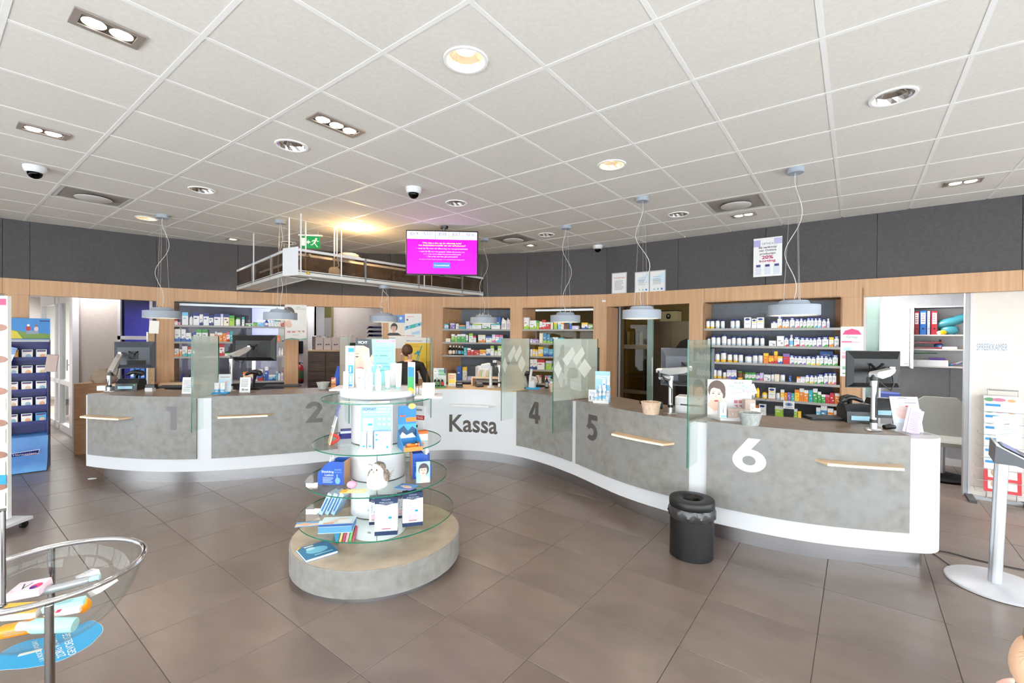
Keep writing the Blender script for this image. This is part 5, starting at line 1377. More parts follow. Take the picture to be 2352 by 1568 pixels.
# --- drum top: hardcover and stacked book behind
def board(name, label, cat, p, w, h, t, rz, c, shapes=None, tilt=0, group=None, back=None, z0=0):
    "upright board leaning back by tilt"
    t_ = thing(name, label, cat, p, rz, group)
    M = Matrix.Rotation(-tilt, 4, 'X')
    MB().box((-w / 2, 0, z0), (w / 2, t, h), 0, M).obj('panel', col(c), t_, smooth=False)
    if shapes: art(t_, shapes, 0, 'print', M=M)
    return t_
def flat(name, label, cat, p, w, d, t, rz, c, shapes=None, edge=(240, 240, 240), group=None):
    "lying book or leaflet; print faces up; local y = up the page"
    t_ = thing(name, label, cat, p, rz, group)
    if t > .006:
        MB().box((-w / 2 + .003, -d / 2 + .003, .002), (w / 2 - .003, d / 2 - .003, t - .002)).obj('pages', col(edge), t_, smooth=False)
        MB().box((-w / 2, -d / 2, t - .002), (w / 2, d / 2, t)).obj('cover', col(c), t_, smooth=False)
        MB().box((-w / 2, -d / 2, 0), (w / 2, d / 2, .002)).obj('cover', col(c), t_, smooth=False)
    else: MB().box((-w / 2, -d / 2, 0), (w / 2, d / 2, t)).obj('sheet', col(c), t_, smooth=False)
    if shapes: art(t_, shapes, 0, 'print', M=Matrix.Translation((0, 0, t)) @ Matrix.Rotation(-PI / 2, 4, 'X'))
    return t_
p = onT(728, 1268, -1)
flat('book', 'blue hardcover album with yellow corner lying on the drum base', 'book', p, .21, .21, .018, math.radians(42), (52, 124, 168), [('e', .0, .0, .07, .05, (120, 200, 225)), ('e', -.03, .04, .03, .02, (190, 230, 240)), ('p', [(-.105, .07), (-.07, .105), (-.09, .105), (-.105, .09)], (240, 190, 40)), ('r', -.04, -.08, .08, -.065, (150, 215, 235)), ('r', -.06, .07, 0, .09, (225, 225, 215))])
p = onT(788, 1243, -1)
t_ = thing('book_stack', 'leaning stack of coloured booklets behind the blue album', 'booklets', p, math.radians(25))
for k, c in enumerate([(60, 150, 190), (225, 200, 120), (200, 70, 80), (235, 180, 190), (120, 190, 90), (190, 60, 90)]):
    MB().box((-.055 + k * .022, -.02, 0), (-.038 + k * .022, .12, .12), 0, Matrix.Rotation(.25, 4, 'Y')).obj('booklet', col(c), t_, smooth=False)
# --- tier 0
p = onT(715, 1203, 0); flat('leaflet', 'narrow leaflet with a child photo at the left shelf edge', 'leaflet', p, .2, .075, .004, math.radians(14), (110, 170, 220), [('r', -.1, -.0375, .1, -.0, (232, 200, 180)), ('e', -.04, -.005, .035, .022, (225, 175, 150)), ('r', .05, -.03, .1, .03, (225, 235, 245))])
p = onT(776, 1212, 0); flat('leaflet_stack', 'thick stack of blue health leaflets on the lowest glass shelf', 'leaflets', p, .22, .17, .045, math.radians(8), (214, 230, 236), [('r', -.11, -.085, .11, -.045, (50, 110, 200)), ('p', [(-.08, -.02), (.0, .06), (.06, .05), (-.02, -.02)], (225, 205, 190)), ('r', .0, -.03, .09, .03, (240, 244, 246)), ('r', -.09, -.035, -.02, -.02, (230, 150, 120))], (90, 150, 215))
for k in range(3):
    p = onT(735 + 14 * k, 1181, 0)
    t_ = thing('tilted_box', '%s of three narrow pale-blue boxes leaning on the lowest glass shelf' % ['leftmost', 'middle', 'rightmost'][k], 'box', p, math.radians(-12), 'three leaning pale-blue boxes')
    M = Matrix.Rotation(math.radians(27), 4, 'Y')
    MB().rbox((-.017, 0, 0), (.017, .1, .18), .002, 0, M).obj('carton', pack('paleblue_box', (170, 200, 232), (225, 235, 245), .2), t_)
    art(t_, [('r', -.006, .03, .006, .14, (60, 110, 180))], 0, 'print', M=M)
def giftbox(px0, px1, pyb, pyt, k, label, rz, dd=.07):
    p = onT((px0 + px1) / 2, pyb, k); z = TIERS[k][0]
    w = (px1 - px0) / FPX * p.y; h = zat((px0 + px1) / 2, pyt, p) - z
    t_ = thing('gift_box', label, 'box', p, rz, 'navy and white gift boxes')
    MB().rbox((-w / 2, 0, 0), (w / 2, dd, h), .002).obj('carton', pack('gift', (238, 238, 242), (28, 50, 88), .16, (28, 50, 88), .11), t_)
    NV = (28, 50, 88)
    art(t_, [('r', -w / 2, 0, w / 2, h * .11, NV), ('p', [(-w / 2, h), (w / 2, h), (w / 2, h * .86), (0, h * .8), (-w / 2, h * .86)], NV), ('t', 'VICHY', 0, h * .93, h * .035, (200, 210, 225), w * .4), ('t', 'Ontdek uw routine', 0, h * .87, h * .03, (220, 226, 236), w * .6), ('t', 'en ontvang een cadeau', 0, h * .835, h * .026, (220, 226, 236), w * .6),
             ('p', [(-w * .25, h * .42), (-w * .08, h * .42), (-w * .04, h * .74), (-w * .3, h * .74)], (205, 208, 212)), ('p', [(w * .1, h * .48), (w * .25, h * .48), (w * .27, h * .76), (w * .08, h * .76)], (222, 228, 232)), ('r', w * .1, h * .44, w * .25, h * .5, (40, 140, 180)), ('r', -w * .22, h * .16, w * .24, h * .38, (232, 190, 205)), ('r', -w * .18, h * .17, w * .2, h * .19, (150, 60, 90)), ('t', 'V', 0, h * .25, h * .06, (250, 240, 245)), ('t', 'V', -w * .14, h * .62, h * .05, (140, 140, 146)), ('t', 'V', w * .18, h * .66, h * .04, (140, 140, 146))], 0, 'print', step=.0003)
giftbox(861, 912, 1229, 1143, 0, 'navy and white gift box in front on the lowest glass shelf', math.radians(10))
giftbox(848, 866, 1205, 1142, 0, 'navy and white gift box behind the front one, turned sideways', math.radians(12), .05)
giftbox(925, 971, 1208, 1132, 0, 'navy and white gift box at the right of the lowest shelf', math.radians(16))
giftbox(912, 926, 1190, 1135, 0, 'navy and white gift box half hidden between the other two', math.radians(14), .05)
# --- tier 1
def lotion(px0, px1, pyb, pyt, k, label, rz, w=None, flip=1):
    p = onT((px0 + px1) / 2, pyb, k); z = TIERS[k][0]
    w = w or (px1 - px0) / FPX * p.y; h = zat((px0 + px1) / 2, pyt, p) - z; d = .13
    t_ = thing('counter_display_box', label, 'display box', p, rz, 'blue lotion display boxes')
    BL = (36, 84, 178); f = flip
    pr = [(-w / 2, 0), (w / 2, 0), (w / 2, h), (-w * .02, h), (-w * .18, h * .9), (-w / 2, h * .5)]
    pr = [(x * f, zz_) for x, zz_ in pr]
    if f < 0: pr = pr[::-1]
    MB().prismxz(pr, 0, .003).obj('side_panel', col(BL), t_, smooth=False)
    MB().prismxz(pr, d - .003, d).obj('side_panel', col(BL), t_, smooth=False)
    xe = w / 2 * f
    MB().box((min(xe, xe - .003 * f), .003, 0), (max(xe, xe - .003 * f), d - .003, h)).obj('back_panel', col((182, 140, 104)), t_, smooth=False)
    MB().box((-w / 2, .003, 0), (w / 2, d - .003, .003)).obj('bottom_panel', col((182, 140, 104)), t_, smooth=False)
    MB().box((min(-xe, -xe + .003 * f), .003, .003), (max(-xe, -xe + .003 * f), d - .003, h * .42)).obj('front_panel', col((30, 36, 60)), t_, smooth=False)
    art(t_, [('t', 'Shielding', -w * .12 * f, h * .52, h * .1, (230, 238, 250), w * .46), ('t', 'Lotion', -w * .06 * f, h * .38, h * .1, (230, 238, 250), w * .32), ('t', 'GLOVES', w * .28 * f, h * .62, h * .07, (150, 190, 240), w * .26), ('t', 'IN A BOTTLE', w * .28 * f, h * .52, h * .05, (150, 190, 240), w * .26),
             ('e', w * .27 * f, h * .18, w * .1, h * .14, (120, 170, 235)), ('r', w * .25 * f - .004, h * .18, w * .25 * f + .004, h * .46, (120, 170, 235))] + lines(-w * .3, w * .12, h * .08, h * .34, 6, (190, 212, 245)), 0, 'print')
    for q in range(2):
        b_ = thing('lotion_bottle', 'blue lotion pump bottle %s' % (['standing in the left blue display box', 'behind it in the left blue display box'][q] if f > 0 else ['standing in the right blue display box', 'behind it in the right blue display box'][q]), 'bottle', p + Vector((-.02 * f + .0, .05 + q * .045, .004)), rz, 'lotion bottles')
        MB().lathe([(0, 0), (.018, 0), (.018, h * .8), (.013, h * .86), (0, h * .86)], 12).obj('bottle_body', col((30, 70, 170), .25), b_)
        MB().lathe([(0, h * .86), (.011, h * .86), (.011, h * .97), (.004, h * 1.0), (.004, h * 1.1), (0, h * 1.1)], 12).obj('cap', col((235, 238, 245)), b_)
lotion(729, 790, 1113, 1060, 1, 'blue shielding lotion display box at the left of the second shelf', math.radians(-2))
lotion(941, 998, 1098, 1040, 1, 'blue lotion display box at the right of the second shelf', math.radians(22), .14, -1)
p = onT(972, 1108, 1)
board('acrylic_card', 'card with a closed-eyed face in an acrylic stand', 'card', p, .098, .15, .003, math.radians(18), (150, 205, 230), [('r', -.049, 0, .049, .15, (160, 210, 232))] + facepic(0, .085, .04, (222, 190, 176), (70, 60, 66)) + [('p', [(-.035, 0), (.045, 0), (.045, .035), (.02, .045), (-.01, .02)], (228, 200, 190))], .05)
p = onT(933, 1118, 1); flat('leaflet', 'blue leaflet with a hand photo on the second glass shelf', 'leaflet', p, .13, .11, .004, math.radians(-18), (92, 150, 210), [('e', .0, .0, .045, .02, (232, 205, 195)), ('e', .02, -.02, .035, .015, (238, 214, 205)), ('r', .02, -.05, .06, -.035, (200, 110, 170))])
p = onT(812, 1128, 1); flat('leaflet', 'yellow leaflet lying under the pink cotton ball', 'leaflet', p, .17, .065, .003, math.radians(6), (245, 225, 150), [('r', -.085, -.032, -.04, .032, (240, 180, 40)), ('r', .0, -.02, .07, .0, (230, 235, 240))])
tag(MB().ball((0, 0, .026), (.034, .028, .026), 18, 10).obj('pink_sponge', col((240, 165, 195), .5), None, onT(808, 1122, 1) + Vector((0, 0, .003))), 'small pink egg-shaped sponge on the yellow leaflet', 'sponge')
# plush owl
p = onT(868, 1116, 1) + Vector((.01, -.05, 0))
ow = thing('plush_owl', 'white plush owl with brown feather wings on the second shelf', 'plush toy', p, math.radians(-8))
FUR = grain('white_fur', (232, 230, 226), (250, 249, 246), (70, 70, 70), .95, bump=.6); BRF = grain('brown_fur', (112, 98, 86), (176, 162, 148), (60, 60, 40), .95, bump=.6)
MB().lathe([(0, 0), (.05, .002), (.068, .02), (.07, .05), (.062, .085), (.05, .11), (.044, .125), (.03, .13), (0, .13)], 26, wob=lambda a, k: 1 + .03 * math.sin(a * 7 + k * 2)).obj('body', FUR, ow)
MB().ball((0, 0, .135), (.046, .042, .04), 20, 12).obj('head', FUR, ow)
MB().ball((.008, .014, .145), (.046, .042, .038), 20, 12).obj('crown', BRF, ow)
for sx in (-1, 1):
    MB().ball((.018 * sx - .004, -.04, .14), (.006, .004, .006), 10, 6).obj('eye', col((150, 84, 40), .2), ow)
    MB().ball((.018 * sx - .004, -.0445, .14), (.003, .002, .003), 8, 6).obj('pupil', BLACK, ow)
    MB().tube([(.02 * sx, -.03, .165), (.035 * sx, -.035, .175), (.055 * sx, -.02, .168)], .002, 5).obj('ear_tuft', BRF, ow)
MB().lathe([(0, 0), (.006, 0), (0, .016)], 8, M=Matrix.Translation((-.004, -.048, .132)) @ Matrix.Rotation(PI * .9, 4, 'X')).obj('beak', col((190, 150, 110)), ow)
MB().ball((.055, .02, .075), (.018, .045, .055), 14, 8).obj('wing', BRF, ow); MB().ball((-.055, .02, .075), (.016, .042, .05), 14, 8).obj('wing', BRF, ow)
for k in range(4): MB().tube([(.06, .03, .05 + .012 * k), (.085 + .008 * k, .04, .065 + .02 * k)], [.006, .001], 6).obj('tail_feather', BRF, ow)
# --- tier 2
p = onT(862, 1040, 2)
w_, h_ = .215, zat(862, 931, p) - TIERS[2][0]
LB = (140, 184, 230)
t_ = thing('counter_card', 'light blue tube display card reading CICAPLAST with product slots', 'display card', p, math.radians(6))
MB().box((-w_ / 2, .03, 0), (w_ / 2, .033, h_)).obj('backboard', col((240, 242, 246)), t_, smooth=False)
MB().box((-w_ / 2, -.03, 0), (w_ / 2, .03, .028)).obj('tray', col((246, 247, 249)), t_, smooth=False)
MB().box((-.002, -.03, .028), (w_ / 2, -.006, h_ * .46)).obj('leaflet_pocket', col((246, 247, 249)), t_, smooth=False)
BT = (30, 160, 215)
art(t_, [('r', -w_ / 2 + .004, h_ * .08, w_ / 2 - .004, h_ * .97, LB), ('t', 'CICAPLAST', -w_ * .22, h_ * .89, h_ * .05, (40, 60, 80), w_ * .42, .02), ('t', 'BAUME B5', w_ * .24, h_ * .89, h_ * .05, (225, 238, 250), w_ * .38), ('t', 'DE #1 MULTI-HERSTELLER', 0, h_ * .83, h_ * .04, (235, 244, 252), w_ * .84, .015), ('t', 'voor geïrriteerde en gevoelige huid', 0, h_ * .79, h_ * .022, (225, 238, 250), w_ * .8),
         ('p', [(-w_ * .4, h_ * .45), (-w_ * .1, h_ * .45), (-w_ * .08, h_ * .72), (-w_ * .42, h_ * .72)], (222, 228, 234)), ('r', -w_ * .26, h_ * .56, -w_ * .12, h_ * .61, BT)] + [('e', w_ * (.1 + .15 * i), h_ * (.7 - .11 * j), w_ * .045, h_ * .032, (238, 246, 252)) for i in range(3) for j in range(2)], .03, 'print')
art(t_, [('r', .006, h_ * .38, .02, h_ * .42, BT), ('r', .006, h_ * .28, .02, h_ * .32, BT), ('r', w_ * .36, h_ * .12, w_ * .42, h_ * .17, BT), ('r', .006, h_ * .06, w_ * .44, h_ * .07, (190, 205, 225))], -.03, 'leaflet_print')
for k, dx in enumerate((-.075, -.035)):
    b_ = thing('tube_carton', '%s slim white tube carton standing in the light blue card' % ['left', 'right'][k], 'box', p + Vector((dx, -.01 + .004 * k, .0285)), math.radians(6), 'slim cartons in the light blue card')
    MB().rbox((-.017, 0, 0), (.017, .025, .115), .001).obj('carton', pack('white_pack'), b_)
    art(b_, [('r', -.009, .012, .009, .024, BT)], 0)
p = onT(955, 1030, 2)
t_ = thing('counter_display_box', 'blue mountain-print display box with orange packs on third shelf', 'display box', p, math.radians(28))
SB = (40, 130, 200)
MB().box((-.1, .1, 0), (.03, .104, .29)).obj('backboard', col(SB), t_, smooth=False)
art(t_, [('r', -.1, .16, .03, .29, (40, 130, 195)), ('e', -.0, .285, .028, .02, (245, 200, 110)), ('r', -.1, .06, .03, .16, (70, 165, 215)), ('p', [(-.1, .06), (.03, .06), (.03, .12), (.0, .14), (-.03, .11), (-.06, .15), (-.1, .12)], (28, 78, 120)), ('p', [(-.1, .06), (.03, .06), (.0, .095), (-.04, .08), (-.07, .105)], (225, 235, 244)), ('r', -.045, .175, .03, .205, (240, 130, 40)), ('r', -.09, .215, -.05, .225, (230, 90, 60))], .1)
MB().prismyz([(-.06, 0), (.1, 0), (.1, .12), (-.06, .03)], -.104, -.1).obj('side_panel', col((62, 150, 215)), t_, smooth=False)
MB().prismyz([(-.06, 0), (.1, 0), (.1, .12), (-.06, .03)], .03, .034).obj('side_panel', col((62, 150, 215)), t_, smooth=False)
MB().box((-.1, -.06, 0), (.03, .1, .004)).obj('bottom_panel', col((230, 235, 240)), t_, smooth=False)
MB().box((-.1, -.064, 0), (.03, -.06, .028)).obj('front_panel', col((240, 140, 60)), t_, smooth=False)
for k in range(3):
    q = p + Vector((-.03 + .022 * k, .02 * k - .01, .006))
    b_ = thing('blister_pack', 'orange travel pack %s in the blue mountain-print box' % ['in front', 'in the middle', 'at the back'][k], 'pack', q, math.radians(28 + 10 * k), 'orange packs in the mountain box')
    MB().rbox((-.035, -.02, 0), (.035, .03, .03), .008).obj('pack_body', col([(240, 130, 40), (232, 226, 222), (240, 120, 40)][k], .25), b_)
p = onT(752, 1022, 2)
t_ = thing('leaflet_holder', 'tilted leaflet holder with red arc on the third shelf', 'leaflet holder', p, math.radians(-62))
Mh = Matrix.Rotation(math.radians(-14), 4, 'X')
MB().box((-.05, 0, 0), (.05, .004, .26), 0, Mh).obj('panel', ACRY, t_, smooth=False)
MB().box((-.045, .004, .01), (.045, .012, .3), 0, Mh).obj('leaflets', pack('leaf_u', (225, 222, 230), (108, 112, 160), .3, (235, 200, 160), .3), t_, smooth=False)
MB().tube([(0, .02 + .055 * math.sin(PI * i / 14), .005 + .075 * i / 14 + .0) for i in range(15)], .011, 8).obj('red_arc', col((232, 70, 60)), t_)
MB().box((-.03, -.02, 0), (.03, .03, .004)).obj('foot', ACRY, t_, smooth=False)
p = onT(786, 1003, 2); p = Vector((DC.x - .26, DC.y + .05, TIERS[2][0]))
t_ = thing('medicine_box', 'dark blue box with white top beside the display column', 'box', p, math.radians(20))
MB().rbox((-.06, -.04, 0), (.06, .04, .04), .002).obj('carton', col((36, 40, 130)), t_); MB().rbox((-.05, -.035, .0405), (.05, .035, .066), .002).obj('upper_carton', pack('bx2', (232, 234, 244), (60, 70, 160), .3), t_)
p = Vector((DC.x + .25, DC.y + .12, TIERS[2][0]))
board('counter_card', 'red and white triangular card at the right of third shelf', 'card', p, .15, .24, .004, math.radians(-20), (238, 238, 236), [('r', -.075, .13, .075, .165, (200, 40, 44)), ('t', 'KORTING', 0, .137, .02, (245, 240, 240), .12), ('r', -.05, .2, .05, .215, (150, 150, 150)), ('r', -.03, .07, -.01, .09, (40, 60, 40)), ('r', .0, .07, .02, .09, (40, 100, 60))], .12)
p = Vector((DC.x + .33, DC.y + .0, TIERS[2][0]))
t_ = thing('medicine_box', 'orange-lidded white box at the right of the third shelf', 'box', p, math.radians(20))
MB().rbox((-.04, -.03, 0), (.04, .03, .07), .002).obj('carton', pack('bx3', (236, 232, 228), (240, 120, 40), .3), t_)
# --- top tier: white tray plinths and cosmetics
ZT3 = TIERS[3][0]
t_ = thing('display_tray', 'white oval tray plinth on the top glass shelf', 'tray', (DC.x - .01, DC.y + .06, ZT3), 0)
MB().lathe([(0, 0), (.285, 0), (.295, .01), (.295, .045), (.29, .05), (0, .05)], 64).obj('tray_body', WHITE, t_)
ZP = ZT3 + .05
def onP(px, py, z=None):
    z = z or ZP; p = onz(px, py, z); return Vector((p.x, p.y, z))
t_ = thing('display_board', 'flat white board carrying blue cartons on the top shelf', 'tray', (DC.x - .17, DC.y + .06, ZT3 + .0505), math.radians(8))
MB().rbox((-.19, -.15, 0), (.1, .15, .012), .003).obj('board', WHITE, t_)
t_ = thing('display_board', 'flat white board at the right of the top shelf', 'tray', (DC.x + .345, DC.y - .03, ZT3 + .0005), math.radians(8))
MB().rbox((-.06, -.1, 0), (.14, .12, .014), .003).obj('board', WHITE, t_)
# the face advert
zb = ZP + .001
pd = 3.76
a0, a1 = onY(818, 886, pd), onY(907, 779, pd)
w_, h_ = a1.x - a0.x, a1.z - zb
SK = (228, 188, 172)
sh = [('r', -w_ / 2, 0, w_ / 2, h_, (150, 222, 226)), ('r', -w_ / 2, 0, -w_ * .12, h_, (238, 222, 214)), ('e', -w_ * .3, h_ * .55, w_ * .24, h_ * .34, SK), ('p', [(-w_ / 2, h_), (-w_ * .1, h_), (-w_ * .08, h_ * .68), (-w_ * .14, h_ * .6), (-w_ * .16, h_ * .8), (-w_ * .3, h_ * .86), (-w_ / 2, h_ * .86)], (52, 60, 66)),
      ('t', 'VICHY', -w_ * .32, h_ * .9, h_ * .06, (240, 244, 246), w_ * .24, .02), ('e', -w_ * .46, h_ * .62, w_ * .04, h_ * .014, (60, 60, 70)), ('r', -w_ * .5, h_ * .68, -w_ * .42, h_ * .69, (80, 70, 66)), ('e', -w_ * .38, h_ * .37, w_ * .085, h_ * .026, (206, 122, 134)), ('e', -w_ * .24, h_ * .6, w_ * .09, h_ * .09, (250, 246, 244)),
      ('p', [(-w_ * .31, h_ * .1), (-w_ * .18, h_ * .1), (-w_ * .1, h_ * .35), (-w_ * .12, h_ * .55), (-w_ * .2, h_ * .66), (-w_ * .28, h_ * .62)], (242, 208, 196))] + \
     [('p', [(-w_ * (.285 - .03 * i), h_ * .42), (-w_ * (.28 - .03 * i), h_ * .42), (-w_ * (.245 - .035 * i), h_ * (.62 - .03 * i)), (-w_ * (.25 - .035 * i), h_ * (.62 - .03 * i))], (216, 170, 158)) for i in range(4)] + \
     [('r', 0, h_ * .93, w_ / 2, h_ * .985, (246, 150, 190)), ('t', 'PRO BAREREINIGING', w_ * .25, h_ * .945, h_ * .02, (255, 240, 248), w_ * .3), ('t', 'Op zoek naar een snelle', w_ * .19, h_ * .8, h_ * .035, (110, 150, 165), w_ * .38), ('t', 'reiniging voor gevoelige huid?', w_ * .22, h_ * .73, h_ * .035, (110, 150, 165), w_ * .44),
      ('t', '3 IN 1 REINIGING', w_ * .14, h_ * .63, h_ * .032, (60, 110, 125), w_ * .32, .02), ('t', 'VAN PURETÉ THERMALE', w_ * .18, h_ * .57, h_ * .03, (120, 180, 190), w_ * .42)] + [('r', w_ * .02, h_ * (.47 - .075 * i), w_ * (.32 + .05 * (i % 2)), h_ * (.485 - .075 * i), (100, 175, 185)) for i in range(3)]
M_ = Matrix.Rotation(.02, 4, 'X')
t_ = thing('advert_board', 'turquoise cosmetics advert with a woman cleansing her face', 'advert', ((a0.x + a1.x) / 2, pd, zb), math.radians(10))
MB().box((-w_ / 2, 0, 0), (w_ / 2, .004, h_)).obj('panel', WHITE, t_, smooth=False); art(t_, sh, 0, 'print', step=.0003)
# blue-white slim advert box at left
pl_ = onP(803, 890, ZT3 + .063)
h_ = zat(803, 794, pl_) - pl_.z
t_ = thing('advert_column', 'slim white column carton with blue product pictures', 'box', pl_, math.radians(10))
MB().rbox((-.032, 0, 0), (.032, .05, h_), .002).obj('carton', WHITE, t_)
art(t_, [('r', -.012, h_ * .85, .032, h_ * .95, (30, 150, 215)), ('r', -.01, h_ * .34, .026, h_ * .54, (30, 150, 215)), ('r', .0, h_ * .36, .01, h_ * .5, (230, 240, 248)), ('r', -.008, h_ * .1, .024, h_ * .33, (160, 205, 240)), ('r', .002, h_ * .14, .012, h_ * .28, (225, 235, 245)), ('r', -.006, h_ * .04, .02, h_ * .08, (30, 150, 215))], 0)
for k, (px, top) in enumerate(((794, 853), (799, 846))):
    q = onP(px, 892 - k * 2, ZT3 + .063) + Vector((0, .02 * k, 0)); tag(MB().rbox((-.018, 0, 0), (.018, .03, zat(px, top, q) - q.z), .001).obj('slim_carton', pack('white_pack'), None, q, math.radians(10)), ['short white carton at the far left of the top tray', 'taller white carton behind the short one'][k], 'box', 'small white cartons on top tray')
def pump(px, pyb, pyt, r, label, tint=(226, 240, 240), pumphead=True):
    p = onP(px, pyb); h = zat(px, pyt, p) - p.z
    t_ = thing('lotion_bottle', label, 'bottle', p, math.radians(12), 'clear lotion bottles on the top tray')
    hb = h * (.72 if pumphead else .84)
    b = MB(); prof = [(0, 0), (r * .95, 0), (r, hb * .02), (r, hb * .92), (r * .8, hb), (0, hb)]
    b.lathe([(x, z) for x, z in prof], 20); b.obj('bottle_body', mat('clear_lotion', tint, .12), t_)
    if pumphead:
        MB().lathe([(0, hb), (r * .6, hb), (r * .6, hb + h * .12), (r * .22, hb + h * .13), (r * .22, h * .93), (0, h * .93)], 14).obj('pump_collar', WHITE, t_)
        MB().tube([(-r * .3, 0, h * .96), (r * .5, 0, h * .985), (r * 1.3, 0, h * .93)], [r * .3, r * .28, r * .14], 10).obj('pump_head', WHITE, t_)
    else: MB().lathe([(0, hb), (r * 1.0, hb), (r * 1.0, h), (0, h)], 18).obj('cap', mat('pale_cap', (222, 240, 238), .3), t_)
    art(t_, [('t', 'V', 0, hb * .62, hb * .14, (70, 74, 76)), ('r', -r * .35, hb * .45, r * .35, hb * .47, (170, 180, 184)), ('r', -r * .3, hb * .38, r * .3, hb * .395, (170, 180, 184))], -r - .0005, 'label')
pump(826, 894, 846, .023, 'clear flat-capped lotion bottle at the left of the row', pumphead=False)
pump(834, 896, 848, .023, 'second clear flat-capped lotion bottle in the row', pumphead=False)
pump(848, 898, 836, .026, 'clear lotion pump bottle in front of the advert')
pump(868, 896, 838, .026, 'clear lotion pump bottle right of the other pump bottle')
def vtube(px, pyb, pyt, w, label):
    p = onP(px, pyb); h = zat(px, pyt, p) - p.z
    t_ = thing('cream_tube', label, 'tube', p, math.radians(12), 'white cream tubes on the top tray')
    b = MB(); vs = []; n = 18
    for z, fx, fy in ((.06, .40, .36), (.3, .44, .32), (.7, .48, .2), (1, .5, .02)): vs += [(fx * w * math.cos(2 * PI * k / n), fy * w * math.sin(2 * PI * k / n), z * h) for k in range(n)]
    fs = [(q * n + k, q * n + (k + 1) % n, (q + 1) * n + (k + 1) % n, (q + 1) * n + k) for q in range(3) for k in range(n)] + [tuple(range(n - 1, -1, -1)), tuple(3 * n + k for k in range(n))]
    b.add(vs, fs); b.obj('tube_body', WHITE, t_)
    MB().lathe([(0, 0), (.38 * w, 0), (.38 * w, .065 * h), (0, .065 * h)], 18).obj('cap', mat('aqua_cap', (150, 215, 212), .3), t_)
    M = Matrix.Rotation(-.16 * w / h * 2, 4, 'X')
    art(t_, [('t', 'VICHY', 0, h * .84, h * .035, (170, 170, 174), w * .4), ('t', 'V', 0, h * .66, h * .13, (60, 62, 66)), ('r', -w * .25, h * .5, w * .25, h * .515, (170, 175, 180)), ('r', -w * .2, h * .44, w * .2, h * .452, (170, 175, 180)), ('r', w * .12, h * .68, w * .3, h * .73, (130, 200, 230))], -.34 * w, 'label', M=Matrix.Translation((0, 0, 0)) @ M)
vtube(890, 893, 850, .046, 'short white cream tube with a V')
vtube(903, 889, 833, .05, 'tall white cream tube behind the front tall one')
vtube(915, 892, 834, .052, 'tall white cream tube with a V at the right')
# green-blue card and white carton rows on the right board
q = Vector((DC.x + .25, DC.y - .03, ZT3 + .0145)); h_ = .25
t_ = thing('display_card', 'upright green and blue card seen at a slant', 'card', q, math.radians(-48))
MB().box((-.05, 0, 0), (.05, .006, h_)).obj('panel', WHITE, t_, smooth=False)
art(t_, [('r', -.045, .0, .045, h_ * .85, (60, 150, 220)), ('r', -.045, .02, .045, h_ * .55, (70, 180, 110)), ('e', 0, .03, .045, .028, (240, 200, 50))], 0)
for k in range(4):
    q = Vector((DC.x + .345 + .024 * k, DC.y - .05, ZT3 + .0145)); tag(MB().rbox((-.0115, 0, 0), (.0115, .05, .055), .001).obj('small_carton', pack('white_pack'), None, q, math.radians(8)), 'small white carton, %s of the front row on the right board' % ORD[k], 'box', 'small white cartons on the right board')
for k in range(4):
    q = Vector((DC.x + .34 + .024 * k, DC.y + .01, ZT3 + .0145)); tag(MB().rbox((-.0115, 0, 0), (.0115, .04, .088), .001).obj('small_carton', pack('white_pack'), None, q, math.radians(8)), 'small white carton, %s of the rear row on the right board' % ORD[k], 'box', 'small white cartons on the right board')
for k in range(2):
    q = Vector((DC.x + .285 + .024 * k, DC.y + .03, ZT3 + .0145)); tag(MB().cyl((0, 0, 0), (0, 0, .062), .0105, 14).obj('lip_balm', pack('balm', (238, 236, 234), (230, 190, 160), .2), None, q), ['left', 'right'][k] + ' slim white lip balm beside the white cartons', 'lip balm', 'lip balms on the right board')
flat('leaflet', 'white leaflet with a face photo under the white tray', 'leaflet', Vector((DC.x + .1, DC.y - .32, ZT3 + .0005)), .13, .09, .002, math.radians(15), (238, 236, 234), [('e', -.03, .0, .03, .03, (226, 190, 176))])
flat('price_strip', 'narrow beige strip at the left of the top glass shelf', 'label strip', Vector((DC.x - .12, DC.y - .32, ZT3 + .0005)), .11, .03, .003, math.radians(-4), (222, 214, 198))
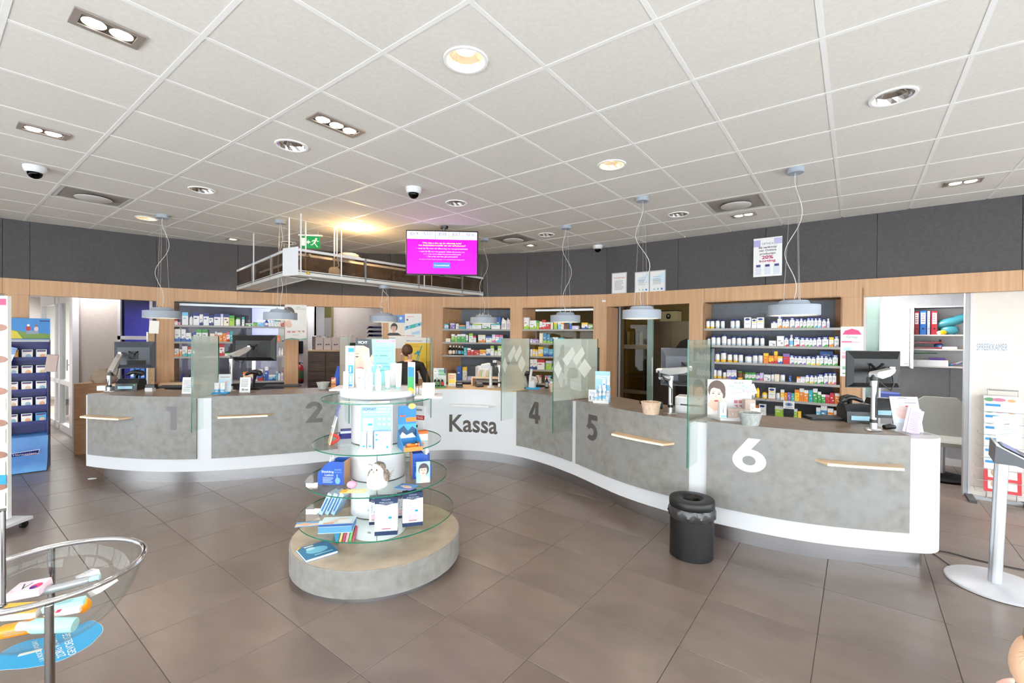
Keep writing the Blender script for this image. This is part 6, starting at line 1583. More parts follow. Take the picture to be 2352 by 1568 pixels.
# ================================================================== EQUIPMENT ON THE COUNTER
CTZ = 1.0062
def onC(px, py, z=CTZ):
    p = onz(px, py, z); return Vector((p.x, p.y, z))
MONB = mat('monitor_black', (24, 25, 28), .38); MONG = mat('monitor_grey', (70, 76, 86), .35)
def monitor(cx, cy, w, h, dist, rz, label, m=MONB, logo='iiyama', tilt=0.0):
    "monitor seen from its back; px centre at distance Y = dist"
    p = onY(cx, cy, dist)
    t_ = thing('computer_monitor', label, 'monitor', (p.x, p.y, p.z), rz, 'computer monitors on the counter')
    MB().rbox((-w / 2, 0, -h / 2), (w / 2, .018, h / 2), .004).obj('frame', m, t_)
    b = MB(); a, c = w * .40, h * .36
    b.add([(-w / 2 + .006, 0, -h / 2 + .006), (w / 2 - .006, 0, -h / 2 + .006), (w / 2 - .006, 0, h / 2 - .006), (-w / 2 + .006, 0, h / 2 - .006), (-a, -.03, -c), (a, -.03, -c), (a, -.03, c * .8), (-a, -.03, c * .8)],
          [(0, 1, 5, 4), (1, 2, 6, 5), (2, 3, 7, 6), (3, 0, 4, 7), (4, 5, 6, 7)]); b.obj('back_shell', m, t_, smooth=False)
    MB().box((-w * .16, -.034, -h * .36), (w * .3, -.0302, -h * .2)).obj('port_recess', BLACKM, t_, smooth=False)
    MB().box((-w / 2 + .008, .0182, -h / 2 + .01), (w / 2 - .008, .0186, h / 2 - .008)).obj('screen', mat('lcd', (14, 16, 20), .12), t_, smooth=False)
    v = MB(); v.box((-.05, -.038, -.05), (.05, -.0305, .05)); v.tube([(0, -.036, 0), (0, -.075, 0)], .018, 12)
    for sx in (-1, 1): v.tube([(0, -.045, .0), (sx * .05, -.042, .05)], .008, 6)
    v.obj('mount_plate', BLACK, t_)
    art(t_, [('t', logo, 0, h * .40, h * .05, (120, 124, 128), w * .14)], -.0035, 'maker_mark')
    return t_
def arm(base, elbow, head, label, low=False):
    "monitor arm: pole on the worktop, collar, curved lower link, tapering upper arm, tilt joint"
    t_ = thing('screen_support', label, 'monitor stand', base, 0, 'monitor arms on the counter')
    b = Vector(base); E = Vector(elbow) - b; H = Vector(head) - b
    MB().lathe([(0, 0), (.055, 0), (.058, .004), (.05, .012), (.024, .014), (0, .014)], 28).obj('base_plate', ALU, t_)
    MB().cyl((0, 0, .012), (0, 0, .06), .024, 20).obj('base_sleeve', ALU, t_); MB().cyl((0, 0, .06), (0, 0, .085), .0245, 20).obj('collar', BLACK, t_)
    MB().cyl((0, 0, .085), (0, 0, E.z - .03), .019, 20).obj('pole', mat('pole_silver', (206, 208, 212), .3, .8), t_)
    off = Vector((E.x, E.y, 0))
    l_ = MB()
    if off.length > .02: l_.tube([(0, 0, E.z - .045), (off.x * .5, off.y * .5, E.z - .035), (off.x, off.y, E.z - .03)], [.026, .022, .024], 12)
    l_.cyl((0, 0, E.z - .06), (0, 0, E.z - .02), .027, 18); l_.obj('lower_link', ALU, t_)
    MB().cyl((off.x, off.y, E.z - .03), (off.x, off.y, E.z + .035), .024, 18).obj('elbow_joint', BLACK, t_)
    A = Vector((off.x, off.y, E.z + .03)); d = H - A; L = d.length
    ux = d.normalized(); uy = Vector((0, 0, 1)).cross(ux).normalized(); uz = ux.cross(uy)
    M = Matrix(((ux.x, uy.x, uz.x, A.x), (ux.y, uy.y, uz.y, A.y), (ux.z, uy.z, uz.z, A.z), (0, 0, 0, 1)))
    b_ = MB(); b_.prismxz([(-.02, -.02), (L * .25, -.045), (L * .7, -.04), (L * .95, -.022), (L + .01, -.002), (L * .96, .016), (L * .5, .016), (0, .018), (-.025, .006)], -.027, .027, 0, M); b_.obj('upper_arm', mat('arm_silver', (196, 196, 198), .35, .35), t_)
    MB().cyl(tuple(H + Vector((0, 0, -.02))), tuple(H + Vector((0, 0, .025))), .024, 16).obj('head_joint', CHROME, t_)
    MB().tube([tuple(H), tuple(H * .97 + Vector((0, .03, .0)))], .014, 10).obj('head_pin', BLACK, t_)
    MB().tube([tuple(H + Vector((0, 0, -.03))), tuple(H * .8 + A * .2 + Vector((.03, -.02, -.11))), tuple(A * .6 + H * .4 + Vector((.05, -.03, -.14))), tuple(A + Vector((.01, -.03, -.05))), (.0, -.024, E.z - .14), (0, -.024, .1)], .004, 6).obj('cable', BLACK, t_)
# station 2
b_ = onC(531, 897)
monitor(584, 799, .56, .345, b_.y + .42, math.radians(6), 'black monitor on an arm at station two, back towards the camera')
arm(b_, b_ + Vector((-.0, .02, .42)), onY(572, 798, b_.y + .33), 'silver monitor arm standing on station two')
# station 1
b_ = onC(251, 900)
monitor(309, 815, .43, .35, b_.y + .52, math.radians(22), 'greyish monitor at the far left station, back towards the camera', MONG, 'acer')
arm(b_, b_ + Vector((.0, .02, .22)), onY(276, 813, b_.y + .4), 'silver monitor arm standing on station one')
# station 6
b_ = onC(2006, 988)
monitor(2006, 848, .42, .31, b_.y + .34, math.radians(-6), 'black monitor at station six, largest in view')
arm(b_, b_ + Vector((.0, .0, .40)), onY(2048, 849, b_.y + .25), 'silver monitor arm standing on station six')
# station 5
b_ = onC(1540, 950)
monitor(1578, 843, .50, .38, b_.y + .38, math.radians(-24), 'blue-black monitor at station five behind the glass screen', MONG, 'AOC')
arm(b_, b_ + Vector((-.11, -.03, .37)), onY(1584, 846, b_.y + .26), 'silver folded monitor arm standing on station five')
# station 4 and cash desk
b_ = onC(1147, 890, .991)
monitor(1178, 815, .40, .30, b_.y + .42, math.radians(-55), 'black monitor edge at the cash desk beside the screen')
arm(b_, b_ + Vector((-.06, .0, .34)), onY(1160, 838, b_.y + .26), 'silver monitor arm standing on the cash desk')
monitor(1345, 826, .42, .32, 5.75, math.radians(-50), 'black monitor at station four behind the frosted screen')
tb_ = Vector(onY(1345, 826, 5.75)); t_ = thing('monitor_stand', 'dark monitor stand at station four behind the frosted screen', 'monitor stand', (tb_.x + .06, tb_.y + .02, 1.0065)); MB().lathe([(0, 0), (.1, 0), (.1, .01), (0, .012)], 20).obj('foot', BLACK, t_); MB().cyl((0, 0, .01), (0, 0, tb_.z - 1.0065), .018).obj('neck', BLACK, t_)
p = onY(829, 812, 6.25); monitor(829, 812, .40, .30, 6.25, math.radians(10), 'black monitor behind the turquoise advert at station three')
t_ = thing('monitor_stand', 'dark monitor stand hidden at station three', 'monitor stand', (p.x, p.y + .03, 1.0065)); MB().lathe([(0, 0), (.1, 0), (.1, .01), (0, .012)], 20).obj('foot', BLACK, t_); MB().cyl((0, 0, .01), (0, 0, p.z - 1.0), .018).obj('neck', BLACK, t_)

# handheld scanners on goose-neck stands
def scanner(px, py, rz, label, s=1.0, z=CTZ):
    p = onC(px, py, z)
    t_ = thing('barcode_scanner', label, 'scanner', p, rz, 'black barcode scanners on stands')
    MB().ball((0, 0, .012), (.075 * s, .055 * s, .014), 22, 8).obj('stand_base', BLACK, t_)
    MB().tube([(.03 * s, 0, .01), (.012 * s, 0, .06 * s), (0, 0, .11 * s), (-.01 * s, 0, .16 * s)], [.026 * s, .014 * s, .013 * s, .02 * s], 12).obj('stand_neck', BLACK, t_)
    MB().tube([(-.075 * s, 0, .155 * s), (-.06 * s, 0, .175 * s), (-.02 * s, 0, .19 * s), (.03 * s, 0, .187 * s), (.085 * s, 0, .165 * s), (.1 * s, 0, .155 * s)], [.02 * s, .032 * s, .028 * s, .02 * s, .016 * s, .009 * s], 12).obj('scanner_head', BLACK, t_)
    MB().tube([(.1 * s, 0, .155 * s), (.13 * s, .01, .14 * s), (.15 * s, .03, .08 * s), (.13 * s, .06, .01)], .004, 6).obj('cord', BLACK, t_)
scanner(1953, 966, math.radians(0), 'black barcode scanner on its stand at station six', 1.05)
scanner(584, 894, PI - .1, 'black barcode scanner on its stand at station two', 1.2)
scanner(312, 893, PI + .1, 'black barcode scanner on its stand at station one', 1.15)
# label printers
def printer(px, py, rz, label, w=.19, d=.22, h=.16, m=None):
    p = onC(px, py); m = m or mat('printer_black', (34, 38, 42), .35)
    t_ = thing('label_printer', label, 'printer', p, rz, 'label printers on the counter')
    MB().prismyz([(0, 0), (d, 0), (d, h * .75), (d * .8, h), (d * .35, h), (.01, h * .62)], -w / 2, w / 2).obj('body', m, t_)
    MB().box((-w * .36, -.003, h * .16), (w * .3, .0, h * .4)).obj('label_slot', mat('slot', (160, 205, 225), .3), t_, smooth=False)
    MB().cyl((w * .38, -.002, h * .5), (w * .38, .004, h * .5), .006, 10).obj('power_light', mat('led_green', (40, 200, 140), .4, emit=(40, 220, 150), es=.6), t_)
printer(1978, 972, math.radians(-14), 'black label printer beside the scanner at station six', .2, .2, .15)
printer(2033, 960, math.radians(-10), 'second black device behind the arm at station six', .16, .16, .17)
printer(289, 897, math.radians(10), 'black rounded label printer at station one', .24, .2, .14)
p = onC(1572, 958); t_ = thing('document_printer', 'white receipt printer behind the arm at station five', 'printer', p + Vector((.13, .22, 0)), math.radians(-30)); MB().rbox((-.13, 0, 0), (.13, .2, .15), .01).obj('body', WHITE, t_); MB().box((-.08, -.002, .07), (.09, 0, .082)).obj('slot', BLACK, t_, smooth=False); MB().rbox((-.12, -.03, 0), (.12, -.001, .07), .004).obj('drawer', WHITE, t_)
# keyboards
def keyboard(px, py, rz, label, w=.42, z=CTZ):
    t_ = thing('keyboard', label, 'keyboard', onC(px, py, z), rz, 'black keyboards on the counter')
    MB().prismyz([(-.07, 0), (.07, 0), (.07, .025), (-.07, .012)], -w / 2, w / 2).obj('case', BLACK, t_, smooth=False)
    for r in range(5):
        MB().box((-w / 2 + .012, -.06 + .024 * r, .014 + .0022 * r), (w / 2 - .012, -.04 + .024 * r, .022 + .0022 * r)).obj('key_row', DGREY, t_, smooth=False)
keyboard(1905, 963, math.radians(-6), 'black keyboard lying beside the scanner at station six', .36)
keyboard(650, 888, math.radians(12), 'black keyboard behind the scanner at station two', .44)
keyboard(405, 890, math.radians(8), 'black keyboard behind the screen at station one', .40)
# small boxes and signs, station 1
p = onC(341, 899); t_ = thing('box_pair', 'small white box with black box on top at station one', 'box', p, math.radians(4)); MB().rbox((-.045, 0, 0), (.045, .06, .045), .002).obj('lower_box', WHITE, t_); MB().rbox((-.04, .002, .0455), (.07, .06, .085), .003).obj('upper_box', BLACK, t_)
tag(MB().rbox((-.05, 0, 0), (.05, .07, .06), .002).obj('paper_box', WHITE, None, onC(232, 897), .1), 'small white box left of the arm at station one', 'box')
def signholder(px, py, w, h, rz, label, shapes, lean=.12, z=CTZ):
    t_ = thing('acrylic_sign', label, 'sign holder', onC(px, py, z), rz, 'acrylic sign holders on the counter')
    M = Matrix.Rotation(-lean, 4, 'X')
    MB().box((-w / 2, 0, 0), (w / 2, .003, h), 0, M).obj('holder', ACRY, t_, smooth=False); MB().box((-w / 2 - .02, -.03, 0), (w / 2 + .03, .06, .003)).obj('foot', ACRY, t_, smooth=False)
    MB().box((-w / 2 + .002, -.0012, .004), (w / 2 - .002, -.0004, h - .003), 0, M).obj('sheet', col((236, 236, 236)), t_, smooth=False)
    art(t_, shapes, -.0014, 'print', M=M)
GR = (150, 150, 155)
signholder(430, 905, .12, .2, math.radians(10), 'white card in an acrylic holder at the left of the first screen', lines(-.045, .045, .03, .17, 8, GR) + [('p', [(-.05, .09), (.04, .07), (.04, .11)], (196, 204, 214))])
signholder(562, 902, .125, .19, math.radians(8), 'white text card in an acrylic holder at station two', lines(-.045, .045, .07, .17, 8, GR) + [('e', -.02, .04, .014, .014, (160, 150, 150)), ('r', .0, .03, .04, .045, GR)])
p = onC(505, 904)
t_ = thing('counter_display', 'small cream tube display with blue base at station two', 'display', p, math.radians(10))
MB().rbox((-.09, -.03, 0), (.09, .06, .018), .003).obj('base_tray', col((30, 150, 215)), t_)
M = Matrix.Translation((.03, .045, .018)) @ Matrix.Rotation(-.1, 4, 'X'); MB().box((-.07, 0, 0), (.07, .004, .21), 0, M).obj('backboard', WHITE, t_, smooth=False)
art(t_, [('r', -.066, .075, .066, .15, (190, 215, 232)), ('p', [(-.05, .08), (.02, .13), (.05, .13), (.0, .08)], (226, 190, 170)), ('r', -.05, .17, .05, .18, GR)], 0, 'print', M=M)
for k in range(2): 
    q = p + Vector((-.04 + .065 * k, -.01, .0185)); make_item('t', .06, .11, 'wws', ['left', 'right'][k] + ' little white cream tube in the display at station two', q, math.radians(10), 'cream tubes at station two')
# station 2 right: grey bucket, orange card, blue folder
def basket(px, py, r0, r1, h, c1_, c2_, label, z=CTZ, weave=True, name='wicker_basket'):
    t_ = thing(name, label, 'basket', onC(px, py, z))
    m = grain('weave_%d' % c1_[0], c1_, c2_, (60, 60, 25), .8, bump=.5)
    n = 9; prof = [(r0 + (r1 - r0) * k / n, h * k / n) for k in range(n + 1)]
    b = MB(); b.shell([(0.001, .003)] + prof, 48, wob=(lambda a, k: 1 + .03 * math.cos(a * 24 + (PI if k % 2 else 0))) if weave else None)
    b.shell([(r * .93, z_) for r, z_ in prof[::-1]] + [(0.001, .008)], 48)
    b.obj('basket_body', m, t_)
    N = 40; MB().tube([(r1 * 1.0 * math.cos(2 * PI * k / N), r1 * 1.0 * math.sin(2 * PI * k / N), h + .002 * math.sin(k * 2.5)) for k in range(N)], r1 * .07, 8, closed=True).obj('rim', m, t_)
basket(742, 893, .055, .078, .085, (176, 178, 176), (196, 198, 196), 'small grey bucket at the right of station two', weave=False, name='small_bucket')
basket(1495, 950, .068, .085, .105, (206, 176, 152), (226, 200, 178), 'pale beige wicker basket at station five')
basket(1723, 975, .06, .083, .095, (158, 162, 160), (184, 188, 186), 'grey wicker basket at station six')
basket(1275, 900, .06, .08, .1, (206, 176, 152), (226, 200, 178), 'pale wicker basket half behind the frosted screen at station four')
p = onC(766, 893); board('display_card', 'orange figure-shaped card beside the grey bucket', 'card', p, .06, .15, .004, math.radians(20), (226, 140, 70), [('e', -.0, .12, .024, .024, (240, 200, 170)), ('r', -.03, .06, .03, .07, (120, 70, 60)), ('e', -.01, .14, .02, .014, (200, 90, 110))], .1)
p = onC(763, 886); t_ = thing('blue_folder', 'upright blue folder leaning behind the orange card', 'folder', p + Vector((0, .12, 0)), math.radians(35)); MB().prismxz([(-.05, 0), (.05, 0), (.05, .26), (.03, .27)], 0, .02).obj('cover', col((20, 80, 190)), t_, smooth=False)
# cash desk items
CZD = .991
p = onC(1008, 890, CZD)
t_ = thing('counter_display', 'green herbal drops display with three bottles on the cash desk', 'display', p, math.radians(-4))
MB().box((-.09, .05, 0), (.09, .054, .27)).obj('backboard', WHITE, t_, smooth=False); MB().box((-.09, -.02, 0), (.09, .05, .02)).obj('tray', col((70, 140, 80)), t_, smooth=False)
art(t_, [('r', -.02, .17, .09, .25, (120, 170, 140)), ('t', 'DEACON', .02, .19, .03, (235, 245, 238), .1), ('e', -.06, .22, .03, .03, (240, 240, 240)), ('e', -.07, .225, .006, .006, (40, 40, 40)), ('e', -.05, .225, .006, .006, (40, 40, 40)), ('r', -.085, .05, .085, .15, (220, 228, 224)), ('r', .06, .2, .09, .27, (60, 90, 110))], .05)
for k in range(3): make_item('o', .035, .12, 'k' + 'w' + 'egr'[k], 'dark drop bottle with white cap, %s in the green display' % ['left', 'middle', 'right'][k], p + Vector((-.055 + .05 * k, -.01, .0205)), 0, 'drop bottles on the cash desk')
p = onC(1038, 888, CZD); t_ = thing('card_box', 'yellow box of greeting cards with price tag on the cash desk', 'box', p, math.radians(-3)); MB().rbox((-.055, 0, 0), (.055, .04, .19), .002).obj('carton', pack('cardbox', (245, 232, 190), (236, 224, 200), .12), t_); art(t_, [('t', 'ZIEKEN', 0, .145, .022, (220, 60, 40), .08, .02), ('t', 'KAART', 0, .115, .022, (220, 60, 40), .08, .02), ('r', -.045, .06, .045, .1, (250, 215, 60)), ('r', -.045, .015, .045, .045, (250, 250, 250)), ('t', '€3,95', 0, .022, .015, (60, 60, 60), .06)], 0)
def terminal(px, py, rz, label, z=CZD):
    t_ = thing('payment_terminal', label, 'card terminal', onC(px, py, z), rz, 'payment terminals'); MB().prismyz([(-.06, 0), (.07, 0), (.07, .06), (.03, .07), (-.06, .025)], -.045, .045).obj('body', BLACK, t_); MB().box((-.035, -.02, .0455), (.035, .03, .062), 0, Matrix.Identity(4)).obj('display', col((150, 152, 150)), t_, smooth=False)
terminal(1055, 889, .2, 'small black card terminal beside the card box'); terminal(1101, 888, .3, 'black and blue card terminal in the middle of the cash desk')
t_ = thing('desk_shelf', 'low wooden monitor riser on the back of the cash desk', 'riser', onC(1120, 887, CZD), math.radians(-14)); MB().box((-.25, 0, .11), (.2, .16, .13)).obj('top', WOODL, t_, smooth=False); MB().box((-.25, 0, 0), (-.23, .16, .11)).obj('leg', WOODL, t_, smooth=False); MB().box((.18, 0, 0), (.2, .16, .11)).obj('leg', WOODL, t_, smooth=False)
tp = onC(1120, 887, CZD)
t_ = thing('card_rack', 'white wire rack with folded leaflets on the wooden riser', 'rack', (tp.x - .06, tp.y + .08, CZD + .1305), math.radians(-14)); MB().box((-.12, .05, 0), (.1, .055, .16)).obj('back', WHITE, t_, smooth=False); MB().box((-.12, -.03, 0), (-.115, .05, .15)).obj('side', WHITE, t_, smooth=False); MB().box((.095, -.03, 0), (.1, .05, .15)).obj('side', WHITE, t_, smooth=False)
for k in range(7): MB().tube([(-.1 + .028 * k, 0, 0), (-.09 + .028 * k, -.01, .06), (-.08 + .028 * k, .0, .1)], .007, 6).obj('leaflet_roll', col([(236, 234, 232), (226, 170, 150), (140, 200, 110), (236, 234, 232)][k % 4]), t_)
p = onC(1127, 890, CZD); t_ = thing('desk_scanner', 'white upright scanner post with tilted head on the cash desk', 'scanner', p, math.radians(10)); MB().lathe([(0, 0), (.055, 0), (.055, .015), (.03, .03), (0, .03)], 20).obj('foot', WHITE, t_); MB().cyl((0, 0, .02), (0, 0, .3), .022, 14).obj('post', WHITE, t_); MB().rbox((-.09, -.03, .29), (.045, .03, .35), .012, 0, Matrix.Rotation(-.15, 4, 'Y')).obj('head', WHITE, t_)
# station 4: white leaflet tray on a blue base
p = onC(1224, 893)
t_ = thing('counter_display', 'white leaflet display on a bright blue base at station four', 'display', p, math.radians(-24)); MB().rbox((-.09, -.05, 0), (.09, .05, .022), .003).obj('base_tray', col((40, 165, 225)), t_); MB().box((-.012, .0, .022), (.012, .03, .27), 0, Matrix.Translation((-.06, 0, 0)) @ Matrix.Rotation(.12, 4, 'Y')).obj('backboard', WHITE, t_, smooth=False); MB().rbox((-.045, -.03, .0225), (.03, .03, .11), .002).obj('leaflet_block', WHITE, t_)
make_item('o', .045, .17, 'kre', 'black spray bottle with red top at station four', onC(1256, 892), 0, None); make_item('o', .05, .13, 'ekw', 'grey hand gel bottle beside the wicker basket at station four', onC(1268, 888) + Vector((0, .12, 0)), 0, None)
scanner(1212, 892, .3, 'black barcode scanner at station four beside the screen', 1.1)
# station 5: light blue tube display
p = onC(1376, 925)
t_ = thing('counter_display', 'light blue stepped display with white bottles at station five', 'display', p, math.radians(-18))
LBm = col((160, 205, 240)); MB().box((-.06, .13, 0), (.1, .134, .33)).obj('backboard', LBm, t_, smooth=False); MB().prismyz([(-.04, 0), (.134, 0), (.134, .15), (-.04, .03)], .1, .104).obj('side_panel', LBm, t_, smooth=False)
for k in range(3): MB().box((-.06, -.04 + .055 * k, 0), (.1, .015 + .055 * k, .03 + .035 * k)).obj('step', WHITE, t_, smooth=False)
art(t_, [('r', -.05, .27, .09, .28, (220, 236, 248)), ('r', -.05, .25, .05, .258, (220, 236, 248)), ('r', .02, .12, .05, .24, (245, 248, 250)), ('r', .025, .18, .045, .195, (40, 150, 210))], .13)
rzm = math.radians(-18)
for k, (x, y, z, h) in enumerate([(-.035, -.015, .0305, .07), (.01, -.015, .0305, .1), (.05, -.012, .0305, .11), (.0, .045, .0655, .12), (.05, .045, .0655, .12), (.08, .1, .1005, .17)]):
    q = p + Vector((x * math.cos(rzm) - y * math.sin(rzm), x * math.sin(rzm) + y * math.cos(rzm), z)); make_item('o', .034, h, 'wws', 'white blue-labelled bottle, %s from the left front in the light blue display' % ORD[k], q, rzm, 'bottles in the light blue display')
t_ = thing('leaflet_box', 'white leaflet box standing left of the light blue display', 'box', onC(1362, 922), math.radians(-18)); MB().rbox((-.05, -.0, 0), (.04, .02, .13), .002).obj('carton', WHITE, t_); art(t_, lines(-.035, .02, .08, .11, 2, (150, 170, 200)) + [('r', .0, .04, .03, .055, (40, 150, 210)), ('r', -.035, .02, -.025, .06, (70, 70, 80))], 0)
tag(MB().tube([(-.03, 0, .012), (.02, 0, .016), (.06, .01, .012)], [.02, .024, .016], 10).obj('computer_mouse', BLACK, None, onC(1476, 927)), 'black computer mouse behind the beige basket', 'mouse')
tag(MB().rbox((-.03, -.02, 0), (.03, .02, .07), .003).obj('small_box', mat('box_dark', (40, 70, 90), .4), None, onC(1514, 938)), 'small dark box with white top beside the beige basket', 'box')
# station 6: face advert display with products
p = onC(1683, 963)
a0, a1 = onY(1627, 955, p.y + .11), onY(1724, 872, p.y + .11)
w_, h_ = a1.x - a0.x, a1.z - CTZ
t_ = thing('advert_display', 'white cosmetics advert with a short-haired woman at station six', 'advert', ((a0.x + a1.x) / 2, p.y + .11, CTZ), math.radians(-8))
MB().box((-w_ / 2, 0, .0), (w_ / 2, .004, h_)).obj('panel', WHITE, t_, smooth=False)
MB().prism([(-w_ / 2, 0), (-w_ / 2 + .05, -.2), (w_ * .45, -.2), (w_ / 2, 0)], 0, .02).obj('base_tray', WHITE, t_, smooth=False)
SK2 = (240, 205, 186); HR = (88, 66, 54)
art(t_, [('p', [(-w_ / 2, 0), (-w_ * .1, 0), (-w_ * .14, h_ * .16), (-w_ * .24, h_ * .3), (-w_ / 2, h_ * .3)], (244, 240, 238)), ('p', [(-w_ * .42, h_ * .5), (-w_ * .2, h_ * .5), (-w_ * .2, h_ * .2), (-w_ * .34, h_ * .15), (-w_ * .5, h_ * .3)], SK2), ('e', -w_ * .29, h_ * .72, w_ * .20, h_ * .26, HR), ('e', -w_ * .13, h_ * .62, w_ * .04, h_ * .12, HR), ('e', -w_ * .3, h_ * .58, w_ * .15, h_ * .26, SK2),
         ('p', [(-w_ * .47, h_ * .72), (-w_ * .36, h_ * .78), (-w_ * .22, h_ * .74), (-w_ * .15, h_ * .6), (-w_ * .12, h_ * .82), (-w_ * .25, h_ * .95), (-w_ * .42, h_ * .92)], HR), ('e', -w_ * .37, h_ * .63, w_ * .025, h_ * .014, (70, 60, 60)), ('e', -w_ * .24, h_ * .61, w_ * .025, h_ * .014, (70, 60, 60)), ('r', -w_ * .41, h_ * .67, -w_ * .33, h_ * .68, HR), ('r', -w_ * .27, h_ * .655, -w_ * .19, h_ * .665, HR), ('p', [(-w_ * .31, h_ * .62), (-w_ * .29, h_ * .52), (-w_ * .34, h_ * .52)], (222, 176, 156)), ('e', -w_ * .3, h_ * .43, w_ * .05, h_ * .022, (206, 84, 92)),
         ('t', 'VICHY', w_ * .2, h_ * .89, h_ * .06, (90, 92, 96), w_ * .22), ('r', w_ * .0, h_ * .82, w_ * .1, h_ * .84, (120, 190, 170)), ('t', 'NEOVADIOL', w_ * .14, h_ * .75, h_ * .045, (120, 180, 160), w_ * .28), ('r', 0, h_ * .66, w_ * .28, h_ * .668, GR), ('r', 0, h_ * .63, w_ * .26, h_ * .638, GR), ('r', w_ * .1, h_ * .38, w_ * .18, h_ * .46, (192, 120, 120)), ('r', w_ * .2, h_ * .38, w_ * .28, h_ * .46, (192, 120, 120)), ('p', [(w_ * .1, h_ * .34), (w_ * .18, h_ * .34), (w_ * .18, h_ * .26)], (192, 120, 120)), ('p', [(w_ * .2, h_ * .34), (w_ * .28, h_ * .34), (w_ * .28, h_ * .26)], (192, 120, 120)), ('t', 'VICHY', w_ * .4, h_ * .47, h_ * .025, GR, w_ * .08), ('t', 'V', w_ * .4, h_ * .38, h_ * .05, (90, 92, 96))], 0, 'print', step=.0003)
rz8 = math.radians(-8)
def adv(name, label, cat, dx, dy, w, d, h, m, shapes=None, z=.0205, rz=rz8):
    q = Vector(t6.location) + Vector((dx * math.cos(rz8) - dy * math.sin(rz8), dx * math.sin(rz8) + dy * math.cos(rz8), z))
    o = thing(name, label, cat, q, rz, 'cosmetics in front of the station six advert'); MB().rbox((-w / 2, 0, 0), (w / 2, d, h), .0015).obj('carton', m, o)
    if shapes: art(o, shapes, 0)
t6 = t_
TAU = grain('taupe_carton', (178, 160, 150), (188, 171, 161), (30, 30, 4), .5)
adv('serum_box', 'white serum box with blue foot in front of the advert', 'box', -.10, -.16, .055, .055, .135, mat('pearl_white', (236, 240, 243), .3), [('t', 'V', 0, .085, .022, (90, 150, 180)), ('r', -.022, .006, .022, .02, (130, 200, 225)), ('r', -.003, .04, .003, .075, (120, 130, 140))])
adv('cream_box', 'low taupe cream box with a V in front of the advert', 'box', -.02, -.15, .075, .06, .07, TAU, [('t', 'V', 0, .025, .022, (238, 232, 228))])
adv('cream_box', 'low taupe cream box behind the front low one', 'box', .06, -.13, .075, .06, .07, TAU)
adv('cream_box', 'tall taupe cream box at the right of the advert', 'box', .135, -.11, .085, .06, .15, TAU, [('r', .0, .03, .036, .12, (236, 238, 242)), ('t', 'V', .018, .07, .03, (130, 134, 140)), ('r', .004, .015, .034, .028, (200, 214, 224))], .0205)
make_item('t', .055, .125, 'wwe', 'white cream tube standing beside the grey wicker basket', onC(1741, 973), rz8, None)
q = onY(1716, 893, p.y + .1)
t_ = thing('price_cards', 'two tilted white cards clipped on top of the advert', 'card', (q.x, p.y + .085, q.z - .07), math.radians(-8))
for k, (dx, r) in enumerate(((-.03, .15), (.03, -.35))): 
    M = Matrix.Translation((dx, -.004 * k, .02)) @ Matrix.Rotation(r, 4, 'Y'); MB().box((-.045, 0, 0), (.05, .002, .09), 0, M).obj('card', WHITE, t_, smooth=False); art(t_, [('r', -.035, .07, -.005, .078, (120, 190, 170))] + lines(-.035, .04, .02, .06, 4, GR), 0, M=M)
# station 6 right end: acrylic leaflet holder with poster and lilac leaflets
p = onC(2104, 998, .9865)
t_ = thing('leaflet_holder', 'acrylic leaflet holder with poster and lilac leaflets at counter end', 'leaflet holder', p + Vector((.03, .06, 0)), math.radians(-10))
M = Matrix.Rotation(-.28, 4, 'X'); MB().box((-.1, .04, 0), (.1, .043, .29), 0, M).obj('holder', ACRY, t_, smooth=False); MB().box((-.098, .038, .004), (.098, .0395, .286), 0, M).obj('poster_sheet', WHITE, t_, smooth=False)
PK = (226, 150, 170)
art(t_, [('r', -.09, .008, .09, .012, PK), ('r', -.09, .262, .09, .266, PK), ('r', -.04, .272, .02, .276, (80, 80, 90)), ('r', .0, .235, .08, .24, (110, 120, 140)), ('r', .0, .205, .03, .215, (220, 60, 70)), ('r', .0, .19, .07, .195, (120, 120, 130)), ('r', -.085, .08, .0, .23, (226, 236, 246)), ('e', -.03, .16, .045, .05, (240, 205, 195)), ('e', -.03, .19, .045, .025, (226, 200, 196)), ('e', .05, .07, .03, .035, (240, 180, 175))], .038, 'print', M=M)
MB().box((-.13, -.03, .0), (-.02, -.027, .09), 0, Matrix.Rotation(-.1, 4, 'X')).obj('pocket', ACRY, t_, smooth=False)
M = Matrix.Translation((-.03, -.015, .003)) @ Matrix.Rotation(-.2, 4, 'X') @ Matrix.Rotation(.3, 4, 'Y')
for k in range(2): MB().box((-.05 + .02 * k, -.004 * k, 0), (.04 + .02 * k, .001 - .004 * k, .2 - .01 * k), 0, M).obj('lilac_leaflet', col((222, 196, 226)), t_, smooth=False)
art(t_, lines(-.02, .05, .02, .17, 11, (170, 150, 190)), -.0045, 'leaflet_print', M=M)
MB().prism([(-.13, -.07), (.11, -.07), (.11, .12), (-.13, .12)], 0, .003).obj('foot', ACRY, t_, smooth=False)
tag(MB().tube([(-.04, 0, .014), (.0, 0, .02), (.05, .01, .014)], [.018, .024, .016], 10).obj('computer_mouse', BLACK, None, onC(2042, 985)), 'black computer mouse right of the arm at station six', 'mouse')
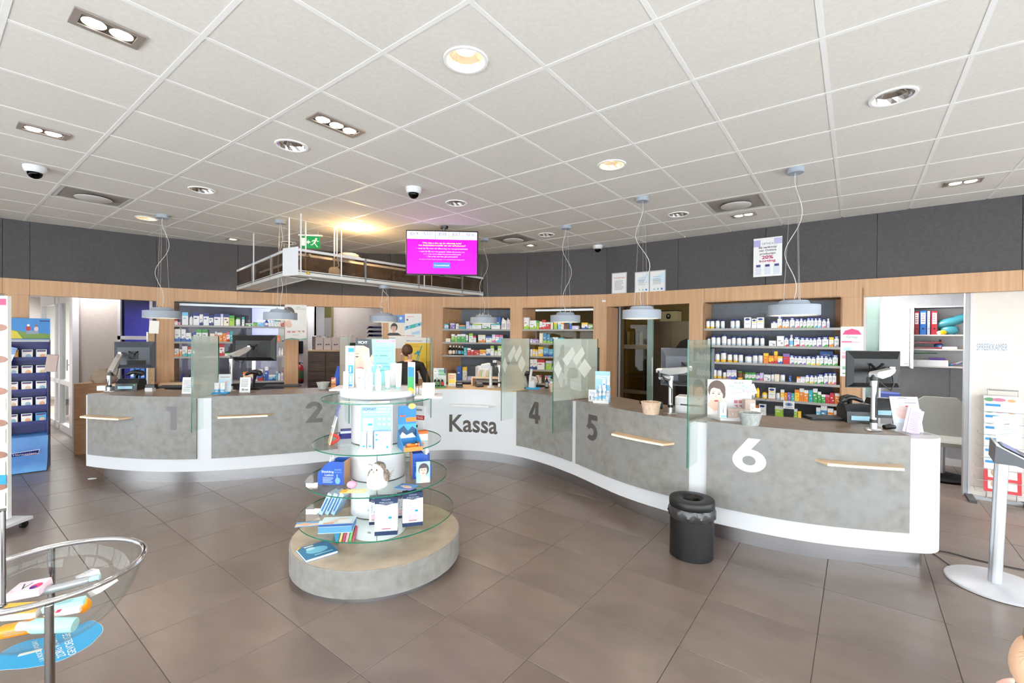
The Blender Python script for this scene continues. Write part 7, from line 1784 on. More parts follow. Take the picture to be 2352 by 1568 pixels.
# objects left niche: tray and pens on the low wooden ledge
q = wallhit(432, 870)
P = q[0] - fac(q[1])[1] * .2
t_ = thing('side_cabinet', 'low wooden cabinet with a pen tray below the left niche', 'cabinet', (P.x, P.y, 0), math.atan2(fac(q[1])[0].y, fac(q[1])[0].x))
MB().box((-.33, 0, .0), (.25, .18, 1.0)).obj('body', WOODL, t_, smooth=False); MB().box((-.27, -.002, .8), (.2, .0, .96)).obj('opening', BLACKM, t_, smooth=False)
Rz = t_.rotation_euler[2]
o = thing('pen_tray', 'clear tray with pens on the low wooden cabinet', 'tray', (P.x, P.y, 1.0005), Rz); tr = MB(); tr.box((-.2, .03, 0), (.15, .15, .004)); tr.box((-.2, .03, .004), (.15, .034, .05)); tr.box((-.2, .146, .004), (.15, .15, .12)); tr.box((-.2, .034, .004), (-.196, .146, .05)); tr.box((.146, .034, .004), (.15, .146, .05)); tr.obj('tray_body', ACRY, o, smooth=False)
MB().tube([(-.08, .08, .01), (-.05, .1, .12)], .01, 8).obj('blue_pen', col((40, 60, 150)), o); MB().tube([(-.0, .08, .01), (.03, .1, .1)], .008, 8).obj('black_pen', BLACK, o)
# ================================================================== POSTERS, CERTIFICATES
def wallposter(name, label, cat, px0, px1, py0, py1, shapes, off=-.004, c=(236, 236, 236), frame=None):
    "flat sheet on the wall; shapes as function of (w, h)"
    q = wallhit((px0 + px1) / 2, (py0 + py1) / 2, off); e, n = fac(q[1])
    p0 = WALL[q[1]] + n * off
    ua, zt = hitline(px0, py0, p0, e); ub, zb = hitline(px1, py1, p0, e)
    P = p0 + e * ((ua + ub) / 2); w_, h_ = ub - ua, zt - zb
    t_ = thing(name, label, cat, (P.x, P.y, zb), math.atan2(e.y, e.x))
    MB().box((-w_ / 2, 0, 0), (w_ / 2, .003, h_)).obj('sheet', col(c), t_, smooth=False)
    if frame:
        f = .012; b = MB(); b.box((-w_ / 2 - f, -.006, -f), (w_ / 2 + f, .004, 0)); b.box((-w_ / 2 - f, -.006, h_), (w_ / 2 + f, .004, h_ + f)); b.box((-w_ / 2 - f, -.006, 0), (-w_ / 2, .004, h_)); b.box((w_ / 2, -.006, 0), (w_ / 2 + f, .004, h_)); b.obj('frame', frame, t_, smooth=False)
    art(t_, shapes(w_, h_), 0, 'print')
    return t_
GY = (140, 144, 150)
wallposter('promo_poster', 'white vitamin discount poster with jars on the dark wall', 'poster', 1731, 1796, 549, 632, lambda w, h: [('t', 'ORTHICA', 0, h * .82, h * .055, (90, 80, 110), w * .4), ('t', 'Bij aankoop', 0, h * .73, h * .055, (70, 60, 80), w * .62, .02), ('t', 'van Orthica', 0, h * .65, h * .055, (70, 60, 80), w * .6, .02), ('t', 'producten', 0, h * .565, h * .055, (70, 60, 80), w * .54, .02), ('t', '20%', 0, h * .455, h * .085, (170, 40, 90), w * .4, .03), ('t', 'korting', 0, h * .375, h * .06, (170, 40, 90), w * .56, .025), ('r', -w * .5, h * .78, -w * .25, h * .95, (176, 168, 214)), ('r', w * .22, h * .82, w * .5, h * .97, (190, 184, 222))] +
           [s for k in range(3) for s in (('r', w * (-.42 + .32 * k), h * .05, w * (-.22 + .32 * k), h * .25, (214, 218, 230)), ('r', w * (-.40 + .32 * k), h * .25, w * (-.24 + .32 * k), h * .31, (70, 66, 130)))])
for k, (a, b, y0, y1, lab) in enumerate(((1407, 1438, 629, 672, 'white certificate with red heading on the fascia, leftmost'), (1460, 1491, 627, 670, 'white certificate in the middle above the third doorway'), (1493, 1527, 624, 668, 'white certificate at the right above the third doorway'))):
    wallposter('certificate', lab, 'certificate', a, b, y0, y1, (lambda w, h: [('t', 'Certificaat', 0, h * .74, h * .09, (200, 60, 70), w * .8)] + lines(-w * .35, w * .35, h * .15, h * .65, 8, GY)) if k == 0 else (lambda w, h: [('p', [(-w * .5, h * .6), (w * .5, h), (w * .5, h * .4)], (206, 224, 236)), ('t', 'Kwaliteit', 0, h * .72, h * .04, (90, 110, 140), w * .5)] + lines(-w * .3, w * .3, h * .35, h * .66, 6, GY) + [('e', w * .3, h * .12, w * .07, w * .07, (70, 120, 190)), ('e', w * .05, h * .12, w * .06, w * .06, (120, 180, 170)), ('e', -w * .2, h * .12, w * .05, w * .05, (150, 170, 190))]), .02, (230, 230, 230), LGREY)
wallposter('notice_sign', 'tiny white sign on the fascia left of the third doorway', 'sign', 1383, 1391, 689, 693, lambda w, h: [('r', -w * .4, h * .4, w * .4, h * .6, GY)])
wallposter('face_poster', 'white face-care poster hanging at the left niche post', 'poster', 655, 704, 699, 780, lambda w, h: facepic(-w * .36, h * .72, h * .16, (236, 196, 178), (84, 66, 58)) + [('e', -w * .34, h * .42, w * .16, h * .08, (232, 190, 172)), ('r', w * .02, h * .92, w * .2, h * .94, (140, 200, 170)), ('t', 'NEOVADIOL', w * .22, h * .87, h * .03, (150, 150, 150), w * .46), ('r', w * .1, h * .42, w * .32, h * .76, (240, 240, 240)), ('r', w * .14, h * .45, w * .28, h * .73, (232, 234, 236)), ('r', -w * .4, h * .2, -w * .24, h * .25, (206, 140, 136)), ('r', -w * .18, h * .2, -w * .02, h * .25, (206, 140, 136)), ('p', [(w * .04, h * .26), (w * .2, h * .26), (w * .2, h * .2)], (206, 140, 136)), ('p', [(w * .24, h * .26), (w * .4, h * .26), (w * .4, h * .2)], (206, 140, 136)), ('t', 'VICHY', 0, h * .12, h * .03, (140, 140, 140), w * .3), ('p', [(-w * .5, 0), (w * .5, 0), (w * .5, h * .05), (w * .2, h * .02), (-w * .2, h * .05), (-w * .5, h * .02)], (120, 170, 150))], -.02)
wallposter('info_poster', 'blue-topped poster with a dark-haired woman on the wood panel', 'poster', 877, 930, 723, 770, lambda w, h: [('r', -w / 2, h * .62, w / 2, h, (96, 150, 222)), ('e', w * .32, h * .84, w * .06, w * .06, (235, 240, 250)), ('r', -w / 2, 0, w / 2, h * .6, (234, 226, 214))] + facepic(w * .02, h * .36, h * .18, (224, 178, 156), (66, 48, 44)) + [('p', [(-w * .35, 0), (w * .36, 0), (w * .2, h * .12), (-w * .15, h * .12)], (40, 38, 42))])
wallposter('info_poster', 'white and turquoise diagonal poster on the wood panel', 'poster', 930, 968, 720, 775, lambda w, h: [('p', [(-w / 2, h * .3), (w / 2, h * .5), (w / 2, h * .65), (-w / 2, h * .46)], (120, 190, 225)), ('p', [(-w * .18, h * .36), (w * .16, h * .43), (w * .16, h * .58), (-w * .18, h * .52)], (60, 180, 175)), ('r', -w * .36, h * .86, w * .05, h * .88, (230, 120, 150)), ('r', -w * .42, h * .06, w * .1, h * .08, (220, 80, 120)), ('p', [(-w * .1, h * .2), (w * .4, h * .3), (w * .4, h * .14), (-w * .1, h * .12)], (170, 205, 235)), ('r', -w * .4, h * .7, -w * .3, h * .78, (90, 90, 100)), ('e', w * .36, h * .55, w * .05, w * .05, (40, 80, 110)), ('r', -w * .4, h * .4, -w * .32, h * .48, (40, 90, 130))])
wallposter('info_poster', 'white sheet with text below the woman poster', 'poster', 877, 930, 771, 800, lambda w, h: lines(-w * .4, w * .1, h * .6, h * .9, 2, GY))
VY = (236, 196, 40); TL = (20, 150, 170)
wallposter('vaccine_poster', 'yellow vaccination poster with a turquoise syringe on the wood panel', 'poster', 930, 986, 775, 852, lambda w, h: [('r', -w / 2, 0, w / 2, h * .84, VY), ('t', '#ikvaccineer', -w * .1, h * .88, h * .055, (80, 90, 130), w * .66)] + lines(-w * .35, w * .15, h * .7, h * .8, 3, (190, 150, 30)) + [('p', [(w * .18, h * .76), (w * .22, h * .77), (w * .12, h * .56), (w * .08, h * .57)], TL), ('p', [(w * .02, h * .62), (w * .14, h * .56), (w * .06, h * .48), (-w * .04, h * .55)], TL), ('p', [(-w * .12, h * .52), (w * .02, h * .58), (w * .04, h * .54), (-w * .08, h * .48)], TL), ('p', [(w * .03, h * .52), (w * .12, h * .48), (w * -.02, h * .16), (-w * .07, h * .18)], TL), ('p', [(w * .05, h * .46), (w * .08, h * .45), (-w * .02, h * .24), (-w * .04, h * .25)], VY), ('p', [(-w * .12, h * .2), (-w * .1, h * .23), (w * .03, h * .15), (w * .01, h * .12)], TL)] + lines(w * .16, w * .42, h * .25, h * .4, 4, (190, 150, 30)))
wallposter('notice_sign', 'small white notice below the yellow poster', 'sign', 961, 974, 856, 870, lambda w, h: lines(-w * .3, w * .3, h * .4, h * .6, 1, GY))
wallposter('advice_poster', 'white poster with a pink umbrella on the right wood post', 'poster', 1931, 1982, 750, 866, lambda w, h: [('p', [(-w * .42, h * .84), (w * .42, h * .84), (w * .3, h * .92), (0, h * .96), (-w * .3, h * .92)], (230, 70, 130)), ('t', 'Griep', 0, h * .77, h * .05, (160, 180, 170), w * .5, .01), ('r', -w * .45, h * .68, w * .0, h * .71, (235, 110, 150)), ('r', .0, h * .68, w * .35, h * .70, (240, 190, 205)), ('e', -w * .2, h * .55, w * .18, h * .04, (190, 225, 235)), ('r', -w * .4, h * .45, w * .4, h * .49, (240, 200, 212)), ('r', -w * .42, h * .36, -w * .1, h * .42, (240, 170, 190)), ('r', .0, h * .28, w * .4, h * .33, (240, 200, 212)), ('e', w * .2, h * .2, w * .1, h * .04, (240, 180, 160)), ('r', -w * .4, h * .14, -w * .1, h * .2, (150, 190, 160)), ('r', -w * .4, h * .05, w * .2, h * .07, (90, 160, 110))])
# blue card on shelf, price sign on the fifth shelf
q = hitline(1898, 800, NICHES['E'][0][0] + RN * .15, RE); P = NICHES['E'][0][0] + RN * .16 + RE * q[0]
board('shelf_card', 'blue leaflet card at the right of the third shelf', 'card', (P.x, P.y, 1.3855), .13, .17, .003, RRZ, (36, 92, 170), [('r', -.05, .11, .04, .13, (200, 220, 240)), ('e', .02, .04, .035, .03, (210, 200, 190))])
q = hitline(1812, 930, R0, RE); P = rw(q[0], -.008)
board('shelf_sign', 'white hanging sign with an eye below the fifth shelf', 'sign', (P.x, P.y, .83), .12, .095, .003, RRZ, (236, 236, 236), [('e', 0, .055, .04, .022, (120, 150, 190)), ('e', 0, .055, .014, .014, (60, 80, 120)), ('r', -.04, .015, .04, .022, (150, 170, 200))])
# ================================================================== LEFT SIDE
# floor-standing blue plaster display
P = onz(60, 1074, 0) * .98
rzH = math.radians(40)
hd = thing('floor_display', 'blue floor display with hanging plaster packs and photo header', 'display stand', (P.x, P.y, 0), rzH)
NB = mat('display_navy', (26, 34, 110), .4); LBD = mat('display_blue', (52, 120, 190), .4)
w = .39
MB().prismyz([(-.02, .42), (.2, .42), (.2, 1.62), (.12, 1.62), (.02, 1.1)], -w / 2, -w / 2 + .012).obj('side_panel', LBD, hd, smooth=False)
MB().prismyz([(-.02, .42), (.2, .42), (.2, 1.62), (.12, 1.62), (.02, 1.1)], w / 2 - .012, w / 2).obj('side_panel', NB, hd, smooth=False)
MB().box((-w / 2 + .012, .18, .3), (w / 2 - .012, .2, 1.62)).obj('back_panel', NB, hd, smooth=False)
ft = MB(); prof = [(.02, .44), (-.02, .42), (-.04, .34), (-.06, .24), (-.10, .12), (-.17, .01), (-.15, .0), (.2, .0), (.2, .44)]
ft.prismyz(prof, -w / 2, w / 2); ft.obj('curved_foot', grain('foot_blue', (36, 84, 168), (110, 168, 222), (1, 1, 1.5), .35), hd)
Mf = Matrix.Translation((0, -.072, .2)) @ Matrix.Rotation(.36, 4, 'X')
art(hd, [('p', [(-.13, -.02), (.12, .01), (.13, .07), (-.12, .05)], (240, 240, 245)), ('p', [(-.12, -.008), (.115, .018), (.123, .062), (-.113, .043)], (28, 36, 110)), ('p', [(-.11, -.02), (.1, .004), (.1, .012), (-.11, -.012)], (200, 40, 50)), ('t', 'Hansaplast', 0, .012, .026, (240, 242, 250), .2), ('t', 'Goed en zeker', 0, -.045, .018, (190, 215, 240), .15)], -.0, 'foot_print', M=Mf)
MB().box((-w / 2, .1, 1.6), (w / 2, .2, 1.63)).obj('top_shelf', LGREY, hd, smooth=False)
MB().box((-w / 2, .17, 1.63), (w / 2, .178, 1.9)).obj('header_board', LBD, hd, smooth=False)
art(hd, [('r', -w / 2, 1.64, w / 2, 1.9, (50, 130, 200)), ('p', [(-w / 2, 1.64), (w / 2, 1.64), (w / 2, 1.70), (0, 1.72), (-w / 2, 1.76)], (110, 140, 50)), ('p', [(-w / 2, 1.64), (-.05, 1.64), (-.1, 1.73), (-w / 2, 1.76)], (210, 190, 40)), ('e', .0, 1.77, .022, .03, (180, 40, 40)), ('e', 0, 1.81, .013, .015, (235, 235, 235)), ('e', .07, 1.765, .02, .03, (210, 190, 200)), ('e', .07, 1.805, .012, .014, (150, 110, 80)), ('r', -.02, 1.70, .09, 1.74, (140, 150, 170)), ('r', .1, 1.86, .19, 1.875, (30, 40, 110))], .17, 'header_print')
ROWN = ['top', 'second', 'third', 'fourth', 'bottom']
for r in range(5):
    z = 1.40 - r * .2; yf = .06 - .012 * r
    MB().box((-w / 2 + .014, yf, z - .03), (w / 2 - .014, .18, z - .018)).obj('shelf', NB, hd, smooth=False)
    MB().box((-w / 2 + .014, yf - .004, z - .035), (w / 2 - .014, yf, z + .01)).obj('shelf_lip', NB, hd, smooth=False)
    for k in range(3):
        x = -.125 + .125 * k
        q = Vector((x * math.cos(rzH) - (yf + .03) * math.sin(rzH), x * math.sin(rzH) + (yf + .03) * math.cos(rzH), z - .017)) + Vector((P.x, P.y, 0))
        c = (238, 236, 232) if not (r == 0 and k == 0) else (240, 180, 50)
        if r == 4 and k == 2: c = (80, 170, 220)
        o = thing('plaster_pack', 'white plaster pack, %s in the %s row of the blue display' % (['left', 'middle', 'right'][k], ROWN[r]), 'pack', q, rzH, 'plaster packs in the blue floor display')
        o['label'] = ('yellow' if c[2] == 50 else 'sky-blue' if c[0] == 80 else 'white') + o['label'][5:]
        MB().rbox((-.048, 0, 0), (.048, .02, .12), .002).obj('pack_body', col(c), o)
        art(o, [('r', -.04, .095, .04, .112, (30, 40, 110)), ('r', -.04, .09, .03, .094, (200, 50, 50)), ('e', .01, .04, .025, .025, [(226, 190, 160), (150, 180, 200), (230, 170, 130)][(r + k) % 3])], 0)
tag(MB().box((-.11, -.01, 0), (.11, .0, .3), 0, Matrix.Rotation(.3, 4, 'Y')).obj('leaflet_sheaf', pack('sheaf', (220, 228, 240), (130, 160, 210), .4, (200, 50, 60), .12), None, (P.x - .17, P.y - .2, 1.27), rzH), 'blue and white leaflets hanging at the left of the blue display', 'leaflets')
tag(MB().rbox((-.055, -.012, 0), (.055, .012, .22), .01, 0, Matrix.Rotation(.12, 4, 'Y')).obj('plastic_pouch', mat('pouch_film', (196, 176, 168), .2), None, (P.x + .21 * math.cos(rzH) - .03 * math.sin(rzH), P.y + .21 * math.sin(rzH) + .03 * math.cos(rzH), 1.22), rzH), 'clear plastic pouch hanging at the right of the blue display', 'pouch')
# white leaflet board at the photo edge
xr = onY(15, 900, 3.84).x
t_ = thing('info_stand', 'white information stand with printed leaflets at left photo edge', 'stand', (xr - .25, 3.84, 0), math.radians(2))
MB().box((-.25, 0, .12), (.25, .03, 2.02)).obj('panel', col((236, 234, 230)), t_, smooth=False)
MB().box((-.25, -.12, .07), (.32, .14, .095)).obj('foot_plate', WHITE, t_, smooth=False); MB().box((-.02, .0, .09), (.02, .03, .13)).obj('foot_post', ALU, t_, smooth=False)
for sx in (-.2, .27):
    for sy in (-.09, .11):
        c_ = MB(); c_.cyl((sx - .012, sy, .03), (sx + .012, sy, .03), .03, 14); c_.box((sx - .016, sy - .016, .045), (sx + .016, sy + .016, .07)); c_.obj('caster', BLACK, t_)
sh = [('r', -.25, 1.9, .25, 2.0, (248, 215, 225)), ('r', .0, 1.94, .24, 1.995, (226, 60, 110)), ('e', -.02, 1.95, .04, .04, (245, 240, 235))]
for k in range(6):
    z = 1.7 - k * .27
    sh += [('r', -.2, z - .12, .24, z - .0, (214, 232, 206)), ('e', .18, z + .05, .07, .03, (150, 100, 80)), ('r', .05, z - .05, .2, z - .045, (130, 170, 120)), ('r', .05, z - .07, .2, z - .065, (130, 170, 120)), ('r', .05, z - .09, .16, z - .085, (130, 170, 120))]
sh += [('r', .1, .42, .25, .5, (30, 150, 200))]
art(t_, sh, 0, 'print')
q = wallhit(9, 720, .1)
tag(MB().rbox((-.06, 0, 0), (.06, .06, .2), .002).obj('medicine_box', pack('left_pack', (236, 238, 240), (90, 190, 215), .35, (230, 120, 60), .15), None, (q[0].x, q[0].y, 1.851), math.radians(44)), 'white and teal box on the niche shelf at the left photo edge', 'box')

# ---- chrome-rimmed acrylic bowl on a stand
BC = Vector((-1.737, 1.705)); BZ, BR = .8, .277
bw = thing('acrylic_bowl', 'clear acrylic bowl with chrome rim on a chrome stand', 'bowl stand', (BC.x, BC.y, 0))
N = 64
MB().tube([(BR * math.cos(2 * PI * k / N), BR * math.sin(2 * PI * k / N), BZ) for k in range(N)], .0105, 12, closed=True).obj('chrome_rim', CHROME, bw)
prof = [(.001, BZ - .26)] + [(BR * .97 * math.sin(a), BZ - .26 * math.cos(a)) for a in [PI / 2 * k / 14 for k in range(1, 15)]]
prof = [(r, z) for r, z in prof]
MB().shell(prof, 64).obj('bowl_shell', ACRY, bw)
MB().shell([(r * .985, z + .004) for r, z in prof][::-1], 64).obj('bowl_inner', ACRY, bw)
pf = onz(113, 1385, BZ) - BC
MB().cyl((pf.x, pf.y, .012), (pf.x, pf.y, BZ - .006), .0118, 16).obj('post', mat('post_chrome', (150, 146, 144), .12, 1.0), bw)
MB().cyl((-pf.x, -pf.y, .012), (-pf.x, -pf.y, BZ - .006), .0118, 16).obj('post', mat('post_chrome'), bw)
MB().tube([(pf.x, pf.y, .012), (-pf.x, -pf.y, .012)], .012, 10).obj('floor_bar', mat('post_chrome'), bw)
for s in (1, -1): MB().tube([(s * pf.x - pf.y * .8, s * pf.y + pf.x * .8, .012), (s * pf.x + pf.y * .8, s * pf.y - pf.x * .8, .012)], .012, 10).obj('foot_bar', mat('post_chrome'), bw)
# sign over the bowl
sg = onz(8, 1398, BZ)
t_ = thing('bowl_sign', 'chrome-framed sign standing on the bowl rim at photo edge', 'sign', (sg.x, sg.y, BZ + .0115), math.radians(35))
MB().cyl((0, 0, 0), (0, 0, .31), .006, 10).obj('frame_post', mat('post_chrome'), t_); MB().cyl((-.22, 0, 0), (-.22, 0, .31), .006, 10).obj('frame_post', mat('post_chrome'), t_)
MB().cyl((-.226, 0, .0), (.0, 0, .0), .006, 10).obj('frame_bar', mat('post_chrome'), t_); MB().cyl((-.226, 0, .31), (.006, 0, .31), .006, 10).obj('frame_bar', mat('post_chrome'), t_)
MB().box((-.215, -.002, .006), (-.006, .002, .304)).obj('sheet', WHITE, t_, smooth=False)
# contents
def inb(px, py, z): 
    p = onz(px, py, z); return Vector((p.x, p.y, z))
def lying(name, label, cat, p, size, rot, m, shapes=None, parts=None):
    t_ = thing(name, label, cat, p, 0, 'cosmetics in the acrylic bowl'); t_.rotation_euler = rot
    a, b, c = size
    MB().rbox((-a / 2, -b / 2, 0), (a / 2, b / 2, c), .002).obj('carton', m, t_)
    if shapes: art(t_, shapes, 0, 'print', M=Matrix.Translation((0, 0, c)) @ Matrix.Rotation(-PI / 2, 4, 'X'))
    return t_
PKB = mat('pale_pink', (240, 214, 226), .4)
lying('cream_box', 'pale pink box with a large V in the acrylic bowl', 'box', inb(70, 1360, .66), (.11, .075, .03), (.15, -.12, .2), PKB, [('t', 'V', -.01, -.02, .04, (70, 66, 76)), ('t', 'VICHY', -.045, -.03, .012, (180, 160, 176), .03), ('e', .035, -.012, .02, .018, (226, 70, 120)), ('e', .03, -.02, .012, .01, (70, 50, 150))])
lying('cream_box', 'white box with grey lettering at the right of the bowl', 'box', inb(240, 1352, .655), (.1, .065, .025), (.3, -.45, -.5), mat('pearl_white', (236, 240, 243), .3), [('t', 'V', 0, -.01, .025, (200, 206, 212)), ('r', -.035, .016, .03, .02, (205, 208, 212)), ('r', -.035, -.025, .03, -.021, (205, 208, 212))])
lying('cream_box', 'white carton partly behind the chrome rim', 'box', inb(205, 1330, .66), (.09, .06, .03), (.2, -.25, -.6), mat('pearl_white'), lines(-.03, .03, -.01, .02, 3, (205, 205, 205)))
def tubeitem(name, label, p, L, r, rot, m, capm, caplen=.18, taper=.75):
    t_ = thing(name, label, 'tube', p, 0, 'cosmetics in the acrylic bowl'); t_.rotation_euler = rot
    MB().tube([(-L / 2, 0, 0), (-L / 2 + .005, 0, 0), (L * .3, 0, 0), (L * .42, 0, 0)], [r * .9, r, r, r * taper], 18).obj('body', m, t_)
    MB().tube([(L * .42, 0, 0), (L * .42 + L * caplen, 0, 0)], r * .6, 16).obj('cap', capm, t_)
    art(t_, lines(-L * .35, L * .2, -r * .3, r * .4, 3, (150, 170, 175)), 0, 'label', M=Matrix.Translation((0, 0, 0)) @ Matrix.Translation((0, -r, 0)))
tubeitem('spray_tube', 'slim silver and aqua tube lying across the bowl', inb(150, 1345, .67), .19, .016, (0, -.15, .35), mat('silver_tube', (176, 178, 182), .3, .4), mat('aqua', (170, 215, 218), .3))
tubeitem('spray_bottle', 'pale aqua spray bottle at the bottom of the bowl', inb(115, 1436, .60), .16, .026, (0, -.1, PI + .22), mat('aqua_light', (176, 222, 222), .3), mat('spray_nozzle', (206, 206, 210), .3), .2, .6)
tubeitem('sun_bottle', 'orange bottle lying under the aqua spray bottle', inb(60, 1440, .585), .15, .025, (0, -.1, .25), mat('orange_plastic', (246, 150, 20), .3), mat('orange_plastic'))
t_ = thing('round_tin', 'round orange tin lid among the cosmetics in the bowl', 'tin', inb(192, 1392, .62), 0, 'cosmetics in the acrylic bowl'); t_.rotation_euler = (.7, .3, 0)
MB().lathe([(0, 0), (.026, 0), (.026, .03), (.024, .034), (0, .034)], 24).obj('body', mat('orange_plastic'), t_); MB().lathe([(0, .0345), (.022, .0345), (.022, .036), (0, .036)], 24).obj('lid_disc', mat('orange_lid', (250, 176, 50), .3), t_)
lying('leaflet_box', 'pink and white folded leaflet box in the bowl', 'box', inb(150, 1407, .62), (.11, .028, .02), (.3, -.1, .25), mat('skin_pack', (240, 222, 214), .4), [('r', -.02, -.014, -.005, .014, (220, 50, 90)), ('r', -.05, -.012, -.025, .012, (226, 170, 140))])
lying('leaflet_box', 'aqua carton above the pink and white one in the bowl', 'box', inb(150, 1392, .64), (.13, .03, .02), (.25, -.1, .3), mat('aqua_light'), lines(-.05, .04, -.008, .01, 2, (120, 160, 165)))
lying('cream_box', 'beige and white carton at the left of the bowl', 'box', inb(55, 1410, .62), (.12, .05, .035), (.35, 0, .15), pack('beige_carton', (240, 230, 220), (246, 170, 70), .1))
# sticker on the floor
pts = [onz(*q, 0) for q in [(-60, 1520), (0, 1500), (30, 1483), (60, 1472), (110, 1462), (160, 1446), (190, 1432), (208, 1425), (224, 1430), (234, 1438), (235, 1450), (222, 1466), (205, 1482), (180, 1497), (150, 1512), (110, 1525), (60, 1534), (20, 1537), (-20, 1538)]]
pts = catmull(pts + [pts[0]], 4)[:-1]
ctr_ = sum(pts, Vector((0, 0))) / len(pts)
t_ = thing('floor_sticker', 'peeling bright blue floor sticker with lettering under the bowl', 'sticker', (ctr_.x, ctr_.y, 0))
MB().prism([tuple((p - ctr_) * 1.0) for p in pts][::-1], .0006, .0012).obj('film', mat('sticker_blue', (0, 150, 205), .35), t_, smooth=False)
MB().prism([tuple((p - ctr_) * 1.012) for p in pts][::-1], .0002, .0006).obj('torn_edge', mat('sticker_edge', (200, 214, 220), .5), t_, smooth=False)
def ftxt(px0, py0, px1, py1, txt, h, c=(236, 230, 218)):
    a, b = onz(px0, py0, 0) - ctr_, onz(px1, py1, 0) - ctr_
    M = Matrix.Translation((a.x, a.y, .0013)) @ Matrix.Rotation(math.atan2((b - a).y, (b - a).x), 4, 'Z') @ Matrix.Rotation(-PI / 2, 4, 'X')
    L = (b - a).length
    art(t_, [('t', txt, L / 2, 0, h, c, L, .0)], 0, 'lettering', M=M)
ftxt(152, 1505, 128, 1465, 'ZORG VOOR', .032); ftxt(176, 1500, 160, 1452, 'GEVOELIGE', .032)
ftxt(103, 1515, 84, 1470, 'LA ROCHE-POSAY', .02)
a_ = onz(70, 1498, 0) - ctr_
MB().box((-.045, -.012, .0012), (.045, .012, .0016), 0, Matrix.Translation((a_.x, a_.y, 0)) @ Matrix.Rotation(.55, 4, 'Z')).obj('white_bar', col((236, 230, 218)), t_, smooth=False)

# ================================================================== RIGHT SIDE
# waste bin
P = onz(1592, 1262, 0)
bn = thing('waste_bin', 'black metal waste bin with liner bag before station six', 'bin', (1.425, 3.56, 0))
BM_ = mat('bin_black', (20, 20, 22), .42)
MB().lathe([(0, 0), (.158, 0), (.162, .004), (.162, .33), (0, .33)], 48).obj('drum', BM_, bn)
MB().shell([(.163, .30), (.171, .31), (.177, .335), (.173, .36), (.166, .385), (.163, .40)], 72, wob=lambda a, k: 1 + .022 * math.sin(a * 13 + k * 1.7) + .014 * math.sin(a * 29 - k * 2.3)).obj('liner_bag', mat('bag_film', (58, 56, 58), .18), bn)
MB().lathe([(.06, .40), (.166, .385), (.169, .39), (.169, .435), (.163, .445), (.12, .452), (.085, .448), (.066, .43), (.06, .40)], 48).obj('lid', BM_, bn)
MB().lathe([(0, .385), (.07, .385), (.07, .388), (0, .388)], 24).obj('lid_hole_disc', mat('hole_black', (6, 6, 6), .9), bn)  # black disc paints the darkness inside the lid hole
# info kiosk
K = Vector((3.37, 3.12)); kz = math.atan2(.75, .66)
ks = thing('info_kiosk', 'silver tablet kiosk on a round white base at right photo edge', 'kiosk', (K.x, K.y, 0))
MB().lathe([(0, 0), (.262, 0), (.272, .004), (.272, .016), (.262, .022), (0, .024)], 64).obj('round_base', mat('kiosk_base', (192, 192, 197), .4), ks)
lean = Vector((.035, .0, 0)); zt = .87
o = MB(); o.tube([(0, .02, .022), (lean.x, .02, zt)], .036, 24); o.obj('pole', mat('pole_satin', (205, 207, 212), .28, .8), ks)
MB().tube([(.034, .032, .024), (.034 + lean.x, .032, zt)], .009, 8).obj('cable_groove', DGREY, ks)
Mk = Matrix.Translation((lean.x, .02, zt)) @ Matrix.Rotation(kz, 4, 'Z')
MB().prismyz([(.05, .0), (.045, .125), (-.24, -.035), (-.235, -.06), (-.05, .0)], -.16, -.14, 0, Mk).obj('head_side', mat('head_grey', (92, 94, 100), .4), ks, smooth=False)
MB().prismyz([(.05, .0), (.045, .125), (-.24, -.035), (-.235, -.06), (-.05, .0)], .14, .16, 0, Mk).obj('head_side', mat('head_grey'), ks, smooth=False)
MB().prismyz([(.045, .122), (.045, .13), (-.245, -.033), (-.24, -.042)], -.165, .165, 0, Mk).obj('face_plate', mat('plate_silver', (186, 188, 192), .35, .5), ks, smooth=False)
MB().prismyz([(.05, .0), (.045, .12), (-.23, -.045), (-.05, .0)], -.14, .14, 0, Mk).obj('head_body', mat('head_grey'), ks, smooth=False)
Ms = Mk @ Matrix.Translation((0, -.1, .05)) @ Matrix.Rotation(math.radians(-90 + 29.3), 4, 'X') @ Matrix.Rotation(0, 4, 'Y')
art(ks, [('r', -.13, -.10, .13, .13, (52, 54, 60)), ('r', -.115, .03, .115, .115, (110, 116, 176)), ('r', -.115, -.01, .0, .02, (96, 102, 160)), ('r', -.115, -.09, .115, -.02, (120, 126, 184))], -.004, 'tablet', M=Ms)
Mp = Matrix.Translation((lean.x, .02, zt + .125)) @ Matrix.Rotation(math.radians(8), 4, 'Z') @ Matrix.Translation((.1, .03, 0)) @ Matrix.Rotation(-.12, 4, 'X') @ Matrix.Rotation(-.04, 4, 'Y')
MB().box((-.1, 0, 0), (.11, .002, .175), 0, Mp).obj('paper_sign', WHITE, ks, smooth=False)
art(ks, [('r', -.03, .14, .03, .147, GY), ('r', -.02, .11, .03, .118, (90, 90, 96)), ('r', -.05, .075, .07, .082, GY), ('r', -.07, .045, .09, .052, GY), ('r', -.02, .03, .03, .036, GY)], 0, 'sign_print', M=Mp)
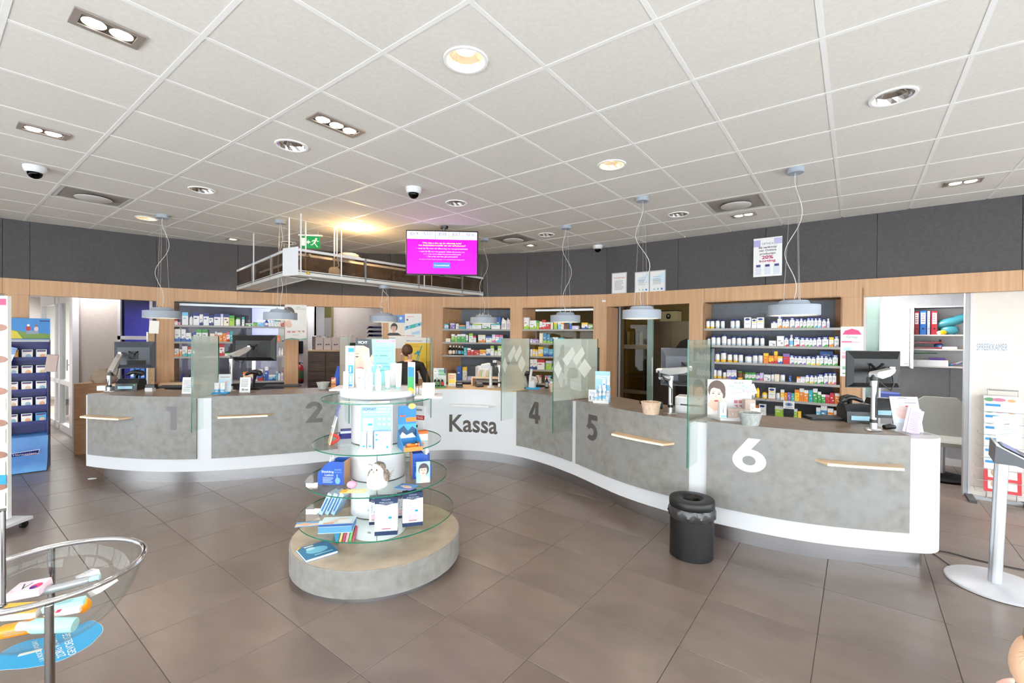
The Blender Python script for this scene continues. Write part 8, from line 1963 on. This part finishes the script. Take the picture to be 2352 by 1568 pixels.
# wire leaflet rack by the cream door
rp = rw(rwpx(2302, 1100, .22)[0], .24)
rk = thing('leaflet_rack', 'wire leaflet rack with brochures beside the cream door', 'rack', (rp.x, rp.y, 0), RRZ)
for sx in (-.1, .12): MB().tube([(sx, .06, .02), (sx, .06, 1.18)], .006, 8).obj('upright', ALU, rk)
MB().tube([(-.1, .06, 1.18), (.12, .06, 1.18)], .006, 8).obj('top_bar', ALU, rk)
MB().box((-.09, .055, 1.08), (.11, .06, 1.11)).obj('name_plate', DGREY, rk, smooth=False)
MB().box((-.26, -.16, 0), (-.2, .12, .03)).obj('foot', DGREY, rk, smooth=False); MB().box((.16, -.16, 0), (.22, .12, .03)).obj('foot', DGREY, rk, smooth=False); MB().box((-.2, .03, .0), (.16, .09, .03)).obj('foot_bar', LGREY, rk, smooth=False)
for k in range(8):
    z = .98 - .12 * k
    MB().tube([(-.17 - .005 * k, .02, z), (-.17 - .005 * k, -.05 - .005 * k, z - .02), (.2, -.05 - .005 * k, z - .02), (.2, .02, z)], .003, 6).obj('wire_pocket', ALU, rk)
for k in range(8):
    z = .955 - .118 * k; red = k >= 6
    q = rp + Vector((0, 0)); c = (206, 40, 48) if red else (226, 228, 232)
    yy = -.03 - .006 * k
    P2 = rp + RE * (.0) - RN * (-yy)
    o = thing('brochure', '%s brochure, %s from the top in the wire rack' % ('red framed' if red else 'white', ORD[k]), 'brochure', (P2.x, P2.y, z), RRZ, 'brochures in the wire rack')
    M = Matrix.Rotation(-.16, 4, 'X')
    MB().box((-.14, 0, 0), (.13, .004, .17 if not red else .2), 0, M).obj('sheet', col(c), o, smooth=False)
    art(o, [('e', -.1, .13, .04, .02, (90, 150, 100)), ('e', -.03, .13, .05, .018, (200, 120, 150)), ('e', .06, .125, .03, .016, (220, 170, 120)), ('r', -.13, .06, -.02, .085, (30, 140, 205))] if not red else [('r', -.11, .03, .1, .15, (236, 226, 216)), ('e', -.03, .08, .06, .05, (190, 150, 120)), ('r', -.1, .165, .1, .185, (245, 235, 235))], 0, M=M)
# cables on the floor
for k, pts_ in enumerate(([(2140, 1268), (2155, 1278), (2172, 1290), (2188, 1302), (2200, 1312)], [(2142, 1262), (2180, 1268), (2230, 1282), (2290, 1296), (2352, 1308), (2420, 1320)])):
    b = MB(); b.tube([tuple(V3(onz(*q, .005), .005)) for q in pts_], .0045, 8)
    tag(b.obj('floor_cable', mat('cable_%d' % k, [(120, 118, 116), (50, 46, 46)][k], .5)), ['short grey twisted cable running to the kiosk base', 'dark cable running right across the floor behind the kiosk'][k], 'cable')
tag(MB().ball((0, 0, .006), (.05, .03, .006), 12, 6).obj('paper_scrap', col((220, 220, 220), .8), None, V3(onz(212, 1100, 0), 0)), 'white scrap of tape at the left plinth corner', 'scrap')

# ================================================================== BEHIND STATION ONE AND IN THE HALL
p = onY(204, 940, 6.6)
for k in range(2):
    tag(MB().rbox((-.2, -.15, 0), (.2, .15, .5), .004).obj('cardboard_box', grain('cardboard', (176, 132, 96), (188, 144, 108), (8, 8, 30), .7), None, (p.x + .12, 6.6, .0 + k * .5005), .35), ['lower brown cardboard box behind the left counter end', 'upper brown cardboard box behind the left counter end'][k], 'box', 'cardboard boxes behind station one')
t_ = thing('cloth_bag', 'crumpled beige bag on the cardboard boxes', 'bag', (p.x + .22, 6.6, 1.0015), .3)
MB().lathe([(0, 0), (.12, .0), (.15, .05), (.12, .12), (.06, .16), (.05, .2), (0, .2)], 20, wob=lambda a, k: 1 + .12 * math.sin(a * 3 + k) + .06 * math.sin(a * 7 - k * 2)).obj('bag_body', col((190, 170, 150), .8), t_)
sb = onY(330, 870, 6.5)
t_ = thing('sideboard', 'low dark sideboard behind station one', 'sideboard', (sb.x - .05, 6.55, 0), .3); MB().box((-.38, -.13, 0), (.14, .13, .98)).obj('body', DGREY, t_, smooth=False); MB().box((-.38, -.14, .98), (.14, .14, 1.0)).obj('top', WOODL, t_, smooth=False)
for k in range(4):
    q = Vector((sb.x - .16 + .06 * k, 6.53 + .018 * k, 1.0005)); o = thing('ring_binder', 'bright blue binder, %s from the left behind station one' % ORD[k], 'binder', q, .3, 'blue binders behind station one'); MB().rbox((-.026, -.06, 0), (.026, .06, .22), .004).obj('cover', col((30, 110, 205)), o); art(o, [('r', -.016, .1, .016, .18, (225, 232, 242))], -.06)
cb = onY(345, 830, 6.45)
t_ = thing('cork_board', 'narrow cork board with notes on edge beside the left post', 'board', (cb.x + .02, 6.42, 0), .5); MB().box((-.012, -.05, 0), (.06, .0, 1.72)).obj('cork', grain('cork', (168, 140, 108), (188, 160, 128), (40, 40, 40), .9), t_, smooth=False); MB().box((-.03, -.055, 0), (-.012, .002, 1.74)).obj('frame', WHITEM, t_, smooth=False); MB().box((-.09, -.058, 1.72), (.02, -.056, 1.9), 0, Matrix.Rotation(.05, 4, 'Y')).obj('note', col((236, 232, 226)), t_, smooth=False)
# hall
hy = 8.75
a, b = onY(706, 803, hy), onY(790, 803, hy)
t_ = thing('drawer_cabinet', 'dark brown drawer cabinet with wooden top in the hall', 'cabinet', (a.x, hy, 0)); W2 = b.x - a.x; HT = a.z
BRD = grain('dark_oak', (92, 78, 70), (108, 92, 82), (2, 20, 30), .5)
MB().box((0, .02, 0), (W2, .42, HT - .03)).obj('body', BRD, t_, smooth=False); MB().box((-.01, -.01, HT - .03), (W2 + .01, .43, HT)).obj('top', WOODL, t_, smooth=False)
for r in range(7):
    for c in range(2):
        z1_ = HT - .04 - r * .19; d_ = MB().box((.01 + c * W2 / 2, 0, z1_ - .18), (W2 / 2 * (c + 1) - .005, .02, z1_)).obj('drawer', BRD, t_, smooth=False)
        MB().cyl((W2 / 2 * (c + .25), -.015, z1_ - .06), (W2 / 2 * (c + .78), -.015, z1_ - .06), .005, 8).obj('handle', ALU, d_)
for k in range(5):
    x = a.x + .2 + .16 * k; hB = .25 - .02 * (k % 2)
    o = thing('paper_bag', 'white paper carrier bag, %s from the left on the hall cabinet' % ORD[k], 'bag', (x, hy + .12, HT + .0005), .05, 'paper bags on the hall cabinet')
    MB().prismyz([(-.06, 0), (.06, 0), (.06, hB), (.0, hB * .97), (-.06, hB)], -.07, .07).obj('bag_body', col((222, 210, 206)), o, smooth=False)
    MB().tube([(-.035, -.03, hB), (-.03, -.03, hB + .05), (.03, -.03, hB + .05), (.035, -.03, hB)], .004, 6).obj('handle', col((228, 220, 214)), o)
    art(o, [('e', -.02, .1, .02, .012, (70, 66, 120)), ('e', .025, .105, .02, .01, (70, 66, 120))], -.06)
tag(MB().rbox((-.05, -.1, 0), (.05, .1, .27), .01).obj('steel_canister', mat('canister', (120, 108, 100), .35, .5), None, (a.x + .09, hy + .2, HT + .0005)), 'dark metal box left of the paper bags', 'box')
fx = onY(690, 855, 9.22)
t_ = thing('fire_extinguisher', 'red and green fire extinguisher on the hall wall', 'extinguisher', (fx.x, 9.2, fx.z - .22)); MB().lathe([(0, 0), (.06, 0), (.07, .02), (.07, .3), (.05, .36), (.025, .38), (0, .38)], 24).obj('cylinder', pack('extinguisher', (170, 24, 34), None, .2, (40, 22, 24), .14), t_); MB().shell([(.0712, .1), (.0712, .26)], 24).obj('label_band', col((70, 110, 70)), t_); MB().tube([(0, 0, .38), (0, -.02, .43), (.07, -.02, .42)], .012, 8).obj('valve', BLACK, t_); MB().tube([(0, -.02, .42), (-.09, -.02, .4), (-.09, -.03, .2)], .01, 8).obj('hose', BLACK, t_); MB().box((-.02, .05, .2), (.02, .098, .24)).obj('wall_bracket', DGREY, t_, smooth=False)
fx = onY(689, 797, 9.25)
t_ = thing('wall_phone', 'black wall telephone above the fire extinguisher', 'telephone', (fx.x, 9.297, fx.z - .13)); MB().rbox((-.05, -.05, 0), (.05, 0, .26), .01).obj('body', BLACK, t_); MB().rbox((-.045, -.085, .02), (-.01, -.05, .24), .01).obj('handset', BLACK, t_)
# cupboard with blue letter trays
tx = onY(860, 775, 8.3)
t_ = thing('tall_cupboard', 'pale tall cupboard under the blue letter trays in the hall', 'cabinet', (tx.x + .05, 8.45, 0)); MB().box((-.2, -.16, 0), (.25, .16, tx.z)).obj('body', PALE, t_, smooth=False); MB().box((-.195, -.175, .05), (.245, -.161, tx.z - .02)).obj('cabinet_door', PALE, t_, smooth=False)
for k in range(3):
    o = thing('letter_tray', '%s dark blue letter tray in the hall stack' % ['lowest', 'middle', 'topmost'][k], 'tray', (tx.x + .03, 8.42, tx.z + .0005 + k * .075), -.1, 'blue letter trays in the hall')
    b_ = MB(); b_.box((-.16, -.13, 0), (.2, .13, .006)); b_.prismyz([(-.13, 0), (.13, 0), (.13, .06), (-.05, .06)], -.16, -.154); b_.prismyz([(-.13, 0), (.13, 0), (.13, .06), (-.05, .06)], .194, .2); b_.box((-.154, .124, .006), (.194, .13, .06)); b_.obj('tray_body', col((20, 26, 84)), o, smooth=False)
    MB().box((-.14, -.12, .0065), (.18, .11, .015)).obj('papers', col((225, 225, 225)), o, smooth=False)
# ================================================================== PEOPLE
def skin(name, V, Ed, m, parent, sub=2, root=None):
    "continuous limb surface grown along a skeleton: V = {key: ((x,y,z), r or (rx,ry))}"
    keys = list(V); me = bpy.data.meshes.new(name)
    me.from_pydata([V[k][0] for k in keys], [(keys.index(a), keys.index(b)) for a, b in Ed], [])
    o = bpy.data.objects.new(name, me); COL.objects.link(o)
    sk = o.modifiers.new('s', 'SKIN'); sk.use_smooth_shade = True
    for i, k in enumerate(keys):
        r = V[k][1]; d = me.skin_vertices[0].data[i]
        d.radius = r if isinstance(r, tuple) else (r, r); d.use_root = (k == root) if root else i == 0
    ss = o.modifiers.new('u', 'SUBSURF'); ss.levels = sub; ss.render_levels = sub
    dg = bpy.context.evaluated_depsgraph_get(); dg.update()
    m2 = bpy.data.meshes.new_from_object(o.evaluated_get(dg))
    m2.name = name
    bpy.data.objects.remove(o); bpy.data.meshes.remove(me)
    m2.materials.clear(); m2.materials.append(m)
    for p in m2.polygons: p.use_smooth = True
    return link(name, m2, parent)
def fingers(V, Ed, wr, d, side, key, s=1.0):
    "palm and five fingers from the wrist position along direction d"
    w = Vector(wr); d = Vector(d).normalized(); sd = Vector(side).normalized(); up = d.cross(sd)
    V[key + 'palm'] = (tuple(w + d * .055 * s), (.022 * s, .034 * s)); Ed.append((key + 'wr', key + 'palm'))
    for i, (o, L) in enumerate(((-.03, .065), (-.011, .078), (.009, .074), (.028, .056))):
        b = w + d * .09 * s + sd * o * s
        a1 = b + d * L * .5 * s - up * .006; a2 = b + d * L * .9 * s - up * .03 * s
        k0, k1, k2 = (key + 'f%d%s' % (i, c) for c in 'abc')
        V[k0] = (tuple(b), .0095 * s); V[k1] = (tuple(a1), .0085 * s); V[k2] = (tuple(a2), .007 * s); Ed += [(key + 'palm', k0), (k0, k1), (k1, k2)]
    b = w + d * .03 * s + sd * -.035 * s; V[key + 'ta'] = (tuple(b), .011 * s); V[key + 'tb'] = (tuple(b + d * .035 * s - sd * .02 * s), .009 * s); V[key + 'tc'] = (tuple(b + d * .06 * s - sd * .015 * s - up * .012), .008 * s)
    Ed += [(key + 'palm', key + 'ta'), (key + 'ta', key + 'tb'), (key + 'tb', key + 'tc')]
SKIN = grain('skin', (226, 178, 150), (234, 190, 164), (20, 20, 20), .5)
SKINC = grain('skin_light', (240, 196, 160), (246, 206, 176), (20, 20, 20), .5)
def headparts(t_, hc, s, face, hairm, skm, hair='short'):
    "ears, nose, eyes, mouth on a head centred at hc with facing direction angle"
    M = Matrix.Translation(hc) @ Matrix.Rotation(face, 4, 'Z')   # local -Y = face
    for sx in (-1, 1):
        MB().ball((sx * .074 * s, .005 * s, -.005 * s), (.012 * s, .02 * s, .03 * s), 10, 8, M=M).obj('ear', skm, t_)
        MB().ball((sx * .031 * s, -.083 * s, .008 * s), (.013 * s, .009 * s, .009 * s), 12, 8, M=M).obj('eye', col((240, 238, 236), .2), t_)
        MB().ball((sx * .031 * s, -.0905 * s, .008 * s), (.006 * s, .003 * s, .006 * s), 8, 6, M=M).obj('iris', col((70, 56, 44), .2), t_)
        MB().tube([(sx * .016 * s, -.093 * s, .03 * s), (sx * .045 * s, -.082 * s, .032 * s)], .004 * s, 6, M=M).obj('brow', hairm, t_)
    MB().tube([(0, -.088 * s, .012 * s), (0, -.108 * s, -.022 * s), (0, -.09 * s, -.033 * s)], [.009 * s, .015 * s, .01 * s], 10, M=M).obj('nose', skm, t_)
    MB().ball((0, -.085 * s, -.058 * s), (.025 * s, .01 * s, .008 * s), 12, 6, M=M).obj('mouth', col((196, 110, 104)), t_)
# ---- employee behind station three, bending over, back to the camera
pp = onY(930, 810, 6.75)
ex, ey, hz = pp.x, 6.75, pp.z
pe = thing('person', 'person in a black jacket with short brown hair behind the counter', 'person', (ex, ey, 0))
V = {'pel': ((0.06, .0, .9), (.13, .1)), 'sp1': ((.06, .04, 1.05), (.125, .095)), 'sp2': ((.05, .1, 1.2), (.14, .095)), 'ch': ((.04, .15, hz - .2), (.13, .09)), 'nk': ((.02, .16, hz - .11), .05), 'hd0': ((.0, .17, hz - .02), (.07, .085)), 'hd1': ((.0, .16, hz + .06), (.066, .08))}
Ed = [('pel', 'sp1'), ('sp1', 'sp2'), ('sp2', 'ch'), ('ch', 'nk'), ('nk', 'hd0'), ('hd0', 'hd1')]
JV = {'sp0': ((.06, .0, .84), (.15, .12)), 'sp1': ((.06, .04, 1.05), (.142, .11)), 'sp2': ((.05, .1, 1.2), (.16, .112)), 'ch': ((.04, .15, hz - .2), (.15, .105)), 'nk': ((.02, .16, hz - .125), .062)}
JE = [('sp0', 'sp1'), ('sp1', 'sp2'), ('sp2', 'ch'), ('ch', 'nk')]
TV = {'hip': ((.06, .0, .92), (.14, .11))}; TE = []
for sx, k in ((-1, 'l'), (1, 'r')):
    sh = (.04 + sx * .17, .15, hz - .2); el = (.05 + sx * .25, .2, hz - .46); wr = (.05 + sx * .2, .42, 1.08)
    V[k + 'sh'] = (sh, .05); V[k + 'el'] = (el, .04); V[k + 'wr'] = (wr, .028); Ed += [('ch', k + 'sh'), (k + 'sh', k + 'el'), (k + 'el', k + 'wr')]
    fingers(V, Ed, wr, (-sx * .1, 1, -.2), (sx, 0, 0), k)
    JV[k + 'sh'] = (sh, .068); JV[k + 'el'] = (el, .055); JV[k + 'wr'] = ((wr[0], wr[1] - .03, wr[2] + .01), .042); JE += [('ch', k + 'sh'), (k + 'sh', k + 'el'), (k + 'el', k + 'wr')]
    hp, kn, an, to = (.06 + sx * .09, .0, .85), (.06 + sx * .1, .03, .48), (.06 + sx * .1, -.02, .08), (.06 + sx * .11, .12, .04)
    for D, r in ((V, (.08, .055, .038, .03)), (TV, (.095, .07, .06, None))):
        D[k + 'hp'] = (hp, r[0]); D[k + 'kn'] = (kn, r[1]); D[k + 'an'] = (an if D is V else (an[0], an[1], .1), r[2])
        if D is V: D[k + 'to'] = (to, r[3])
    Ed += [('pel', k + 'hp'), (k + 'hp', k + 'kn'), (k + 'kn', k + 'an'), (k + 'an', k + 'to')]; TE += [('hip', k + 'hp'), (k + 'hp', k + 'kn'), (k + 'kn', k + 'an')]
    MB().rbox((to[0] - .045, -.09, 0), (to[0] + .045, .19, .07), .02).obj('shoe', BLACKM, pe)
skin('body', V, Ed, SKIN, pe, root='pel'); skin('jacket', JV, JE, mat('jacket', (34, 32, 34), .8), pe, root='sp0'); skin('trousers', TV, TE, mat('trousers', (44, 46, 56), .8), pe, root='hip')
HAIR = grain('brown_hair', (66, 44, 32), (96, 66, 48), (60, 60, 10), .6)
headparts(pe, Vector((.0, .165, hz + .01)), .74, PI * .85, HAIR, SKIN)
MB().ball((.0, .15, hz + .035), (.082, .098, .095), 24, 14).obj('hair', HAIR, pe)
# ---- child at the lower right photo edge, head turned left
hp = onY(2424, 1540, 1.25)
ch = thing('person', 'fair-haired child cut off by the lower right photo edge', 'person', (hp.x, hp.y, 0))
z = hp.z; s = .9
V = {'pel': ((.03, .0, z * .5), (.095, .075)), 'sp': ((.02, .0, z * .66), (.09, .07)), 'ch': ((.02, .0, z * .78), (.095, .07)), 'nk': ((.01, .0, z - .115), .036), 'hd0': ((-.02, .02, z - .05), (.076, .074)), 'hd1': ((.0, 0, z + .01), (.094, .094)), 'hd2': ((.01, -.01, z + .055), (.085, .085))}
Ed = [('pel', 'sp'), ('sp', 'ch'), ('ch', 'nk'), ('nk', 'hd0'), ('hd0', 'hd1'), ('hd1', 'hd2')]
SV = {'a': ((.03, 0, z * .48), (.11, .09)), 'b': ((.02, 0, z * .66), (.1, .08)), 'c': ((.02, 0, z * .78), (.105, .08)), 'n': ((.012, 0, z - .15), .045)}; SE = [('a', 'b'), ('b', 'c'), ('c', 'n')]
TV = {'hip': ((.03, 0, z * .5), (.1, .085))}; TE = []
for sy, k in ((-1, 'l'), (1, 'r')):
    sh, el, wr = (.01, sy * .115, z * .79), (-.04 if sy < 0 else .02, sy * .15, z * .62), (-.11 if sy < 0 else .0, sy * .1, z * .56)
    V[k + 'sh'] = (sh, .036); V[k + 'el'] = (el, .028); V[k + 'wr'] = (wr, .02); Ed += [('ch', k + 'sh'), (k + 'sh', k + 'el'), (k + 'el', k + 'wr')]
    fingers(V, Ed, wr, (-1, 0, -.3), (0, -sy, 0), k, .72)
    SV[k + 'sh'] = (sh, .05); SV[k + 'el'] = ((sh[0] * .4 + el[0] * .6, sh[1] * .4 + el[1] * .6, sh[2] * .4 + el[2] * .6), .044); SE += [('c', k + 'sh'), (k + 'sh', k + 'el')]
    q = [(.03, sy * .06, z * .46), (.01, sy * .065, z * .26), (.02, sy * .065, .06), (-.06, sy * .07, .03)]
    for i, (nm, r) in enumerate((('hp', .06), ('kn', .045), ('an', .03), ('to', .024))): V[k + nm] = (q[i], r)
    for i, (nm, r) in enumerate((('hp', .07), ('kn', .056), ('an', .046))): TV[k + nm] = (q[i] if i < 2 else (q[i][0], q[i][1], .08), r)
    Ed += [('pel', k + 'hp'), (k + 'hp', k + 'kn'), (k + 'kn', k + 'an'), (k + 'an', k + 'to')]; TE += [('hip', k + 'hp'), (k + 'hp', k + 'kn'), (k + 'kn', k + 'an')]
    MB().rbox((-.1, q[3][1] - .035, 0), (.07, q[3][1] + .035, .055), .015).obj('shoe', col((120, 90, 110)), ch)
skin('body', V, Ed, SKINC, ch, root='pel'); skin('shirt', SV, SE, mat('shirt', (236, 190, 176), .8), ch, root='a'); skin('trousers', TV, TE, mat('child_trousers', (90, 100, 130), .8), ch, root='hip')
BLOND = grain('blond_hair', (150, 122, 92), (196, 166, 128), (50, 50, 12), .6)
headparts(ch, Vector((.0, 0, z + .0)), .68, -2.68, BLOND, SKINC)
h_ = MB(); h_.ball((.0, -.02, z + .082), (.076, .078, .062), 24, 14); h_.obj('hair', BLOND, ch)
rnd = random.Random(3)
for k in range(16):
    a = rnd.uniform(2.2, 4.2); b0 = Vector((.0 + .07 * math.cos(a), -.012 - abs(.05 * math.sin(a)), z + .05 + rnd.uniform(0, .07)))
    L, c = rnd.uniform(.03, .075), rnd.uniform(-4, 4); pts_ = []; q = b0; h = rnd.uniform(2.4, 3.6)
    for i in range(12): pts_.append(tuple(q)); q = q + Vector((math.cos(h), 0, math.sin(h))) * L / 9; h += c * .09
    MB().tube(pts_, [.0012 - .00006 * i for i in range(12)], 5).obj('hair_strand', BLOND, ch)
